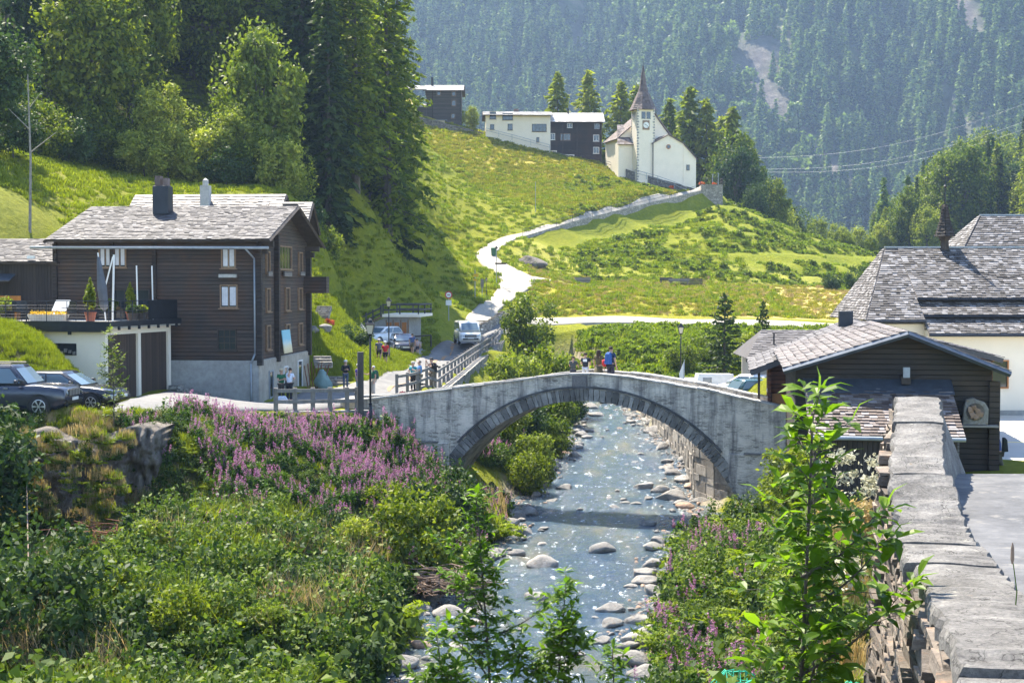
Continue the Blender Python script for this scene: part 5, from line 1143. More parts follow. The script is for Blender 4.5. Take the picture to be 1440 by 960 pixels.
def gable_house(name, loc, rz, Wd, Dp, eave, ridge, label, wall='wood_dark', roof='slate', ridge_axis='x', over=.7, zb=0, row=.32, wid=.3, cat='house', fascia='beam', roof_t=.12, eo=None, ridge_y=None, left=None):
    """x in [0,Wd], y in [0,Dp]; ridge along x or along y"""
    t = thing(name, loc, rz, label, cat); mb = MB(); eo = over if eo is None else eo
    if ridge_axis == 'x':
        ry = Dp/2 if ridge_y is None else ridge_y
        mb.prism([(0,zb),(Dp,zb),(Dp,eave),(ry,ridge),(0,eave)], 0, Wd, 'X')
    else:
        ry = Wd/2 if ridge_y is None else ridge_y
        mb.prism([(0,zb),(Wd,zb),(Wd,eave),(ry,ridge),(0,eave)], 0, Dp, 'Y')
    mb.build('wall', wall, t)
    s0 = (ridge-eave)/ry; s1 = (ridge-eave)/((Dp if ridge_axis == 'x' else Wd)-ry); h = roof_t
    deck = MB(); sh = MB(); fa = [MB(), MB()]
    for sgn, s_ in ((0,s0),(1,s1)):
        if ridge_axis == 'x':
            ye = -eo if sgn == 0 else Dp+eo; ze = eave-eo*s_+h
            lo_ = over if left is None else left; q = [(-lo_,ye,ze),(Wd+over,ye,ze),(Wd+over,ry,ridge+h),(-lo_,ry,ridge+h)]
        else:
            xe = -eo if sgn == 0 else Wd+eo; ze = eave-eo*s_+h
            q = [(xe,-over,ze),(xe,Dp+over,ze),(ry,Dp+over,ridge+h),(ry,-over,ridge+h)]
        deck.slab(*q, h-.01); q2 = [(a,b_,c_+.004) for a,b_,c_ in q]; sh.shingles(*q2, row=row, wid=wid)
        A, B, C_, D_ = [Vector(v) for v in q]
        for q_i, (e0, e1) in enumerate(((A, D_), (B, C_))):
            m_ = (e1-e0).length; ang = math.atan2(e1.z-e0.z, math.hypot(e1.x-e0.x, e1.y-e0.y)); fa[q_i if ridge_axis == 'x' else (q_i)].tube(e0+Vector((0,0,-.10)), e1+Vector((0,0,-.10)), .10, n=4)
    deck.build('roof_deck', fascia, t); rf = sh.build('roof', roof, t); [q_.build('bargeboard', fascia, rf) for q_ in fa]
    return t, rf

# ------------------------------------------------------------------ the big dark chalet
ch, rf = gable_house('timber_chalet', (-12.9, 72, 3.9), R(-5), 10.6, 11, 8.5, 10.25, 'tall blackened timber chalet on a rendered base with grey slate roof, left of the bridge', 'wood_dark', 'slate', 'x', .85, 2.25, .26, .25, left=.12)
# shift: local x runs 0..10.6, so move origin to the left end
ch.location = Vector((-12.9,72,3.9))-Vector((math.cos(R(-5)), math.sin(R(-5)), 0))*10.6
MB().bx(.0,10.66,-.05,11.05,-.8,2.25).build('plinth','plaster_grey',ch)
MB().bx(10.665,10.70,-.045,11.05,-.8,2.2).build('gable_plinth','plaster_beige',ch)
ck = lambda px: 10.6+(px-362)*.0363
for px,z,w,h,dv,cu,nm in [(145,7.5,.55,.95,(2,1),True,1),(166,7.5,.55,.95,(2,1),True,1),(322,7.45,.62,.95,(2,1),True,1),(322,5.5,.78,1.05,(2,1),True,1),(319,3.3,.85,.95,(3,3),False,0),(181,5.05,1.9,1.5,(3,1),False,0)]:
    window(ch, ck(px), -.0, z, w, h, 0, 'frame_wood' if nm else 'beam', dv, cu)
MB().bx(ck(322)-.45,ck(322)+.45,-.28,-.08,6.45,6.62).build('flower_box','concrete',ch)
for y,z,w,h in [(2.0,7.25,.6,1.0),(9.2,7.3,.75,1.15),(2.0,5.3,.65,1.1),(6.1,5.3,.8,1.15),(9.1,5.3,.8,1.1),(2.0,3.35,.65,1.15),(6.1,3.3,.8,1.15),(9.1,3.3,.8,1.1)]:
    window(ch, 10.605, y, z, w, h, PI/2, 'frame_wood', (2,1), False, .09)
window(ch, 10.605, 5.7, 7.55, 2.6, 1.15, PI/2, 'frame_wood', (4,1), False, .09)
for y,z,w,h in [(2.2,.9,.7,1.3),(5.3,1.0,.7,1.2),(8.6,1.0,.9,1.5)]: window(ch, 10.71, y, z, w, h, PI/2, 'white_paint' if y > 4 else 'metal_grey', (1,1), False, .06)
for y in (0.05,3.6,10.9): MB().bx(10.6,10.86,y-.17,y+.17,2.0,8.1+(.6 if y == 3.6 else 0)).build('log_ends','wood_black',ch)
for x in (.1,3.1,5.3): MB().bx(x-.1,x+.1,-.16,.0,2.3,8.2).build('log_ends','wood_black',ch)
for y in (.3,5.5,10.7): mb = MB(); mb.bx(10.6,11.4,y-.13,y+.13,8.0+(2.2 if y==5.5 else 0),8.28+(2.2 if y==5.5 else 0)); mb.bx(10.6,11.1,y-.12,y+.12,7.65+(2.1 if y==5.5 else 0),7.95+(2.1 if y==5.5 else 0)); mb.build('purlin','beam',ch)
mb = MB(); mb.bx(10.72,10.80,5.0,6.6,6.55,6.80).bx(10.72,10.80,1.6,2.4,6.55,6.78).bx(10.72,10.80,8.7,9.7,6.6,6.82).build('window_box','fence_grey',ch)
b_ = MB().bx(10.6,11.9,10.2,11.0,5.6,5.72).build('balcony','wood_dark',ch); MB().bx(11.82,11.9,10.2,11.0,5.72,6.55).bx(10.6,11.9,10.2,10.28,5.72,6.55).build('balustrade','wood_dark',b_)
cm = MB().box((4.4,4.0,10.6),(.85,.85,1.5)).build('chimney','metal_dark',ch,bevel=.02); MB().bx(4.05,4.75,3.65,4.35,11.36,11.42).box((4.2,4.0,11.65),(.3,.5,.5)).box((4.62,4.0,11.6),(.25,.4,.36)).build('chimney_cap','spire',cm)
gt = MB(); gt.tube((-.85,-.92,7.97),(11.45,-.92,7.93),.07,n=8); gt.tube((10.25,-.9,7.9),(10.5,-.12,7.4),.045,n=8); gt.tube((10.5,-.12,7.4),(10.5,-.12,2.6),.045,n=8); gt.tube((10.5,-.12,2.6),(10.3,-.14,2.1),.05,n=8); gt.tube((10.3,-.14,2.1),(10.3,-.14,-.3),.05,n=8); gt.build('downpipe','metal_grey',ch,smooth=True)
# picture poster leaning on the gable
pm, nt, b = newmat('faded_poster'); v = coords(nt); sx = nt.nodes.new('ShaderNodeSeparateXYZ'); nt.links.new(v, sx.inputs[0]); n1 = noise(nt, v, 4, 5)
ad = N(nt,'ShaderNodeMath'); ad.operation='ADD'; nt.links.new(sx.outputs[2], ad.inputs[0]); m1 = N(nt,'ShaderNodeMath'); m1.operation='MULTIPLY'; m1.inputs[1].default_value=.5; nt.links.new(n1,m1.inputs[0]); nt.links.new(m1.outputs[0], ad.inputs[1])
nt.links.new(ramp(nt, ad.outputs[0], [(.1,(.62,.50,.28)),(.5,(.75,.66,.42)),(.75,(.62,.70,.66)),(1,(.25,.55,.66))]), b.inputs['Base Color'])
q = ch.matrix_basis @ Vector((0,0,0))
po = MB().box((0,0,.6),(1.75,.05,1.25)).build('poster_board', pm, None, bevel=.01); po.rotation_euler = (R(-7),0,R(-5)+PI/2)
cB = Vector((math.cos(R(-5)), math.sin(R(-5)),0)); cN = Vector((-math.sin(R(-5)), math.cos(R(-5)),0))
chp = lambda x,y,z: ch.location+cB*x+cN*y+Vector((0,0,z))
po.location = chp(11.05,4.6,2.45); tag(po, 'faded blue and yellow picture board fixed on the chalet gable', 'picture board')
# stone steps along the plinth
st = MB()
for i in range(9): st.box((6.6+i*.47,-.75,.95-i*.155),(.52,.9,.18),0,.05)
so_ = st.build('stone_steps','drystone_pale',None); so_.location = ch.location; so_.rotation_euler.z = R(-5); tag(so_, 'mossy stone steps climbing along the chalet base to the garage', 'steps')

# rear chalets
r1, rf1 = gable_house('timber_chalet', (P(172,270,92).x, 92, 6), R(-4), 9.3, 8, 7.0, 9.9, 'dark chalet behind the big one with a small white chimney on its roof', 'wood_dark', 'slate_brown', 'x', .5, 0, .32, .3)
c_ = MB().box((4.6,3.0,9.8),(.6,.6,1.5)).build('chimney','concrete',r1); MB().lathe([(.2,10.5),(.2,10.9),(.02,11.05)],8,(4.6,3.0,0)).build('chimney_pot','concrete',c_)
r2, rf2 = gable_house('timber_chalet', (P(384,280,88).x, 88, 6), R(0), 1.5, 5, 7.6, 9.1, 'small steep gabled chalet half hidden right behind the big chalet', 'wood_dark', 'slate', 'x', .6, 0, .32, .3)
sh_, rfs = gable_house('wooden_shed', (-30.5, 73.6, 4.2), R(-5), 7.0, 6, 6.9, 8.2, 'black board shed joined to the left end of the big chalet', 'wood_vert', 'slate', 'x', .3, 0, .3, .3, 'shed', ridge_y=5.5)
MB().slab((3.2,-.75,6.0),(5.0,-.75,6.0),(5.0,.0,6.35),(3.2,.0,6.35),.06).build('porch_roof','lead',sh_); MB().box((5.9,-.12,7.2),(.4,.14,.16)).build('lamp','white_paint',sh_)

# ------------------------------------------------------------------ garage terrace
gz = 4.7; ga = thing('garage_terrace', (-18.9,66,gz), math.atan2(6,1.6), 'white garage block with twin brown doors under the chalet terrace', 'garage')
# local x runs from the near corner back along the doors (6.2 m); local +y goes left
LG = 6.2; mb = MB(); mb.bx(0,LG,.25,9.5,-1.5,3.25).build('wall','plaster',ga)
mb = MB(); mb.bx(0,.22,-.02,.24,-1,3.25); mb.bx(LG/2-.13,LG/2+.13,-.02,.24,-1,3.0); mb.bx(LG-.25,LG,-.02,.24,-1,3.25); mb.bx(.22,LG-.25,-.01,.24,2.95,3.25).build('door_frame','plaster',ga)
for x0,x1 in ((.23,LG/2-.14),(LG/2+.14,LG-.26)):
    d = MB(); d.bx(x0,x1,.10,.2,-.6,2.94).build('door','door_brown',ga)
mb = MB(); mb.bx(-.35,LG+.2,-.45,9.6,3.26,3.52).build('terrace_slab','concrete',ga); MB().bx(-.42,-.36,-.5,9.6,3.1,3.6).bx(-.36,LG+.2,-.52,-.46,3.34,3.6).build('slab_edge','metal_dark',ga)
mb = MB()
for i in range(7): mb.box((.4+i*.92,-.5,3.26),(.1,.1,.16))
for i in range(4): mb.box((-.40,1.6+i*2.2,3.05),(.1,.14,.16))
mb.build('bracket','metal_dark',ga)
vp = MB().bx(-.03,.02,1.5,2.7,2.0,2.55).build('vent_opening','metal_dark',ga)
vs_ = MB(); [vs_.box((-.05,1.6+i*.22,2.1+.07*(i%3)),(.06,.14,.16),0,.3) for i in range(5)]; vs_.build('vent_stone','rock',vp)
ga.rotation_euler.z = math.atan2(6,1.6)
gx = Vector((math.cos(ga.rotation_euler.z), math.sin(ga.rotation_euler.z),0)); gy = Vector((-gx.y, gx.x,0)); gp_ = lambda x,y,z=3.53: Vector((-18.9,66,gz))+gx*x+gy*y+Vector((0,0,z))
railing('terrace_railing', [gp_(6.2,-.35),gp_(-.25,-.35),gp_(-.25,9.4)], 1.0, 'dark railing with mesh round the chalet terrace', 'metal_dark', .022, 2, 1.1)
tr_ = bpy.data.objects['terrace_railing']; mb = MB()
for a, b_ in ((gp_(3.4,-.35),gp_(6.2,-.35)),): 
    a = a-tr_.location; b_ = b_-tr_.location; mb.add([a+Vector((0,0,.08)),b_+Vector((0,0,.08)),b_+Vector((0,0,.98)),a+Vector((0,0,.98))]+[v+Vector((.03,.03,0)) for v in (a+Vector((0,0,.08)),b_+Vector((0,0,.08)),b_+Vector((0,0,.98)),a+Vector((0,0,.98)))],[(0,1,2,3),(7,6,5,4),(0,4,5,1),(3,2,6,7)])
mb.build('screen_panel','metal_dark',tr_)
mb = MB()
for a, b_ in ((gp_(3.4,-.35),gp_(-.25,-.35)),(gp_(-.25,-.35),gp_(-.25,9.4))):
    a = a-tr_.location; b_ = b_-tr_.location; L = (b_-a).length
    for i in range(int(L/.13)): p = a.lerp(b_, i*.13/L); mb.tube(p+Vector((0,0,.06)),p+Vector((0,0,.95)),.004,n=3,cap=False)
    for j in range(6): mb.tube(a+Vector((0,0,.1+j*.14)),b_+Vector((0,0,.1+j*.14)),.004,n=3,cap=False)
mb.build('mesh','metal_dark',tr_)
# terrace things
def at_t(name, xy, label, cat, rz=0, group=None): 
    p = gp_(xy[0],xy[1]); return thing(name, p, rz, label, cat, group)
t = at_t('potted_conifer',(.25,.9),'cone shaped conifer in a terracotta pot at the terrace corner','potted plant'); MB().lathe([(.18,0),(.27,.42),(.29,.42),(.29,.5),(.2,.5)],14).build('pot',plain('terracotta',(.42,.13,.07),.8),t)
p, _ = blob_pts(2600,(.36,.36,.8),90,14,.5); p *= (1.05-.55*np.clip((p[:,2:3]+.8)/1.6,0,1))*[1,1,0]+[0,0,1]; p[:,2] += 1.25; V,f = leaves(p,.07,seed=4); o = crown_obj('foliage',V,f,'lf_grass'); COL.objects.link(o); o.parent = t
t2_ = copy_tree(t, gp_(4.4,1.2), 1, .9, 'darker cone conifer in a pot beside the white parasol poles'); t2_['category']='potted plant'
t = at_t('closed_parasol',(1.6,.9),'tall closed charcoal parasol leaning on the terrace','parasol'); MB().lathe([(.04,.5),(.2,.7),(.24,1.6),(.10,2.9),(.05,3.1)],10).build('canopy',plain('grey_canvas',(.10,.11,.13),.8),t); MB().tube((0,0,0),(0,0,3.3),.035).build('pole','white_paint',t); t.rotation_euler=(0,R(-6),0)
t = at_t('awning_frame',(2.2,.9),'white slanted metal frame next to the closed parasol','frame'); MB().tube((0,0,0),(.1,0,3.2),.05).tube((-.35,0,1.6),(.05,0,3.1),.035).build('pole','white_paint',t)
for q,l in (((3.7,.4),'slim white pole in the middle of the terrace edge'),((5.2,.4),'slim white pole nearest the chalet wall')):
    t = at_t('white_pole',q,l,'pole'); MB().tube((0,0,0),(-.04,0,2.7),.035).build('pole','white_paint',t)
t = at_t('flower_planter',(.35,3.2),'long grey planter of yellow flowers on the terrace edge','planter'); t.rotation_euler.z = ga.rotation_euler.z+PI/2; MB().loft([[(-.85,-.16,0),(.85,-.16,0),(.85,.16,0),(-.85,.16,0)],[(-1,-.22,.35),(1,-.22,.35),(1,.22,.35),(-1,.22,.35)]]).build('trough','concrete',t)
p = np.random.default_rng(3).uniform([-.95,-.2,.36],[.95,.2,.52],(500,3)); V,f = leaves(p,.06,seed=5); o = crown_obj('flowers',V,f,'fl_yellow'); COL.objects.link(o); o.parent=t
def chair(nm, q, rz, label, mat='metal_dark', g=None):
    t = at_t(nm, q, label, 'chair', rz, g); MB().box((0,0,.45),(.5,.5,.05)).build('seat',mat,t); MB().box((0,.24,.72),(.5,.04,.5)).build('backrest',mat,t)
    for a in (-.22,.22):
        for b_ in (-.22,.22): MB().tube((a,b_,0),(a,b_,.45),.018,n=6).build('leg',mat,t)
        MB().box((a*1.1,0,.66),(.05,.45,.03)).build('armrest',mat,t)
    return t
for q,rz,l in (((1.0,5.0),.5,'black terrace chair right of the dark round table'),((1.1,7.2),2.2,'black terrace chair left of the dark round table'),((2.2,6.0),3.0,'black terrace chair behind the dark round table'),((1.0,2.5),-.6,'black wicker chair between planter and potted conifer')): chair('terrace_chair',q,rz,l)
t = at_t('terrace_table',(1.2,6.1),'dark round table set among chairs on the terrace','table'); MB().lathe([(.55,.72),(.55,.76)],20).build('tabletop','metal_dark',t); MB().tube((0,0,0),(0,0,.72),.04).box((0,0,.02),(.5,.5,.03)).build('leg','metal_dark',t)
t = at_t('sun_lounger',(2.6,4.2),'white canvas lounger with raised back on the terrace','lounger',ga.rotation_euler.z); MB().slab((-.6,-.4,.35),(.1,-.4,.35),(.1,.4,.35),(-.6,.4,.35),.04).build('seat','white_paint',t); MB().slab((.1,-.4,.35),(.6,-.4,1.0),(.6,.4,1.0),(.1,.4,.35),.04).build('backrest','white_paint',t)
for a in (-.5,0): 
    for b_ in (-.35,.35): MB().tube((a,b_,0),(a,b_,.33),.02,n=6).build('leg','metal_grey',t)
for (q,s,m_,l) in (((3.0,7.6),.9,'lf_light','leafy light green shrub in a box at the back of the terrace'),((2.2,8.8),.85,'lf_fern','bright shrub near the left end of the terrace'),((4.6,2.6),.7,'lf_broad','flowering bush in a tub by the chalet wall'),((2.9,.2),.45,'lf_dark','small grey green pot plant by the railing'),((3.3,-.05),.4,'lf_light','small flowering pot plant by the dark screen')):
    t = at_t('tub_plant',q,l,'plant'); MB().lathe([(.2,0),(.28,.4),(.24,.4)],12).build('tub','beam',t); p,_ = blob_pts(900,(.75*s,.75*s,.5*s),int(s*100),9,.5); p[:,2]+=.4+.45*s; V,f = leaves(p,.11,seed=6); o = crown_obj('foliage',V,f,m_); COL.objects.link(o); o.parent=t
t = at_t('orange_bench',(3.6,8.3),'orange brown wooden bench back behind the terrace shrubs','bench',ga.rotation_euler.z-PI/2); MB().box((0,.2,.85),(2.6,.05,.7)).build('backrest','frame_orange',t); MB().box((0,0,.45),(2.6,.45,.05)).build('seat','frame_orange',t)
for a in (-1.2,1.2): MB().box((a,.05,.22),(.06,.4,.42)).build('leg','frame_orange',t)

# ------------------------------------------------------------------ garden house with railed roof terrace and parking
gh = thing('garden_house', (P(512,470,121).x,121,4.5), R(-8), 'small stone outbuilding with a railed roof terrace behind the parked cars', 'outbuilding')
w_ = 3.9; MB().prism([(-1.6,0),(w_,0),(w_,2.75),(1.9,2.75),(-1.6,1.2)],0,5,'Y').build('wall','plaster_grey',gh)
MB().bx(1.7,4.9,-.5,5.2,2.76,3.0).build('roof_slab','plaster',gh)
for x in (2.2,2.85,3.5): 
    d_ = MB().bx(x-.2,x+.2,-.06,.02,.4,2.3).build('shutter_door','frame_orange',gh)
MB().bx(1.9,2.0,-.07,0,.2,2.5).bx(2.5,2.6,-.07,0,.2,2.5).bx(3.15,3.25,-.07,0,.2,2.5).bx(3.78,3.9,-.07,0,.2,2.5).build('door_post','frame_wood',gh)
MB().slab((-1.7,-.25,1.25),(1.7,-.25,2.9),(1.7,.2,2.9),(-1.7,.2,1.25),.12).build('ramp_edge','frame_wood',gh)
rl = MB(); rp_g = [(-1.6,-.1,1.25),(-1,-.1,1.55),(-.4,-.1,1.85),(.2,-.1,2.15),(.8,-.1,2.45),(1.5,-.1,2.8)]
for p in rp_g: rl.box((p[0],p[1],p[2]+.45),(.12,.1,1.0))
for p in ((1.75,-.4,3),(3.2,-.4,3),(4.8,-.4,3),(4.8,5,3),(3.2,5,3),(1.75,5,3),(4.8,2.3,3)): rl.box((p[0],p[1],p[2]+.4),(.1,.1,.9))
rr3 = rl.build('railing_post','post_dark',gh); rl = MB()
for dz in (.35,.8): 
    rl.slab((-1.7,-.16,1.25+dz),(1.5,-.16,2.8+dz),(1.5,-.12,2.8+dz),(-1.7,-.12,1.25+dz),.14)
    for a, b_ in (((1.7,-.44,3),(4.85,-.44,3)),((4.85,-.44,3),(4.85,5,3)),((1.7,5,3),(4.85,5,3))): rl.tube(Vector(a)+Vector((0,0,dz)),Vector(b_)+Vector((0,0,dz)),.07,n=4)
rl.build('railing','post_dark',gh)
# steps behind the chalet gable and sculpture, pots, hose pipe etc.
def steps(px,py,D,n,w,rise,label,dx=-.3,dy=.32,mat='drystone_pale'):
    p = P(px,py,D); t = MB()
    for i in range(n): t.box((i*dx,i*dy,i*rise+rise/2-.1),(w,.4,rise+.2))
    o = t.build('stone_steps',mat); o.location = p; return tag(o,label,'steps')
steps(452,446,98,5,1.0,.15,'grey stone steps behind the chalet, up on the lawn slope',.0,.38); steps(477,541,82,3,1.2,.14,'pale stone steps on the lawn beside the covered heap',-.2,.5); steps(455,512,82,3,1.0,.14,'flat stone steps close to the chalet gable corner',-.1,.5)

# ------------------------------------------------------------------ hill houses and chapel
def hp(px,py,D): return P(px,py,D)
# white house
o = P(683,214,258); wh, rfw = gable_house('white_house', (o.x,o.y,31), R(2), 11.7, 8, 9.55, 10.5, 'plain white house with a low bright roof and wooden windows on the hill', 'plaster', 'roof_pale', 'x', .45, 0, .5, .5, eo=.9)
k = 11.7/90; 
for px,py,w,h,dv in [(693,164,1.0,1.2,(2,1)),(713.5,165.5,1.75,1.15,(3,1)),(692,180,.6,.8,(1,1)),(717,180,.75,1.0,(1,1)),(757.5,181,2.5,1.25,(4,1)),(755.5,197.5,.35,.75,(1,1))]:
    window(wh,(px-683)*k,0,CAMZ+(HOR-py)/F*258-31,w,h,0,'beam',dv,False,.06)
MB().bx(5.2,6.1,3.6,4.4,10.4,11.1).build('chimney','spire',wh)
o = P(773,224,261); dh, rfd = gable_house('dark_timber_house', (o.x,o.y,31.5), R(0), 9.4, 8, 8.35, 10.1, 'dark timber house joined to the white house, with white framed windows', 'wood_black', 'roof_pale', 'x', .6, 0, .5, .5, eo=1.0)
for px,py,w,h,fm,dv in [(801,178,.8,.7,'white_paint',(2,1)),(839,179,.8,.8,'metal_grey',(2,1)),(777,193.5,.75,1.05,'white_paint',(2,1)),(795,194,1.7,1.1,'frame_wood',(3,1)),(838,195.5,.95,1.05,'white_paint',(2,1)),(838,212.5,.95,1.05,'white_paint',(2,1))]:
    window(dh,(px-773)*.1305,0,CAMZ+(HOR-py)/F*261-31.5,w,h,0,fm,dv,False,.06)
MB().bx(.0,4.5,-.3,-.01,.4,2.2).bx(.0,1.3,-.32,-.02,2.2,2.9).build('base_wall','plaster',dh); window(dh,.75,-.33,2.3,.6,.7,0,'frame_wood',(1,1),False,.05); window(dh,3.9,-.31,1.5,.6,.9,0,'frame_wood',(1,1),False,.05,False)
MB().tube((3.5,3.5,9),(3.5,3.5,11),.14).build('chimney','metal_dark',dh); [MB().bx(a,a+.2,-.1,0,0,8).build('log_ends','beam',dh) for a in (2.3,4.9,9.3)]
o = P(600,176,263); gh2, rfg = gable_house('grey_timber_house', (o.x,o.y,38), R(0), 6.3, 7, 7.7, 8.9, 'tall grey timber house with bright roof at the top left of the meadow', 'fence_dark', 'roof_pale', 'x', .5, 0, .5, .5, eo=.9)
for px,py,w,h in [(617,133,.6,.7),(638,134,.6,.7),(638,147,.65,.9),(637,165,.6,.7)]: window(gh2,(px-600)*.1315,0,CAMZ+(HOR-py)/F*263-38,w,h,0,'frame_wood',(1,1),False,.06)
MB().bx(-3.6,-.02,-.5,5,0,4.6).build('annex','fence_dark',gh2); an = MB(); an.shingles((-3.9,-.8,4.5),(.0,-.8,4.5),(.0,3,5.5),(-3.9,3,5.5),.4,.4); an.build('annex_roof','roof_pale',gh2)
MB().bx(-3.3,6.3,.0,.5,7.4,8.2)
an = MB().shingles((-4.3,-.9,7.7),(.0,-.9,7.7),(.0,3.5,8.95),(-4.3,3.5,8.95),.5,.5); an.slab((-4.3,-.9,7.66),(.0,-.9,7.66),(.0,3.5,8.9),(-4.3,3.5,8.9),.12); an.build('side_roof','roof_pale',gh2)
MB().bx(0,3.4,-2.0,-.01,-.4,1.9).build('porch','plaster',gh2); MB().slab((-.3,-2.4,1.95),(3.8,-2.4,1.95),(3.8,0,2.2),(-.3,0,2.2),.1).build('porch_roof','metal_grey',gh2); MB().tube((.9,3,8.4),(.9,3,10.4),.22).build('chimney','metal_dark',gh2); [MB().bx(a,a+.18,-.1,0,1.9,7.6).build('log_ends','beam',gh2) for a in (1.0,6.15)]
MB().bx(-3.4,-.3,-.62,-.51,1.0,1.0+.01)
# chapel
o = P(896,245,246); cz_ = 25.5; zl = lambda py, D=247: CAMZ+(HOR-py)/F*D-cz_
cp_ = thing('chapel', (o.x,o.y,cz_), R(14), 'white hilltop chapel with a clock tower and pointed brown spire', 'chapel')
tw_ = MB().bx(0,3.15,0,3.15,0,zl(154)).build('tower','plaster',cp_)
qn = MB()
for cx,cy in ((0,0),(3.15,0),(0,3.15)):
    for i in range(26):
        w_ = .34 if i % 2 else .22; z = 2.6+i*.47
        qn.box((cx+(w_/2-.02)*(1 if cx == 0 else -1), cy+(.11-.02)*(1 if cy == 0 else -1), z),(w_+.02,.24,.3))
qn.build('quoins','plaster_grey',tw_)
for x in (1.12,2.02): window(tw_, x, -.01, zl(164.5), .62, 1.15, 0, 'plaster_grey', (1,1), False, .05, False, 'belfry_opening')
for y in (1.2,2.2): window(tw_, -.01, y, zl(164), .5, 1.1, -PI/2, 'plaster_grey', (1,1), False, .05, False, 'belfry_opening')
cl = MB().bx(.95,2.2,-.08,.01,zl(184.5),zl(171.5)).build('clock','frame_wood',tw_); MB().lathe([(.52,-.11),(.52,-.07)],24,(1.575,0,zl(178)),'Y').build('dial','white_paint',cl)
hd = MB(); hd.slab((1.55,-.13,zl(178)),(1.60,-.13,zl(178)),(1.95,-.13,zl(180)),(1.9,-.13,zl(180.5)),.03); hd.box((1.42,-.13,zl(177.3)),(.36,.03,.07),0,0,(0,.3)); hd.build('clock_hands','metal_dark',cl)
sp_ = MB(); s_ = 3.15/2; zt0 = zl(155)
def ring8(r_, z, n=8): return [(s_+r_*math.cos(PI/8+i*PI/4), s_+r_*math.sin(PI/8+i*PI/4), z) for i in range(n)]
pr_ = [(2.4,zt0-.15),(1.85,zt0+.9),(1.35,zt0+2.1),(.85,zt0+3.1),(.55,zt0+4.3),(.36,zt0+5.8),(.05,zt0+7.6)]
for (ra,za),(rb,zb) in zip(pr_[:-1],pr_[1:]):
    A, B = ring8(ra,za), ring8(rb,zb)
    for i in range(8): sp_.shingles(A[i],A[(i+1)%8],B[(i+1)%8],B[i],.32,.3,.03)
sp_.loft([[(v[0],v[1],v[2]-.03) for v in ring8(ra*.97,za)] for ra,za in pr_]); spo = sp_.build('spire','spire',tw_)
MB().tube((s_,s_,zt0+7.4),(s_,s_,zt0+8.9),.03).tube((s_-.3,s_,zt0+8.5),(s_+.3,s_,zt0+8.5),.025).build('cross','iron',spo)
# annex gable in front, stepped right side
ax0, ax1 = 2.6, 10.6; sl = MB(); prof = [(2.9,-1),(10.7,-1),(10.7,zl(223)),(8.35,zl(203)),(5.6,zl(191.5)),(2.9,zl(203))]
an = MB().prism(prof, -.25, 5, 'Y').build('annex','plaster',cp_)
rg_ = [(2.55,zl(204.2)),(5.6,zl(191)),(8.35,zl(203)),(10.95,zl(225))]; rf_ = MB()
for (xa,za),(xb,zb) in zip(rg_[:-1],rg_[1:]):
    e0,e1,r1_,r0_ = ((xa,-.5,za),(xa,5,za),(xb,5,zb),(xb,-.5,zb)) if za < zb else ((xb,-.5,zb),(xb,5,zb),(xa,5,za),(xa,-.5,za))
    e0,e1,r1_,r0_ = [(a,b_,c_+.12) for a,b_,c_ in (e0,e1,r1_,r0_)]; rf_.slab(e0,e1,r1_,r0_,.12); rf_.shingles(e0,e1,r1_,r0_,.4,.4)
rf_.build('annex_roof','spire',an)
MB().lathe([(.42,-.33),(.42,-.24)],20,(5.6,0,zl(207.5)),'Y').build('round_window','frame_orange',an); MB().lathe([(.30,-.35),(.30,-.3)],20,(5.6,0,zl(207.5)),'Y').build('round_pane','glass',an)
window(an, 9.2, -.26, zl(236), .45, .85, 0, 'beam', (1,1), False, .04, False); MB().tube((2.75,-.3,0),(2.75,-.3,zl(203)),.06).build('downpipe','metal_dark',an)
MB().bx(8.33,8.39,-.30,-.24,0,zl(203)).build('pilaster','plaster',an)
# nave
nv = MB().prism([(-2.2,-1),(10.5,-1),(10.5,zl(222)),(3.9,zl(157,252)),(-2.2,zl(198,252))], 4.0, 11, 'Y').build('nave','plaster',cp_)
rn = MB()
for (xa,za),(xb,zb) in zip([(-2.6,zl(200,252)),(3.9,zl(156,252))],[(3.9,zl(156,252)),(10.8,zl(224,252))]):
    e = ((xa,3.7,za+.1),(xa,11.4,za+.1),(xb,11.4,zb+.1),(xb,3.7,zb+.1)) if za < zb else ((xb,3.7,zb+.1),(xb,11.4,zb+.1),(xa,11.4,za+.1),(xa,3.7,za+.1))
    rn.slab(*e,.15); rn.shingles(*e,.4,.4)
rn.build('nave_roof','spire',nv); window(nv,4.2,3.98,zl(180,250),.5,.9,0,'beam',(1,1),False,.04,False)
MB().bx(-2.6,-.02,2.4,4.2,-1,zl(203,249)).build('sacristy','plaster',cp_); sr = MB(); e = ((-2.95,1.9,zl(205,249)),(.0,1.9,zl(205,249)),(.0,8,zl(178,252)+.3),(-1.0,8,zl(178,252)+.3)); sr.slab(*e,.15); sr.shingles(*e,.4,.4); sr.build('sacristy_roof','shingle_red',cp_)
for i,(px,py,D,s) in enumerate([(987,257,242,.55),(1004,258,240,.55),(944,262,243.5,.5),(1008,263,239,.4)]):
    p_ = P(px,py,D); t = thing('flower_tub', (p_.x,p_.y,p_.z-.5), 0, ['orange flowers beside the chapel corner','orange flowers on the right end of the chapel terrace','red flower tub on the railing below the chapel','small orange flowers at the terrace end post'][i], 'flowers'); MB().lathe([(.25,-.6),(.35,0)],10).build('tub','spire',t)
    q_,_ = blob_pts(260,(s,s,s*.7),i+3,5,.5); V,f = leaves(q_+[0,0,.35],.16,seed=i); o = crown_obj('flowers',V,f,'fl_orange'); COL.objects.link(o); o.parent = t
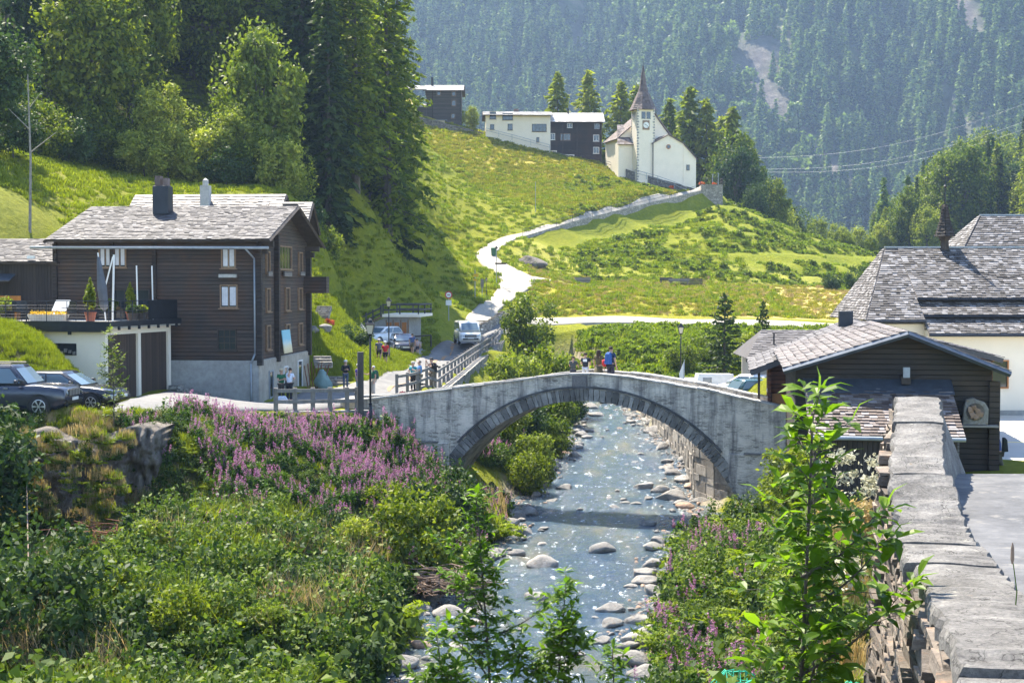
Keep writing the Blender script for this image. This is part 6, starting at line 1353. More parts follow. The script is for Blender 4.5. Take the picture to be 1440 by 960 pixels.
for px,py,D,h,l in ((1002,264,240,2.2,'pale post on the chapel terrace corner'),(1010,264,239.3,2.4,'thin lamp pole at the outer terrace corner')):
    p_ = P(px,py,D); t = MB().tube((0,0,0),(0,0,h),.07).box((0,0,h),(.25,.2,.12)).build('terrace_post','metal_grey'); t.location = p_; tag(t,l,'post')
railing('terrace_railing', [(31.5,238.4,26.7),(35.2,238.4,26.7),(35.2,241.5,26.7)], 1.0, 'railing round the chapel terrace block', 'beam', .05, 2, 1.0)

# ------------------------------------------------------------------ shingled church on the right
cz_ = 3.1; cx0 = P(1303,590,74).x
cc_ = thing('shingled_church', (cx0, 74, cz_), R(0), 'large white church with a weathered grey shingle roof and slim ridge turret', 'church')
zq = lambda py, D: CAMZ+(HOR-py)/F*D-cz_
ez = zq(469,73.2); rz_ = zq(348,79.5)
MB().bx(0,14,0,12,-.5,ez+.15).build('wall','plaster',cc_)
MB().bx(-2.6,0,.6,8,-.5,zq(456,74)).build('choir_wall','plaster',cc_)
rf_ = MB(); zb1 = zq(424,75.3)
def sh2(a,b_,c_,d,rw=.21,wd=.26): rf_.slab(a,b_,c_,d,.1); rf_.shingles(a,b_,c_,d,rw,wd,.03,.5)
sh2((-.1,-.75,ez),(14.5,-.75,ez),(14.5,.65,zq(448,74.4)),(-.1,.65,zq(448,74.4))); 
sh2((-.1,.45,zq(443,74.2)),(14.5,.45,zq(443,74.2)),(14.5,1.95,zb1+.0),(-.1,1.95,zb1)) ; sh2((-.1,1.6,zq(419,75)),(14.5,1.6,zq(419,75)),(14.5,5.7,rz_),(-.1,5.7,rz_))
rf_.build('roof','shingle',cc_)
rf_ = MB(); zce = zq(450,73.8)
sh2((-3.15,.05,zce),(-.12,.05,zce),(-.12,5.7,rz_-.05),(-.75,5.7,rz_-.05)); sh2((-3.2,8.5,zce),(-3.2,.05,zce),(-.8,5.7,rz_-.06),(-.8,6.0,rz_-.06))
rf_.build('choir_roof','shingle',cc_)
MB().slab((-.1,5.7,rz_),(14.5,5.7,rz_),(14.5,12.5,ez),(-.1,12.5,ez),.1).slab((-.75,5.7,rz_-.05),(-.12,5.7,rz_-.05),(-.12,8.5,zce),(-3.15,8.5,zce),.1).build('rear_roof','shingle',cc_)
g_ = MB().tube((-.15,-.85,ez-.08),(14.5,-.85,ez-.08),.08).tube((-3.2,-.05,zce-.08),(-.1,-.05,zce-.08),.07).tube((-.1,.42,zq(443,74.2)-.06),(14.5,.42,zq(443,74.2)-.06),.06).tube((-.1,1.57,zq(419,75)-.06),(14.5,1.57,zq(419,75)-.06),.06)
for i in range(24): g_.box((-.1+i*.6,-.78,ez-.06),(.06,.2,.12))
g_.tube((-3.1,-.0,zce-.1),(-2.7,.5,zce-.7),.05); g_.build('gutter','metal_dark',cc_)
MB().bx(-.8,14.5,5.6,5.82,rz_-.02,rz_+.06).build('ridge_cap','metal_grey',cc_)
window(cc_, P(1403,526,74).x-cx0, 0, zq(526,74), .95, 1.35, 0, 'frame_orange', (1,1), False, .12, False); window(cc_, P(1425,532,74).x-cx0+2, 0, zq(526,74), .9, 1.35, 0, 'frame_orange', (1,1), False, .12, False)
MB().bx(-.05,14,-.10,-.01,-.4,.35).build('base_course','plaster_grey',cc_)
tu = P(1329,348,79.6).x-cx0; tr = MB()
def ring6(r_, z): return [(tu+r_*math.cos(i*PI/3+.3), 5.7+r_*math.sin(i*PI/3+.3), z) for i in range(6)]
tr = MB().loft([ring6(.33,rz_-.4),ring6(.26,rz_+.1),ring6(.24,rz_+.35),ring6(.42,rz_+.62)]).build('turret','beam',cc_)
ss_ = MB(); pf = [(.62,rz_+.62),(.48,rz_+.95),(.30,rz_+1.5),(.20,rz_+2.1),(.14,rz_+2.4)]
for (ra,za),(rb,zb) in zip(pf[:-1],pf[1:]):
    A,B = ring6(ra,za), ring6(rb,zb)
    for i in range(6): ss_.shingles(A[i],A[(i+1)%6],B[(i+1)%6],B[i],.14,.14,.015)
ss_.loft([ring6(a*.97,z-.02) for a,z in pf]); so2 = ss_.build('spirelet','wood_black',tr)
MB().tube((tu,5.7,rz_+2.35),(tu,5.7,rz_+3.35),.05,.03).lathe([(.01,rz_+3.28),(.11,rz_+3.4),(.01,rz_+3.52)],10,(tu,5.7,0)).tube((tu,5.7,rz_+3.5),(tu,5.7,rz_+4.05),.02).tube((tu-.2,5.7,rz_+3.85),(tu+.2,5.7,rz_+3.85),.018).build('cross','iron',tr)
o = P(1372,350,92); b2 = thing('parish_house', (o.x,92,3.1), 0, 'tall building behind the church showing only its grey shingle roof', 'house'); zt_ = CAMZ+(HOR-304)/F*97-3.1
MB().bx(-1,12,0,9,0,8).build('wall','plaster',b2); r_ = MB(); e = ((-1.6,-.5,7.6),(12,-.5,7.6),(12,4.7,zt_),(1.9,4.7,zt_)); r_.slab(*e,.12); r_.shingles(*e,.26,.32,.03,.5); e = ((-1.7,9.5,7.6),(-1.7,-.5,7.6),(1.8,4.7,zt_),(1.8,5,zt_)); r_.slab(*e,.1); r_.shingles(*e,.26,.32); r_.build('roof','shingle',b2); MB().bx(1.8,12,4.65,4.85,zt_,zt_+.1).build('ridge_cap','metal_grey',b2)

# ------------------------------------------------------------------ barn in front of the church
fz = 3.1; ba_o = P(1118,600,49.6); bW = 6.6
ba, rfb = gable_house('timber_barn', (ba_o.x, 49.6, fz), R(-9), bW, 12, zq(526,48.5)+.2-.0, zq(470,48.5)+.0, 'low wide blackened log barn with a slate roof, right of the bridge', 'wood_black', 'slate_brown', 'y', .9, -.6, .30, .28, 'barn', fascia='lead', eo=.45, ridge_y=3.7)
MB().bx(bW-.1,bW+.25,-.18,.05,0,3.6).build('log_ends','wood_black',ba)
mb = MB(); mb.bx(3.55,3.85,-.5,.0,3.5,3.75).bx(3.6,3.8,-.35,.0,2.9,3.5); mb.build('roof_bracket','beam',ba); MB().box((3.7,-.52,3.9),(.22,.16,.35)).build('outdoor_lamp','metal_grey',ba)
MB().slab((0.2,-.02,4.05),(bW*.98,-.02,3.95),(bW*.98,-.02,4.0),(.2,-.02,4.1),.02)
# lean-to
e = ((.9,-3.9,CAMZ-fz-.108*45.5),(5.0,-3.9,CAMZ-fz-.108*45.5),(5.0,-.02,CAMZ-fz-.074*49),(.9,-.02,CAMZ-fz-.074*49))
e = [(P(1120,612,46.3).x-ba_o.x-.2,-3.5,2.10),(P(1262,612,46).x-ba_o.x+.9,-3.5,2.10),(5.2,-.05,3.55),(1.0,-.05,3.55)]
e = [(.3,-3.6,2.0),(5.2,-3.6,2.0),(5.2,-.05,3.52),(.3,-.05,3.52)]
ll = MB().slab(*e,.12); ll.shingles(*[Vector(v)+Vector((0,0,.01)) for v in e],.2,.24,.03,.5); lt = ll.build('lean_to_roof','shingle_red',ba)
MB().slab((.25,-.95,3.19),(5.25,-.95,3.19),(5.25,-.03,3.64),(.25,-.03,3.64),.03).build('lead_flashing','lead',lt); MB().tube((.3,-3.68,1.95),(5.2,-3.68,1.95),.07).build('gutter','metal_grey',lt)
MB().bx(.5,5.0,-3.3,-.05,-2.5,1.95).build('lean_to_wall','wood_vert',ba); MB().bx(2.6,4.9,-3.36,-3.31,-.6,1.6).build('lean_to_door','wood_black',ba)
MB().bx(5.35,6.75,-.55,-.02,2.05,2.12).bx(5.4,5.48,-.5,-.05,.3,2.05).build('shelf','fence_grey',ba)
# stone niche with relief standing on the shelf
nz_ = thing('stone_relief', ba.location+Vector((math.cos(R(-9))*6.0+math.sin(R(-9))*.3, math.sin(R(-9))*6.0-math.cos(R(-9))*.3, 2.13)), R(-9), 'pale carved stone niche with a dark relief on the barn shelf', 'relief')
oc = [(-.42,0),(.42,0),(.44,.55),(.3,.78),(.05,.86),(-.05,.93),(-.3,.86),(-.38,.6)]
MB().prism(oc,-.14,.14,'Y').build('surround','rock',nz_,bevel=.03); MB().lathe([(.30,-.17),(.30,-.12)],16,(0,0,.45),'Y').build('recess','rock_dark',nz_)
rl = MB()
for i in range(9): rl.box((random.uniform(-.18,.18),-.18,.45+random.uniform(-.18,.2)),(.14,.08,.16),0,.3,(random.uniform(-.5,.5),random.uniform(-.5,.5)))
rl.build('figures','rock_brown',nz_)
# neighbour with the brown wall and grey roof wing
o = P(1084,560,60); nb = thing('brown_house', (o.x,60,3.1), R(-9), 'red brown boarded house with a wide dark gable roof behind the barn', 'house')
ax = [(0,0),(9,0),(9,zq(500,60)),(3.9,zq(459,60)),(0,zq(510,60))]; MB().prism(ax,0,9,'Y').build('wall','wood_red',nb)
rf_ = MB()
for e in (((-.9,-.8,zq(521,60)),(-.9,9.5,zq(521,60)),(3.9,9.5,zq(455,60)),(3.9,-.8,zq(455,60))),((9.3,-.8,zq(500,60)),(9.3,9.5,zq(500,60)),(3.9,9.5,zq(455,60)),(3.9,-.8,zq(455,60)))): rf_.slab(*e,.2); rf_.shingles(*[Vector(v)+Vector((0,0,.01)) for v in e],.35,.35)
rf_.build('roof','slate',nb); window(nb,-.01,1.2,zq(532,60),1.3,1.0,-PI/2,'white_paint',(2,1)); MB().bx(-.55,-.45,-.1,.1,0,3.3).build('porch_post','beam',nb); MB().bx(3.0,3.6,3,3.6,zq(462,60),zq(438,62)).build('chimney','metal_dark',nb)
MB().bx(.05,1.0,-.06,.0,1.0,2.3).build('door_panel','frame_orange',nb); MB().bx(-.14,.0,-.35,-.02,0,zq(520,60)+.2).build('corner_board','wood_red',nb)
o = P(1058,560,84); gs_ = thing('slate_cottage', (o.x,84,3.1), R(-3), 'low cottage with a broad grey slate roof and a thin flue pipe', 'cottage'); MB().bx(0,6,0,6,0,zq(504,84)).build('wall','plaster_grey',gs_)
e = ((-.4,-.5,zq(503,84)),(6.5,-.5,zq(501,84)),(6.0,3.2,zq(464,87)),(.9,3.2,zq(464,87))); rf_ = MB().slab(*e,.1); rf_.shingles(*e,.25,.3); rf_.slab((-.5,6.5,zq(503,84)),(-.4,-.5,zq(503,84)),(.9,3.2,zq(464,87)),(.9,3.4,zq(464,87)),.1); rf_.build('roof','slate',gs_); MB().tube((1.4,1.2,zq(492,84)),(1.4,1.2,zq(472,84)+.1),.05).build('flue','metal_dark',gs_); MB().bx(-.45,6.5,-.62,-.5,zq(507,84)-.05,zq(503,84)).build('gutter','metal_dark',gs_)
# ------------------------------------------------------------------ people
_skin_cache = {}
def skinned(nm, V, E, Rr, mat, parent=None, sub=1, root=0):
    me = bpy.data.meshes.new('tmp_skin'); me.from_pydata([tuple(v) for v in V], E, []); o = bpy.data.objects.new('tmp_skin', me); COL.objects.link(o)
    md = o.modifiers.new('s','SKIN'); md.use_smooth_shade = True
    for i, r_ in enumerate(Rr):
        sv = me.skin_vertices[0].data[i]; sv.radius = (r_, r_) if not isinstance(r_, tuple) else r_; sv.use_root = (i == root)
    if sub: sb = o.modifiers.new('u','SUBSURF'); sb.levels = sub; sb.render_levels = sub
    dg = bpy.context.evaluated_depsgraph_get(); dg.update(); m2 = bpy.data.meshes.new_from_object(o.evaluated_get(dg)); bpy.data.objects.remove(o); bpy.data.meshes.remove(me)
    m2.name = nm; m2.materials.clear(); m2.materials.append(M[mat] if isinstance(mat, str) else mat); m2.polygons.foreach_set('use_smooth',[True]*len(m2.polygons))
    o2 = bpy.data.objects.new(nm, m2); COL.objects.link(o2); o2.parent = parent; return o2
_cm = {}
def cloth(c, r_=.85):
    k = tuple(c)
    if k not in _cm: _cm[k] = plain('cloth_%02d' % len(_cm), c, r_, var=.12, nscale=6)
    return _cm[k]
M['skin'] = plain('skin', (.50,.30,.21), .6, var=.08)
def person(loc, rz, label, shirt=(.3,.3,.3), legs=(.05,.05,.07), H=1.75, shorts=False, arms='down', walk=.0, hat=None, hair=(.03,.02,.015), pack=None, bag=None, long_hair=False, lean=0, sleeves=False, w=1.0, skirt=False, grp=None):
    """faces local -y"""
    t = thing('person', loc, rz, label, 'person', grp); s = H/1.75; S3 = lambda x,y,z: Vector((x*s*w, y*s-lean*max(0,z-.9)*s, z*s))
    a = walk
    hipz = .92; J = {'pel':S3(0,0,.95),'wa':S3(0,0,1.08),'ch':S3(0,.01,1.30),'nk':S3(0,.01,1.46),'hd0':S3(0,-.005,1.53),'hd1':S3(0,-.01,1.60),'hd2':S3(0,-.0,1.68)}
    for sd, nm in ((-1,'l'),(1,'r')):
        J['hip'+nm] = S3(.09*sd,0,.90); J['kn'+nm] = S3(.10*sd,-a*sd*.22-.01,.49); J['an'+nm] = S3(.10*sd,-a*sd*.30+(.08*abs(a) if sd<0 else .02),.09); J['to'+nm] = S3(.11*sd,-a*sd*.30-.15,.04)
        J['sh'+nm] = S3(.18*sd,.01,1.40)
        if arms == 'down': e, wr = (.25*sd,.04,1.13), (.25*sd,-.05,.88)
        elif arms == 'camera': e, wr = (.24*sd,-.22,1.25), (.07*sd,-.30,1.50)
        elif arms == 'front': e, wr = (.23*sd,-.08,1.14), (.08*sd,-.30,1.20)
        elif arms == 'hips': e, wr = (.36*sd,.06,1.18), (.19*sd,-.05,1.02)
        elif arms == 'reach' : e, wr = ((.26*sd,-.2,1.22), (.24*sd,-.46,1.28)) if sd < 0 else ((.25*sd,.03,1.13),(.25*sd,-.06,.88))
        elif arms == 'rail': e, wr = (.24*sd,-.12,1.16), (.2*sd,-.36,1.10)
        J['el'+nm] = S3(*e); J['wr'+nm] = S3(*wr); d = (J['wr'+nm]-J['el'+nm]).normalized(); J['ha'+nm] = J['wr'+nm]+d*.09*s
    ks = list(J); ix = {k:i for i,k in enumerate(ks)}; V = [J[k] for k in ks]
    rad = dict(pel=(.145,.10),wa=(.13,.095),ch=(.155,.105),nk=(.058,.058),hd0=(.062,.075),hd1=(.082,.098),hd2=(.076,.092))
    for n_ in 'lr': rad.update({'hip'+n_:.085,'kn'+n_:.058,'an'+n_:.042,'to'+n_:.038,'sh'+n_:.058,'el'+n_:.040,'wr'+n_:.028,'ha'+n_:.036})
    E = [('pel','wa'),('wa','ch'),('ch','nk'),('nk','hd0'),('hd0','hd1'),('hd1','hd2')]
    for n_ in 'lr': E += [('pel','hip'+n_),('hip'+n_,'kn'+n_),('kn'+n_,'an'+n_),('an'+n_,'to'+n_),('ch','sh'+n_),('sh'+n_,'el'+n_),('el'+n_,'wr'+n_),('wr'+n_,'ha'+n_)]
    # five fingers a hand, rooted in the palm
    Ei = [(ix[a_],ix[b_]) for a_,b_ in E]; Rl = [rad[k] for k in ks]
    for n_ in 'lr':
        sd = -1 if n_ == 'l' else 1; hd = V[ix['ha'+n_]]; d = (J['ha'+n_]-J['wr'+n_]).normalized(); q = d.cross(Vector((sd,0,0)));
        if q.length < .1: q = Vector((0,1,0))
        q.normalize()
        for f_, (o_, l_) in enumerate(((-.034,.062),(-.012,.078),(.012,.074),(.034,.058))):
            V.append(hd+q*o_*s+d*l_*.55*s); V.append(hd+q*o_*s+d*l_*s+Vector((-sd*.012,0,0))); k = len(V); Ei += [(ix['ha'+n_],k-2),(k-2,k-1)]; Rl += [.0095,.008]
        V.append(hd-q*.045*s-d*.01); V.append(hd-q*.058*s+d*.028*s); k = len(V); Ei += [(ix['ha'+n_],k-2),(k-2,k-1)]; Rl += [.011,.009]
    Rl = [tuple(x*s for x in r_) if isinstance(r_, tuple) else r_*s for r_ in Rl]
    body = skinned('body', V, Ei, Rl, 'skin', t, 1)
    c_ = J['hd1']
    fc = MB(); fc.lathe([(.004,-.02),(.016,-.012),(.014,0),(.004,.035)],6,c_+Vector((0,-.098*s,-.01)))
    fc.build('nose','skin',t,smooth=True)
    ey = MB(); [ey.lathe([(.003,-.008),(.009,0),(.003,.008)],6,c_+Vector((x*s,-.089*s,.022*s))) for x in (-.03,.03)]; ey.build('eyes','iron',t)
    MB().box(c_+Vector((0,-.088*s,-.048*s)),(.04*s,.012,.008)).build('mouth','brush',t)
    for x in (-1,1): MB().box(c_+Vector((.088*s*x,0,.0)),(.014,.03,.05)).build('ear','skin',t,bevel=.005)
    # hair
    hr = MB(); pr = [(.03,.118),(.075,.10),(.098,.055),(.103,.0)] if not long_hair else [(.03,.118),(.075,.10),(.10,.05),(.105,-.02),(.11,-.16),(.10,-.30)]
    rg = []
    for r_, z_ in pr[::-1]: rg.append([(c_.x+r_*s*math.cos(k*PI/6), c_.y+.022*s+r_*s*math.sin(k*PI/6)*(1.0 if math.sin(k*PI/6) > 0 else .72 if z_ > .04 else .1), c_.z+z_*s) for k in range(12)])
    hr.loft(rg); hr.build('hair', cloth(hair), t, smooth=True)
    if hat:
        MB().lathe([(.105,.05),(.108,.07),(.10,.12),(.06,.145),(.01,.15)],14,c_+Vector((0,.005,0))).lathe([(.165 if hat[1] else .11,.045),(.17 if hat[1] else .115,.055),(.1,.07)],16,c_).build('hat',cloth(hat[0]),t,smooth=True)
    # shirt
    sc_ = cloth(shirt); ks2 = ['pel','wa','ch','nk','shl','elbl','shr','elbr']
    fr_ = 1.0 if sleeves else .62
    eL = J['shl'].lerp(J['ell'], fr_); eR = J['shr'].lerp(J['elr'], fr_); SV = [J['pel']+Vector((0,0,-.02)),J['wa'],J['ch'],J['nk']+Vector((0,0,-.045)),J['shl'],eL,J['shr'],eR]; SE = [(0,1),(1,2),(2,3),(2,4),(4,5),(2,6),(6,7)]; SR = [(.165,.125),(.155,.122),(.178,.135),(.078,.08),.078,.066,.078,.066]
    if sleeves: SV += [J['ell'].lerp(J['wrl'],.92), J['elr'].lerp(J['wrr'],.92)]; SE += [(5,8),(7,9)]; SR += [.042,.042]
    skinned('shirt', SV, SE, [tuple(x*s for x in r_) if isinstance(r_,tuple) else r_*s for r_ in SR], sc_, t, 1)
    # trousers / shorts / skirt
    if skirt: MB().lathe([(.30*s,.12*s),(.24*s,.5*s),(.17*s,.95*s)],14,(0,0,0)).build('skirt',cloth(legs),t,smooth=True)
    else:
        fk = .75 if shorts else 1
        TV = [J['pel']]; TE = []; TR = [(.155,.112)]
        for n_ in 'lr':
            TV += [J['hip'+n_], J['hip'+n_].lerp(J['kn'+n_], fk)]; k = len(TV); TE += [(0,k-2),(k-2,k-1)]; TR += [.098,.078]
            if not shorts: TV.append(J['kn'+n_].lerp(J['an'+n_],.92)); TE.append((k-1,k)); TR.append(.056)
        skinned('shorts' if shorts else 'trousers', TV, TE, [tuple(x*s for x in r_) if isinstance(r_,tuple) else r_*s for r_ in TR], cloth(legs), t, 1)
    for n_ in 'lr':
        p = J['an'+n_]; q = J['to'+n_]; MB().loft([[(p.x+x*s,p.y+.05*s,z*s) for x,z in ((-.045,0),(.045,0),(.04,.1),(-.04,.1))],[(p.x+x*s,p.y-.03*s,z*s) for x,z in ((-.05,0),(.05,0),(.04,.11),(-.04,.11))],[(q.x+x*s,q.y-.05*s,z*s) for x,z in ((-.045,0),(.045,0),(.035,.05),(-.035,.05))]]).build('shoe',cloth((.05,.04,.035)),t,bevel=.01)
    if pack: 
        b_ = MB().loft([[(x*s,(.11+y)*s,z*s) for x,y in ((-.15,0),(.15,0),(.13,.18),(-.13,.18))] for z in (.98,1.05)]+[[(x*s,(.11+y)*s,1.40*s) for x,y in ((-.14,0),(.14,0),(.11,.15),(-.11,.15))],[(x*s,(.11+y)*s,1.48*s) for x,y in ((-.09,0),(.09,0),(.07,.08),(-.07,.08))]]).build('rucksack', cloth(pack), None, bevel=.02)
        b_.parent = t
    if bag: MB().lathe([(.05,-.16),(.13,-.1),(.13,.1),(.05,.16)],10,S3(.24,.1,1.02)).build('shoulder_bag',cloth(bag),t,smooth=True)
    return t
def on(px,py,D,z=None): p = P(px,py,D); p.z = h1(p.x,p.y)+.03 if z is None else z; return p
def bdeck(s, y=1.9): # point on the bridge deck
    c_, s_ = math.cos(BR), math.sin(BR); return Vector((-6.5+c_*s-s_*y, 65+s_*s+c_*y, topz(s)-.68))
BK = BR+PI   # facing upstream, away from the camera
person(bdeck(9.15,1.8), BK, 'child in dark clothes leaning on the far parapet, first of the four on the bridge', (.05,.06,.06), (.04,.04,.05), 1.42, arms='rail', hair=(.03,.02,.02))
person(bdeck(9.75,1.7), BK+.1, 'person in a black T-shirt with a white print on the back, on the bridge', (.015,.02,.03), (.6,.6,.62), 1.52, arms='rail')
person(bdeck(10.35,1.75), BK-.3, 'woman with long dark hair in an olive dress, on the bridge crown', (.09,.075,.035), (.09,.075,.035), 1.66, arms='down', long_hair=True, skirt=True, hair=(.04,.022,.015))
person(bdeck(11.0,1.4), BK-.4, 'tall person in a dark blue top with a red bag, standing highest on the bridge', (.02,.045,.10), (.03,.03,.05), 1.86, bag=(.45,.02,.03), pack=(.03,.10,.32))
MB().box((0,0,0),(.26,.004,.2)).build('shirt_print','white_paint',None)
o = bpy.data.objects['shirt_print']; pp_ = [c for c in bpy.data.objects if c.name.startswith('person')]; o.parent = bpy.data.objects['person.001']; o.location = (0,.125,1.15); o.scale = (.7,1,.6)
person(on(407,577,69), R(150), 'person in a white T-shirt and black trousers bending at the chalet window ledge', (.62,.68,.78), (.012,.012,.015), 1.70, arms='front', lean=.12)
person(on(396,577,69.5), R(35), 'person in a green shirt and straw hat beside the one in white', (.01,.12,.05), (.05,.045,.04), 1.70, hat=((.5,.42,.28),True), arms='front')
person(on(486,546,80), R(20), 'person in a black jacket with white cap and jeans on the lawn edge', (.015,.015,.018), (.07,.10,.15), 1.68, hat=((.7,.7,.68),False), sleeves=True, arms='front')
person(on(504,548,79.5), R(60), 'person in a purple top and pale blue trousers beside the thick post', (.10,.05,.30), (.16,.30,.42), 1.65, hat=((.75,.75,.75),False))
person(on(525,552,79), R(-60), 'white haired person in a dark green top and pale trousers by the lamp post', (.01,.13,.07), (.52,.48,.42), 1.76, hair=(.6,.6,.58), pack=(.02,.07,.05), arms='reach')
person(on(533,534,100), R(10), 'walker in grey with white cap and rucksack straps, left of the red shirt', (.12,.14,.18), (.02,.02,.025), 1.74, hat=((.7,.7,.68),False), shorts=True, pack=(.08,.09,.12), walk=.5)
person(on(542,534,99), R(-5), 'walker in a bright red T-shirt, white cap and black shorts', (.55,.02,.025), (.015,.015,.02), 1.74, hat=((.75,.75,.72),False), shorts=True, walk=.6)
person(on(580,511,112), R(170), 'adult in a blue shirt and khaki shorts walking up the road, hand in hand', (.06,.10,.26), (.16,.13,.10), 1.74, shorts=True, walk=.6)
person(on(587,511,112.2), R(175), 'child in a pale top and dark shorts beside the adult in blue', (.42,.36,.40), (.03,.03,.05), 1.38, shorts=True, walk=.5)
person(on(581,555,75.6,4.3), R(-35), 'person in a turquoise top standing at the fence, hand on hip', (.03,.30,.34), (.04,.035,.035), 1.62, arms='hips', hat=((.55,.5,.42),False))
person(on(590,553,75.2,4.3), R(-70), 'person in a light blue shirt holding a black camera at the fence', (.12,.28,.55), (.22,.20,.17), 1.72, arms='front', hair=(.12,.10,.09))
person(on(607,551,76.8,4.3), R(-60), 'person in a black top raising a camera, at the fence corner', (.02,.02,.02), (.20,.17,.13), 1.76, arms='camera', pack=(.02,.02,.03), hat=((.05,.05,.05),False))
person(Vector((P(1405,640,50).x,50,3.15)), R(-100), 'hiker in a blue checked shirt with a black rucksack beyond the road crest', (.06,.10,.30), (.10,.09,.07), 1.74, pack=(.015,.02,.02), arms='front', walk=.5, hair=(.10,.07,.05), lean=.15)
for px,py,D,rz_,l in ((588,540,75,0,'black camera held by the person in light blue'),(609,521,76.6,0,'black camera with long lens raised at the fence corner')):
    p = P(px+5,py if px<600 else 515,D); c_ = MB().box((0,0,0),(.16,.10,.11)).build('camera','iron'); c_.name = 'camera_body'; MB().tube((.0,0,0),(.2,-.05,0),.04).build('lens','iron',c_); c_.location = p; tag(c_,l,'camera')
for px,py,D,s,c_,l in ((566,553,73.2,.42,(.50,.02,.03),'small red bag lying at the foot of the fence'),(397,575,67.5,.5,(.55,.60,.68),'pale grey rucksack on the ground behind the wooden fence')):
    p = on(px,py,D); o = MB().loft([[(x*s,y*s,z*s) for x,y in ((-.5,-.3),(.5,-.3),(.5,.3),(-.5,.3))] for z in (0,.3)]+[[(x*s,y*s,.62*s) for x,y in ((-.35,-.2),(.35,-.2),(.3,.2),(-.3,.2))]]).build('bag',cloth(c_),bevel=.03); MB().lathe([(.06*s,.6*s),(.07*s,.7*s)],8).build('handle',cloth((.05,.05,.05)),o); o.location = p; tag(o,l,'bag')

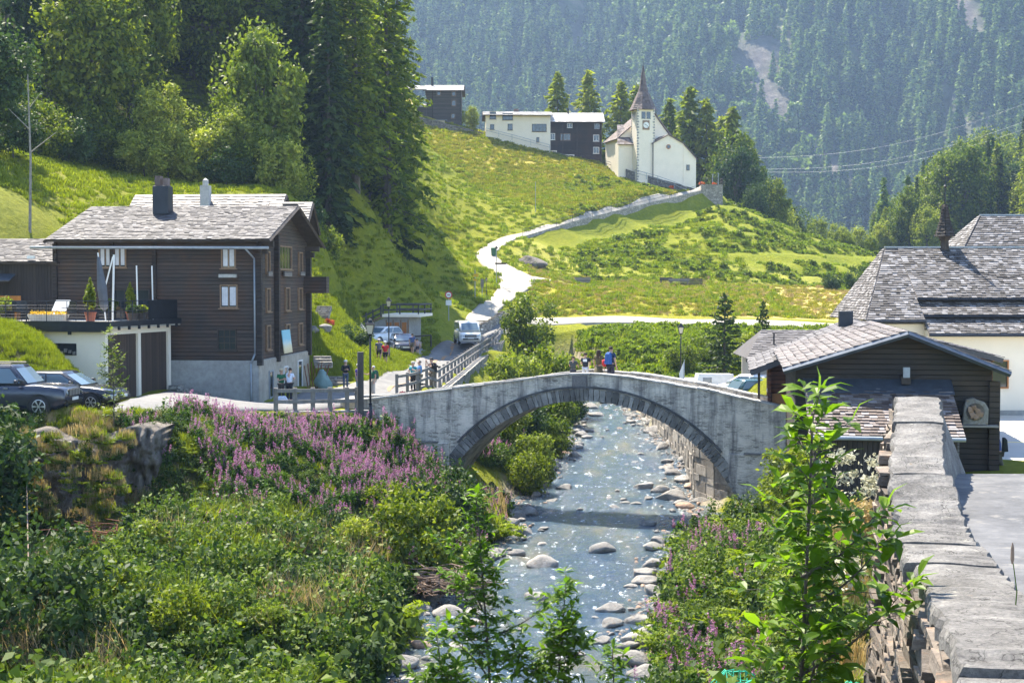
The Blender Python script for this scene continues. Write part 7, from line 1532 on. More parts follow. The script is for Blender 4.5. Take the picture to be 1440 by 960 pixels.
# ------------------------------------------------------------------ vehicles: x forward, y left, origin on the ground
def vehicle(name, loc, rz, label, cat, L, Wd, H, col, wb, prof, belt, roofx, wheel=.34, nose=.9, clear=.22, van=False, blunt=False, spokes=6, rails=False, plate=True):
    """prof: bonnet/deck line [(x,z)] of the lower body from tail to nose; roofx=(base_rear, roof_rear, roof_front, base_front)"""
    t = thing(name, loc, rz, label, cat); hw = Wd/2; pm = paint('paint_'+name+str(round(col[0]*99)), col)
    xs = [p[0] for p in prof]; zt = lambda x: float(np.interp(x, xs, [p[1] for p in prof]))
    st = sorted(set([xs[0], xs[0]+.06, xs[0]+.22, xs[-1]-.30, xs[-1]-.10, xs[-1]]+xs+list(np.linspace(xs[0]+.4, xs[-1]-.4, 12)))); rings = []
    for x in st:
        e = min(x-xs[0], xs[-1]-x); kb = .45 if blunt else 1; tp = 1-.26*kb*max(0, 1-e/.45)**2; up = .16*max(0,1-e/.35)**1.5
        z0 = clear+up; z1 = zt(x)-(.05 if e < .02 else 0); b_ = hw*tp
        h_ = z1-z0
        half = [(b_*.90,z0),(b_*.985,z0+h_*.18),(b_,z0+h_*.45),(b_*.985,z0+h_*.72),(b_*.93,z1-.05),(b_*.84,z1-.012),(b_*.45,z1+.012)]
        rings.append([(x,y,z) for y,z in half]+[(x,-y,z) for y,z in reversed(half)])
    body = MB().loft(rings).build('body', pm, t, smooth=True)
    for p_ in body.data.polygons: p_.use_smooth = True
    # greenhouse
    x0,x1,x2,x3 = roofx; zb_ = belt-.03; zr = H-.06; wb0 = hw*.90; wt = hw*(.86 if van else .76)
    gr = []
    for z,fr,w_ in ((zb_,0,wb0),(zb_+(zr-zb_)*.5,.5,(wb0+wt)/2+.015),(zr-.03,.96,wt+.01),(zr+.03,1.02,wt*.90),(H,1.08,wt*.6)):
        a = x0+(x1-x0)*fr; b_ = x3+(x2-x3)*fr; c_ = .06
        gr.append([(a,-w_*.93,z),(a-.03,0,z),(a,w_*.93,z),(a+c_*2,w_,z),((a+b_)/2,w_+.005,z),(b_-c_*2,w_,z),(b_,w_*.90,z),(b_+.05,0,z),(b_,-w_*.90,z),(b_-c_*2,-w_,z),((a+b_)/2,-w_-.005,z),(a+c_*2,-w_,z)])
    cab = MB().loft(gr).build('cabin', pm, t, smooth=True)
    gl = 'car_glass'
    def lerp2(f_): return x0+(x1-x0)*f_, x3+(x2-x3)*f_, wb0+(wt-wb0)*f_
    def zz(f_): return zb_+(zr-zb_)*f_
    lo, hi = .12, .90; a0,b0,w0 = lerp2(lo); a1,b1,w1 = lerp2(hi)
    MB().add([(b0+.03,-w0*.84,zz(lo)),(b0+.075,0,zz(lo)),(b0+.03,w0*.84,zz(lo)),(b1+.03,w1*.84,zz(hi)),(b1+.075,0,zz(hi)),(b1+.03,-w1*.84,zz(hi))],[(0,1,4,5),(1,2,3,4)]).build('windscreen',gl,t)
    MB().add([(a0-.03,-w0*.84,zz(lo)),(a0-.06,0,zz(lo)),(a0-.03,w0*.84,zz(lo)),(a1-.03,w1*.84,zz(hi)),(a1-.06,0,zz(hi)),(a1-.03,-w1*.84,zz(hi))],[(5,4,1,0),(4,3,2,1)]).build('rear_window',gl,t)
    nw = 3 if (van or L > 4.6) else 2
    for sd in (-1,1):
        for i in range(nw):
            f0, f1 = i/nw, (i+1)/nw; g = .035
            xa0, xb0 = a0+.14+(b0-a0-.28)*f0+g, a0+.14+(b0-a0-.28)*f1-g; xa1, xb1 = a1+.12+(b1-a1-.24)*f0+g, a1+.12+(b1-a1-.24)*f1-g
            MB().add([(xa0,sd*(w0+.022),zz(lo)),(xb0,sd*(w0+.022),zz(lo)),(xb1,sd*(w1+.022),zz(hi)),(xa1,sd*(w1+.022),zz(hi))],[(0,1,2,3)]).build('side_window',gl,t)
        m_ = MB().box((b0-.25,sd*(hw+.10),belt+.10),(.12,.2,.16)).build('mirror',pm,t,bevel=.03)
        MB().box((b0-.7,sd*(hw*.985),belt-.13),(.16,.03,.03)).build('door_handle','alloy',t)
        if rails: MB().tube((a1+.1,sd*wt*.85,H+.03),(b1-.15,sd*wt*.85,H+.03),.025).build('roof_rail','iron',t)
    nx_ = xs[-1]; zn = zt(nx_-.15)
    for sd in (-1,1):
        hl = MB().loft([[(nx_-.38,sd*hw*.93,zn-.10),(nx_-.10,sd*hw*.86,zn-.12),(nx_-.10,sd*hw*.86,zn-.26),(nx_-.38,sd*hw*.955,zn-.22)],[(nx_-.30,sd*hw*.70,zn-.06),(nx_+.005,sd*hw*.56,zn-.13),(nx_+.01,sd*hw*.56,zn-.25),(nx_-.30,sd*hw*.7,zn-.22)]]).build('headlight',glassmat('lamp_glass',(.45,.5,.55),.08) if 'lampg' not in M else M['lampg'],t)
        M.setdefault('lampg', hl.data.materials[0])
        MB().box((xs[0]+.03,sd*hw*.74,belt-.10),(.06,.22,.26)).build('tail_light',plain('tail_red',(.35,.02,.02),.3) if 'tailr' not in M else M['tailr'],t); M.setdefault('tailr', bpy.data.materials.get('tail_red'))
    gm_ = MB().box((nx_-.01,0,zn-.20),(.06,hw*1.05,.24)).build('grille','iron',t,bevel=.01)
    mb = MB(); nb_ = 7 if rails else 0
    for i in range(nb_): mb.box((nx_+.03,-hw*.42+i*hw*.14,zn-.20),(.02,.03,.2))
    if not rails: mb.box((nx_+.03,0,zn-.16),(.02,hw*.95,.02)).box((nx_+.03,0,zn-.24),(.02,hw*.95,.02))
    mb.build('chrome_bars','alloy',gm_); MB().box((nx_-.0,0,clear+.27),(.08,hw*1.4,.14)).build('bumper_intake','iron',t,bevel=.01)
    MB().box((nx_+.05,0,clear+.36),(.02,.52,.11)).build('number_plate','white_paint',t)
    for sd in (-1,1): MB().box((nx_-.06,sd*hw*.68,clear+.24),(.08,.2,.1)).build('fog_light','alloy',t,bevel=.01)
    xf = xs[-1]-nose
    for xw in (xf, xf-wb):
        for sd in (-1,1):
            MB().lathe([(wheel+.065,hw*.90),(wheel+.07,hw*1.003),(wheel*.5,hw*1.006)],22,(xw,0,wheel),'Y').build('wheel_arch','iron',t) if sd > 0 else MB().lathe([(wheel+.065,-hw*.90),(wheel+.07,-hw*1.003),(wheel*.5,-hw*1.006)],22,(xw,0,wheel),'Y').build('wheel_arch','iron',t)
            w_ = thing_part('wheel', t, (xw, sd*(hw-.10), wheel), 0 if sd > 0 else PI)
            ty = MB().lathe([(wheel*.64,-.11),(wheel*.94,-.11),(wheel,-.06),(wheel,.06),(wheel*.94,.115),(wheel*.64,.118)],24,(0,0,0),'Y').build('tyre','rubber',w_,smooth=True)
            rm = MB().lathe([(wheel*.62,.02),(wheel*.66,.122),(wheel*.60,.126),(wheel*.57,.05),(.0,.05)],24,(0,0,0),'Y'); rm.lathe([(.06,.1),(.05,.13)],12,(0,0,0),'Y')
            for k in range(spokes): a = 2*PI*k/spokes; rm.slab((math.cos(a-.16)*.05,.118,math.sin(a-.16)*.05),(math.cos(a-.16)*wheel*.62,.118,math.sin(a-.16)*wheel*.62),(math.cos(a+.16)*wheel*.62,.118,math.sin(a+.16)*wheel*.62),(math.cos(a+.16)*.05,.118,math.sin(a+.16)*.05),.02)
            rm.build('rim','alloy',w_)
    return t
def thing_part(name, par, loc, rz=0):
    o = bpy.data.objects.new(name, None); COL.objects.link(o); o.parent = par; o.location = loc; o.rotation_euler.z = rz; return o
def gpos(px, py, D): p = P(px,py,D); return (p.x, p.y, h1(p.x,p.y)+.02)
sz_ = 5.24
suv = vehicle('off_road_car', (-18.35,52.0,sz_), R(-6), 'big dark blue grey off-road car with roof rails, parked on the grass edge at left', 'car', 4.78, 1.88, 1.86, (.02,.026,.045), 2.79, [(-2.39,1.06),(-2.3,1.12),(.8,1.15),(1.35,1.16),(1.9,1.12),(2.2,1.07),(2.34,1.00),(2.39,.86)], 1.16, (-2.25,-2.0,.40,1.0), .385, .92, .27, rails=True, blunt=True)
vehicle('black_car', (-17.1,54.6,sz_-.0), R(-8), 'low black car parked behind the off-road car, only its nose in view', 'car', 4.5, 1.80, 1.46, (.012,.013,.018), 2.65, [(-2.25,.92),(-2.1,.98),(.7,.93),(1.3,.90),(1.8,.82),(2.12,.72),(2.25,.55)], .94, (-1.9,-1.2,.15,.95), .32, .90, .18)
pv_ = gpos(657,495,124.5)
vehicle('white_van', pv_, R(-90+9), 'white passenger van driving down the village road towards the bridge', 'van', 4.9, 1.95, 1.98, (.80,.80,.78), 3.0, [(-2.45,1.12),(-2.3,1.16),(1.3,1.16),(1.7,1.14),(2.2,1.02),(2.38,.85),(2.45,.65)], 1.16, (-2.4,-2.3,1.25,2.1), .34, .92, .2, van=True)
vehicle('white_car', gpos(537,492,119), R(-90-35), 'white car parked beside the small garden house', 'car', 4.3, 1.78, 1.50, (.80,.80,.80), 2.6, [(-2.1,.95),(-1.9,1.0),(.7,.97),(1.3,.92),(1.8,.82),(2.05,.70),(2.15,.5)], .97, (-1.95,-1.5,.2,1.1), .32, .86, .18)
vehicle('dark_car', gpos(566,499,114.5), R(-90+12), 'dark blue car with light reflections parked next to the white car', 'car', 4.3, 1.80, 1.55, (.03,.035,.06), 2.6, [(-2.1,1.0),(-1.9,1.05),(.7,1.0),(1.3,.96),(1.8,.86),(2.05,.72),(2.15,.5)], 1.0, (-1.95,-1.6,.2,1.1), .33, .86, .18)
vehicle('white_hatchback', (P(1047,560,84).x,84,3.22), R(150), 'small white car behind the bridge parapet, right of the caravan', 'car', 3.8, 1.7, 1.5, (.80,.80,.80), 2.4, [(-1.9,.95),(-1.7,1.0),(.7,.97),(1.2,.92),(1.6,.82),(1.82,.70),(1.9,.5)], .97, (-1.8,-1.4,.2,1.0), .31, .8, .18)
vehicle('green_car', (P(1072,560,80).x,80,3.21), R(20), 'dark green car half hidden by the brown house corner', 'car', 4.2, 1.75, 1.5, (.02,.07,.075), 2.5, [(-2.1,.95),(-1.9,1.0),(.7,.97),(1.3,.92),(1.8,.82),(2.05,.70),(2.1,.5)], .97, (-1.95,-1.5,.2,1.1), .32, .86, .18)
cv = thing('caravan', (P(1004,560,88).x,88,3.24), R(5), 'small boxy white caravan trailer parked beyond the right end of the bridge', 'caravan')
MB().prism([(-2.0,.4),(2.0,.4),(2.15,1.2),(2.0,2.25),(-1.95,2.3),(-2.15,1.3)],-1.0,1.0,'Y').build('body',paint('caravan_white',(.78,.80,.82)),cv,bevel=.06); MB().lathe([(.55,-1.05),(.55,-1.0)],20,(.3,0,.62),'Y').build('wheel_arch','metal_grey',cv)
for y in (-.95,.95): MB().lathe([(.30,-.1),(.32,0),(.30,.1)],18,(.3,y,.32),'Y').build('wheel','rubber',cv)
MB().bx(-1.5,-.5,-1.03,-1.0,1.3,1.9).build('side_window','car_glass',cv); cv.scale = (.55,.55,.55)

# ------------------------------------------------------------------ lamps, signs and small things
M['lamp_glass'] = glassmat('lantern_glass', (.55,.50,.38), .2)
def lamp(px, py, D, h, label, z=None, s=1.0):
    p = P(px,py,D); t = thing('street_lamp', (p.x,p.y,(h1(p.x,p.y) if z is None else z)), 0, label, 'street lamp')
    MB().tube((0,0,-.3),(0,0,.9),.085*s).tube((0,0,.9),(0,0,h-.75*s),.05*s,.04*s).lathe([(.05,0),(.09,.05),(.05,.1)],10,(0,0,.9)).build('pole','iron',t,smooth=True)
    z0 = h-.75*s; sq = lambda r_, z: [(r_*s*math.cos(PI/4+k*PI/2),r_*s*math.sin(PI/4+k*PI/2),z) for k in range(4)]
    l_ = MB().loft([sq(.14,z0+.06),sq(.24,z0+.46*s)]).build('lantern','lamp_glass',t); fr_ = MB()
    for a, b_ in zip(sq(.145,z0+.05),sq(.245,z0+.47*s)): fr_.tube(a,b_,.015*s,n=4)
    fr_.loft([sq(.10,z0-.02),sq(.16,z0+.06)]); fr_.build('lantern_frame','iron',l_); MB().loft([sq(.30,z0+.46*s),sq(.28,z0+.50*s),sq(.14,z0+.62*s),sq(.12,z0+.68*s),sq(.02,z0+.76*s)]).build('cap','iron',t); return t
lamp(521,598,63.2,4.75,'tall black lantern lamp standing in front of the left end of the bridge',z=3.75); lamp(547,500,104,4.6,'black lantern lamp between the two parked cars',s=1.0)
lamp(957,560,96,4.4,'black lantern lamp beyond the right half of the bridge, beside the white flag',z=3.0); lamp(684,428,160,2.4,'thin lamp on the meadow far up the road',s=.6)
def pole_sign(px,py,D,h,label,name='sign_post',cat='sign'):
    g_ = gpos(px,py,D); t = thing(name,g_,0,label,cat); MB().tube((0,0,-.3),(0,0,h),.045).build('pole','metal_grey',t); return t
t = pole_sign(631,460,137,2.6,'round road sign with a red ring and a white plate below'); MB().lathe([(.36,-.08),(.36,-.05)],24,(0,0,2.45),'Y').build('disc',plain('sign_red',(.5,.03,.03),.4),t); MB().lathe([(.25,-.10),(.25,-.085)],24,(0,0,2.45),'Y').build('disc_face','white_paint',t); MB().box((0,-.10,2.45),(.3,.02,.07)).build('bar',M['tailr'],t); MB().box((0,-.06,1.7),(.55,.03,.5)).build('plate','white_paint',t)
t = pole_sign(668,425,158,3.3,'yellow hiking signpost standing on the grass above the road'); MB().box((.1,-.06,2.7),(.55,.03,.35)).box((0,-.06,2.2),(.4,.03,.25)).build('arrow_plate',plain('sign_yellow',(.65,.40,.02),.5),t)
t = pole_sign(678,425,160,2.2,'small grey green board on a pole beside the yellow signpost'); MB().box((0,-.05,1.7),(.35,.03,.9)).build('board','fence_grey',t)
t = pole_sign(698,402,167,4.2,'tall thin lamp pole with a signpost arrow at the path fork','lamp_pole','lamp pole'); MB().lathe([(.04,4.1),(.22,4.2),(.04,4.45)],10).build('lamp_head','iron',t); MB().box((.5,-.05,2.4),(1.3,.04,.2)).build('arrow','beam',t)
t = pole_sign(753,303,213,4.5,'thin dark pole high on the meadow beside the chapel path','pole','pole'); t = pole_sign(691,445,148,1.4,'short pale marker post at the road bend','marker_post','post')
g_ = gpos(694,367,186); t = thing('green_bin',g_,0,'green bin beside the path turn','bin'); MB().loft([[(-.28,-.25,0),(.28,-.25,0),(.28,.25,0),(-.28,.25,0)],[(-.34,-.3,.95),(.34,-.3,.95),(.34,.3,.95),(-.34,.3,.95)]]).build('container',plain('bin_green',(.03,.12,.06),.5),t,bevel=.03); MB().slab((-.37,-.33,1.0),(.37,-.33,1.0),(.37,.33,1.08),(-.37,.33,1.08),.05).build('lid',bpy.data.materials['bin_green'],t)
# outcrop, curved wall, carts, benches
def rockmesh(nm, seed, sub=3, sc=(1,1,.62), rough=.35, mat='rock'):
    bm = bmesh.new(); bmesh.ops.create_icosphere(bm, subdivisions=sub, radius=1); r_ = np.random.default_rng(seed); pl = r_.normal(size=(11,3)); pl /= np.linalg.norm(pl,axis=1)[:,None]; dd = r_.uniform(.55,.88,11)
    for v in bm.verts:
        p = np.array(v.co); 
        for n__, d_ in zip(pl,dd):
            k = p@n__-d_
            if k > 0: p = p-n__*k*.88
        q = p*2.1+seed; p = p*(1+rough*.35*(math.sin(q[0]*1.7+q[1])+math.sin(q[1]*2.3+q[2]*1.3)+math.sin(q[2]*2.9+q[0]*.7))/3)
        v.co = (p[0]*sc[0],p[1]*sc[1],p[2]*sc[2])
    for f in bm.faces: f.smooth = True
    me_ = bpy.data.meshes.new(nm); bm.to_mesh(me_); bm.free(); me_.materials.append(M[mat]); return me_
def rock(nm, me_, loc, s, rz, label, cat='boulder', grp=None):
    o = bpy.data.objects.new(nm, me_); COL.objects.link(o); o.location = loc; o.scale = s if isinstance(s,tuple) else (s,s,s); o.rotation_euler = (random.uniform(-.15,.15),random.uniform(-.15,.15),rz); return tag(o,label,cat,grp)
g_ = P(746,374,187); rock('rock_outcrop', rockmesh('rock_outcrop',91,4,(1,1,1),.5,'rock_dark'), (g_.x,g_.y,h1(g_.x,g_.y)+.1), (2.3,2.0,1.5), .3, 'dark grassy rock hump on the meadow beside the path fork', 'rock')
cwp = [(674,458,141),(690,450,143.5),(706,445,146),(720,444,148)]
mb = blocks_wall(MB(), [(P(*q).x+.0, P(*q).y, h1(P(*q).x,P(*q).y)-.1) for q in cwp], .95, .5, .5, .2); tag(mb.build('curved_wall', M['drystone_pale']), 'low curved stone wall at the road fork', 'wall')
g_ = gpos(819,401,180); t = thing('log_trough',g_,.1,'wooden trough on short legs standing on the mown meadow','trough'); MB().prism([(-.9,.35),(.9,.35),(1.0,1.0),(-1.0,1.0)],-.4,.4,'Y').build('trough','fence_grey',t)
for x in (-.7,.7): MB().box((x,0,.18),(.25,.7,.4)).build('leg','beam',t)
def bench(px,py,D,rz,label,L=1.8,mat='fence_grey'):
    t = thing('bench',gpos(px,py,D),rz,label,'bench'); MB().box((0,0,.45),(L,.4,.06)).build('seat',mat,t); MB().box((0,.2,.75),(L,.05,.35)).build('backrest',mat,t)
    for x in (-L*.42,L*.42): MB().box((x,.05,.3),(.08,.4,.6)).build('leg',mat,t)
    return t
bench(955,402,178,0,'weathered bench beside the meadow path',2.6); bench(937,402,179,.1,'old dark bench left of the longer meadow bench',1.6,'fence_dark')
t = thing('hay_rack',gpos(972,402,179),0,'low pile of dark timber next to the meadow bench','timber pile'); mb = MB()
for i in range(6): mb.box((0,0,.12+i*.15),(2.8,.5,.12),.05*i)
mb.build('timber','fence_dark',t)
# flag and poles
t = thing('white_flag',(P(962,548,88).x,88,3.0),0,'white beach style flag on a pole beyond the bridge','flag'); MB().tube((0,0,0),(0,0,2.35),.03).build('pole','metal_grey',t); f_ = MB().add([(0,0,.5),(-.26,0,.55),(-.3,.05,1.5),(0,0,2.3),(0,.02,.5),(-.26,.02,.55),(-.3,.07,1.5),(0,.02,2.3)],[(0,1,2,3),(7,6,5,4),(0,4,5,1),(1,5,6,2),(2,6,7,3)]); f_.build('flag_cloth','white_paint',t)
# covered heap by the chalet gable
t = thing('covered_heap',gpos(455,546,79),0,'heap of garden things under a grey green tarpaulin by the chalet','heap'); rm_ = rockmesh('tarpaulin',55,3,(1,1,1.1),.5); rm_.materials.clear(); rm_.materials.append(plain('tarpaulin_green',(.16,.26,.25),.7)); o = bpy.data.objects.new('tarpaulin',rm_); COL.objects.link(o); o.parent=t; o.scale=(.5,.45,.62); o.location=(0,0,.45)
mb = MB()
for i in range(8): mb.tube((-.8+.12*i,-.3,0),(-1.1+.2*i,.2,1.3+.1*(i%3)),.03)
mb.build('poles','brush',t)
for px,py,D,s,l in ((457,478,94,.55,'rounded pale boulder on the lawn behind the chalet'),(440,476,92,.4,'grey stone on the lawn next to the rounded boulder')): g_ = gpos(px,py,D); rock('lawn_boulder', rockmesh('lawn_boulder',px,3), (g_[0],g_[1],g_[2]+.2), s, 1, l)
t = thing('red_shrub',gpos(463,473,97),0,'small rust red shrub on the lawn','shrub'); p_,_ = blob_pts(300,(.45,.45,.3),5,5,.5); V,f = leaves(p_+[0,0,.35],.12,seed=3); M['lf_red']=leafmat('red_leaves',(.25,.05,.03),(.45,.12,.06),.3,tcol=(1.2,1,1)); o = crown_obj('foliage',V,f,'lf_red'); COL.objects.link(o); o.parent=t
# stones heap beside garden house
g_ = gpos(590,478,122); rock('stone_heap', rockmesh('stone_heap',71,3,(1,1,.6),.6,'rock_brown'), (g_[0]-1.2,g_[1]-2,g_[2]+.2), (1.6,1.2,.9), .2, 'brown earth and stone heap beside the parked cars', 'stone heap')

# ------------------------------------------------------------------ the rocky bluff below the parked cars
bl = MB(); 
def cliff(name, path_, z0, z1, label, seed, th=1.6, nseg=90, nz=60, amp=1.0, mat='rock_dark'):
    """ribbed rock face along a plan path, with thickness"""
    Pp = [Vector((*p,0)) for p in path_]; acc = [0]
    for a,b_ in zip(Pp[:-1],Pp[1:]): acc.append(acc[-1]+(b_-a).length)
    V=[]; 
    for i in range(nseg+1):
        s_ = acc[-1]*i/nseg; x_ = np.interp(s_,acc,[p.x for p in Pp]); y_ = np.interp(s_,acc,[p.y for p in Pp])
        for j in range(nz+1):
            t_ = j/nz; zt_ = z1(x_); z_ = z0+(zt_-z0)*t_; o_ = (fbm(s_*.9,z_*.7,seed,4)*1.9+fbm(s_*3.6,z_*2.0,seed+9,4)*.9)*amp+round(float(fbm(s_*1.3,z_*2.6,seed+5,2))*7)*.13
            V.append((x_+o_*.25, y_-.35+t_*th*.8-o_, z_))
    V = np.array(V); id_ = np.arange(len(V)).reshape(nseg+1,nz+1); f = np.stack([id_[:-1,:-1],id_[1:,:-1],id_[1:,1:],id_[:-1,1:]],-1).reshape(-1,4)
    B = V+np.array([0,2.2,0]); ff = np.r_[f, f[:,::-1]+len(V)]
    top = np.stack([id_[:-1,-1],id_[1:,-1],id_[1:,-1]+len(V),id_[:-1,-1]+len(V)],-1); e0 = np.stack([id_[0,:-1],id_[0,1:],id_[0,1:]+len(V),id_[0,:-1]+len(V)],-1); e1 = np.stack([id_[-1,:-1],id_[-1,:-1]+len(V),id_[-1,1:]+len(V),id_[-1,1:]],-1)
    o = bpy.data.objects.new(name, npmesh(name, np.r_[V,B], np.r_[ff,top,e0,e1], [mat])); COL.objects.link(o); return tag(o,label,'rock face')
cliff('rock_bluff', [(-20.5,47.0),(-17.5,47.8),(-15.5,48.0),(-13.6,48.6),(-12.7,50.2)], .6, lambda x: 4.75-.25*math.sin(x*2), 'dark weathered rock bluff under the parked off-road car', 300)
for px,py,D,s,l in ((116,636,47.9,(.42,.35,.26),'pale flat stone resting high on the rock bluff'),(78,622,48,(.3,.3,.3),'small grey stone near the top of the rock bluff')): p = P(px,py,D); rock('bluff_stone', rockmesh('bluff_stone',px,3), p, s, .5, l)
p = P(98,640,47.6); o = MB().box((0,0,0),(.12,.12,.9),0,.1).build('wooden_stub','fence_grey'); o.location = p; tag(o,'short broken wooden stub sticking out of the bluff','post')
# driftwood and brush piles
def sticks(name, px,py,D, n, L, rad, label, mat='twig', flat=.35, z=None, thick=.012):
    p = P(px,py,D); zz_ = h1(p.x,p.y) if z is None else z; r_ = random.Random(px); mb = MB()
    for i in range(n):
        a = r_.uniform(0,PI); c_ = Vector((r_.gauss(0,rad*.5),r_.gauss(0,rad*.4),abs(r_.gauss(.12,flat*.5)))); d = Vector((math.cos(a),math.sin(a)*.6,r_.uniform(-.28,.28)))*L*r_.uniform(.3,1)/2; k = Vector((r_.uniform(-.1,.1),r_.uniform(-.1,.1),r_.uniform(-.06,.1)))
        mb.path([c_-d,c_+k,c_+d],[thick*r_.uniform(.6,2),thick,thick*.5],4)
    o = mb.build(name,mat); o.location = (p.x,p.y,zz_); return tag(o,label,'brushwood')
sticks('driftwood_pile',622,845,44.6,260,1.7,1.0,'grey driftwood caught on boulders at the left water edge','twig',.5,.35,.018)
sticks('brushwood_pile',160,775,45.2,420,1.5,1.6,'rusty brown brushwood heap at the foot of the bluff','brush',.6,None,.014); sticks('brushwood_pile',235,930,36.5,300,1.2,.9,'rusty brown brushwood heap near the bottom left corner','brush',.5,None,.014)
sticks('brushwood_pile',392,730,50.5,120,.9,.55,'small rusty brushwood patch among the fireweed','brush',.4,None,.012)
# bare creeper arching over the bluff
mb = MB(); q = [P(12,960,34),P(14,900,35),P(40,790,38),P(38,700,42),P(36,650,45)]; mb.path(q,[.03,.026,.02,.016,.01],6); mb.path([q[2],P(62,760,38.5),P(72,740,39)],[.016,.01,.005],5); o = mb.build('bare_branch','twig'); tag(o,'bare pale curved branch rising at the lower left','branch')
# golden shrub, green net, dry plants by the wall
t = thing('yellow_shrub',gpos(22,690,45.5),0,'yellow flowering shrub at the left edge of the bluff','shrub'); t.location.z += 1.4; p_,_ = blob_pts(1300,(.8,.8,.6),8,12,.3); V,f = leaves(p_,.06,seed=3); M['lf_gold']=leafmat('golden_leaves',(.20,.22,.02),(.50,.42,.04),.3,tcol=(1.2,1.1,.6)); o = crown_obj('foliage',V,f,'lf_gold'); COL.objects.link(o); o.parent=t
for (px,py,D,s,m_,l) in ((1205,700,17.5,.55,'lf_dry','pale dry bushy plant leaning on the parapet wall'),(1190,770,15.5,.5,'lf_dry','straw coloured plant halfway along the parapet'),(1185,850,13.5,.25,'lf_dry','dry plant nearest the camera beside the parapet')):
    p = P(px,py,D); t = thing('dry_plant',p,0,l,'plant'); V,f = blades(320,1.0*s*.9,.004,s*.7,px,.6); V[:,2]-=.5; o = crown_obj('stems',V,f,m_); COL.objects.link(o); o.parent = t; q_,_ = blob_pts(700,(s,s,s*.7),px,8,.4); V,f = leaves(q_+[0,0,.3],.035,seed=px); M.setdefault('lf_silver',leafmat('silver_flowers',(.36,.37,.30),(.60,.60,.50),.3,tcol=(1,1,.9))); o = crown_obj('foliage',V,f,'lf_silver' if px!=1190 else 'lf_dry'); COL.objects.link(o); o.parent = t  # the foliage part is the plant's small flower heads
p = P(1090,965,12.2); V=[]; nn=26
for i in range(nn):
    for j in range(16): V.append((p.x-.55+i*.06, p.y-.3+j*.05, p.z-.15+float(fbm(i*.3,j*.3,500,3))*.5+.12*math.sin(i*.4)))
id_=np.arange(nn*16).reshape(nn,16); f=np.stack([id_[:-1,:-1],id_[1:,:-1],id_[1:,1:],id_[:-1,1:]],-1).reshape(-1,4)
o = bpy.data.objects.new('green_net', npmesh('green_net',np.array(V),f,[plain('turquoise_net',(.03,.42,.28),.8,var=.4,nscale=30)])); COL.objects.link(o); sm = o.modifiers.new('net','WIREFRAME'); sm.thickness=.012; sm.use_even_offset=False; sb = o.modifiers.new('thick','SOLIDIFY'); sb.thickness=.004; tag(o,'crumpled turquoise green net under the tall sapling at the bottom edge','net')
t = thing('plantain_stalk',P(1425,857,8.5),0,'single thin green weed growing from the road beside the parapet','weed'); t.location.z=7.9; MB().path([(0,0,0),(.02,0,.25),(-.01,0,.46)],[.005,.004,.003],5).build('stalk','fw_leaf',t); MB().lathe([(.004,.42),(.012,.45),(.010,.52),(.003,.55)],8,(-.01,0,0)).build('seed_head','twig',t)
# power cables across the far valley
for i,(ya,yb) in enumerate(((238,160),(242,172),(222,133))):
    a = P(1068,ya,430); b_ = P(1520,yb-18,340); pts_=[a.lerp(b_,s)+Vector((0,0,-5*math.sin(PI*s))) for s in np.linspace(0,1,14)]; mb=MB().path(pts_,[.016]*14,4); tag(mb.build('power_cable','metal_grey'),['middle power cable crossing the mountain, of a close pair','lowest power cable crossing the mountain, of a close pair','highest power cable crossing the mountain, on its own'][i],'cable')

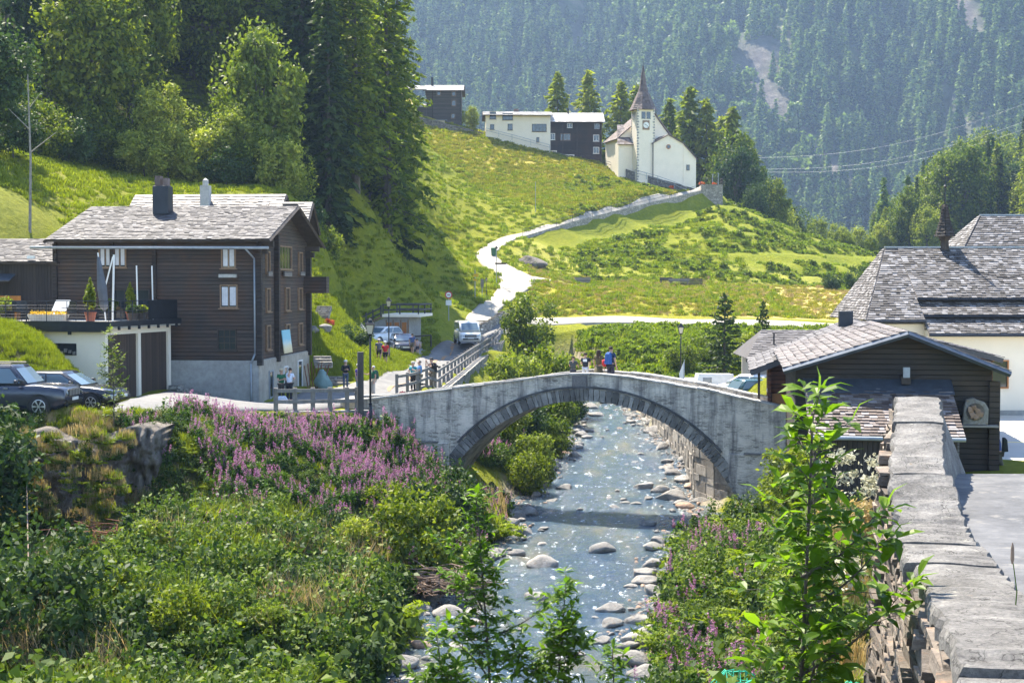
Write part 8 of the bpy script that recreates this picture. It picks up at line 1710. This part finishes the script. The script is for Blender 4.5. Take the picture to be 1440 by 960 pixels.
# ------------------------------------------------------------------ boulders in and along the river
RM = [rockmesh('boulder',600+i,3,(1,random.uniform(.7,1),random.uniform(.45,.65)),.3,'rock') for i in range(9)]+[rockmesh('boulder',620,3,(1,.8,.6),.3,'rock_brown')]
big = [(845,515,'lone pale boulder mid stream right of centre',.95),(765,438,'x',0)]
def wpx(px,py): # on the water plane
    z=.1; D=(CAMZ-z)*F/(py-HOR); return Vector(((px-720)/F*D, D, float(wz(D))))
named = [(850,772,.62,0,'flat pale boulder in mid stream below the bridge, with foam at its foot'),(762,792,.62,3,'dark flat slab just above the left water edge'),(757,838,.50,2,'white topped slab left of mid stream, behind the saplings'),(860,856,.58,1,'rounded white boulder near the right bank, largest of the near ones'),
 (862,876,.42,4,'flat stone in front of the rounded white boulder'),(945,700,.75,5,'large grey boulder at the foot of the river wall'),(930,690,.6,6,'grey boulder left of the largest wall foot boulder'),(905,685,.55,7,'sloping grey boulder heading the right bank group'),(965,712,.5,9,'reddish stone at the end of the right bank group'),
 (957,585,1.0,8,'big pale boulder on the right bank just under the arch crown'),(925,600,.9,0,'pale boulder beside the big one under the arch crown'),(830,578,.9,1,'boulder far upstream at the left bank under the crown'),(810,632,.55,2,'grey boulder upstream near the left bank bushes'),(795,640,.45,9,'brown stone beside the grey upstream boulder'),
 (920,610,.8,3,'long pale boulder upstream on the right bank'),(716,738,.62,4,'rounded boulder at the left bank below the arch'),(735,748,.55,5,'grey boulder leaning against the left bank stones'),(727,777,.42,6,'dark wet stone at the left water edge'),(912,735,.38,7,'grey stone in the riffle right of centre'),(480,945,.45,9,'rust red boulder at the bottom edge of the photo'),(505,932,.42,0,'smooth grey boulder next to the rust red one'),
 (630,862,.55,3,'grey boulder holding the driftwood'),(592,855,.45,6,'upright grey block left of the driftwood'),(665,873,.42,8,'pale flat stone right of the driftwood'),(592,905,.35,9,'orange brown stone on the left shore'),(903,872,.55,2,'pale boulder at the right water edge above the near right group'),(918,900,.85,5,'large flat pale boulder among the near right shore rocks'),(893,928,.62,0,'pale boulder at the right water edge close to the bottom of the photo'),(915,950,.75,6,'grey boulder cut by the bottom edge at the right shore'),(935,838,.42,3,'small pale stone under the right bank flowers'),(888,905,.45,8,'low pale stone in the water beside the near right group'),(560,935,.6,4,'grey boulder on the left shore near the bottom edge'),(575,882,.5,7,'grey boulder below the driftwood pile'),(985,706,.6,1,'pale boulder tight against the river wall foot'),(950,668,.55,0,'pale boulder beside the river wall, higher up'),(940,650,.5,8,'boulder between stream and river wall further up')]
taken = []
for px,py,s,k,l in named:
    p = wpx(px,py); rock('boulder', RM[k], (p.x,p.y,p.z+s*.08), (s*random.uniform(.95,1.15),s*.8,s*.85), random.uniform(-.5,.5), l); taken.append((p.x,p.y,s))
r = np.random.default_rng(19); cnt = 0; tries = 0
gA = 'boulders along the river banks'; gM = 'small stones in the stream'
while cnt < 265 and tries < 9000:
    tries += 1; y = r.uniform(31,118)**1.0; u = r.uniform(); l_, r_ = lbx(y), rbx(y); edge_ = r.uniform() < .72
    if edge_:
        right = u < .6; x = (r_-abs(r.normal(0,.9))+.3) if right else (l_+abs(r.normal(0,.7))-.3); s = (.13+.5*r.uniform()**1.6)*(1.3 if (62 < y < 100 and right) else 1)
    else: x = r.uniform(l_+.6,r_-.6); s = r.uniform(.10,.34)
    if any((x-a)**2+(y-b_)**2 < ((s+c_)*.72)**2 for a,b_,c_ in taken): continue
    if not edge_ and float(fbm(x*.3,y*.2,700)) < -.06: continue
    taken.append((x,y,s)); cnt += 1; k = int(r.integers(0,10)) if r.uniform() < .5 else int(r.integers(0,9))
    rock('boulder' if edge_ else 'stream_stone', RM[k], (x,y,float(wz(y))+s*(.12 if edge_ else .0)), (s,s*r.uniform(.7,1),s*r.uniform(.6,.95)), r.uniform(0,6.28), 'pale rounded boulder on the stony river bank' if edge_ else 'small stone breaking the stream surface', 'boulder' if edge_ else 'stone', gA if edge_ else gM)
# pebbles too many to count on the shores
n = 5200; y = r.uniform(30,118,n); side = r.uniform(size=n) < .55; x = np.where(side, rbx(y)-np.abs(r.normal(0,.7,n))+.5, lbx(y)+np.abs(r.normal(0,.5,n))-.6)
zz_ = np.maximum(hz(x,y), wz(y)-.05)
scatter('gravel', np.stack([x,y,zz_],1), rrot(n,.4,31), r.uniform(.05,.16,n), [rockmesh('pebble',650+i,2,(1,.8,.6),.3,'rock' if i<3 else 'rock_brown') for i in range(4)], r.integers(0,4,n), 'pale gravel and pebbles along the water edges')
# ------------------------------------------------------------------ sky, sun, air
w = bpy.data.worlds.new('World'); scene.world = w; w.use_nodes = True; nt = w.node_tree
sky = nt.nodes.new('ShaderNodeTexSky'); sky.sky_type = 'NISHITA'; sky.sun_disc = False
SD = Vector((-2.1, 3.9, 6.9)).normalized()
sky.sun_elevation = math.asin(SD.z); sky.sun_rotation = math.atan2(SD.x, SD.y); sky.altitude = 1400
bg = nt.nodes['Background']; nt.links.new(sky.outputs[0], bg.inputs[0]); bg.inputs[1].default_value = .125
sd = bpy.data.lights.new('sun', 'SUN'); sd.energy = 4.9; sd.angle = R(.5); sd.color = (1, .91, .76); so = bpy.data.objects.new('sun', sd); COL.objects.link(so)
so.rotation_euler = (-SD).to_track_quat('-Z', 'Y').to_euler(); so.location = SD*400
hb = MB(); hb.bx(-900, 1200, -60, 1900, -14, 760); hm = bpy.data.materials.new('haze'); hm.use_nodes = True; nt = hm.node_tree
nt.nodes.remove(nt.nodes['Principled BSDF']); pv = nt.nodes.new('ShaderNodeVolumePrincipled'); pv.inputs['Density'].default_value = HAZE
pv.inputs['Color'].default_value = (.46,.66,1,1); pv.inputs['Anisotropy'].default_value = .2; nt.links.new(pv.outputs[0], nt.nodes['Material Output'].inputs['Volume'])
if HAZE > 0:
    h = hb.build('haze', hm); tag(h, kind='stuff')
scene.view_settings.view_transform = 'Standard'; scene.view_settings.look = 'None'; scene.view_settings.exposure = EXPO; scene.view_settings.gamma = 1
scene.render.engine = 'CYCLES'; cy = scene.cycles
cy.max_bounces = 6; cy.diffuse_bounces = 3; cy.glossy_bounces = 2; cy.transmission_bounces = 3; cy.transparent_max_bounces = 4; cy.volume_bounces = 0
cy.use_denoising = True; cy.use_adaptive_sampling = True; cy.adaptive_threshold = .02
try: cy.denoiser = 'OPENIMAGEDENOISE'
except Exception: pass
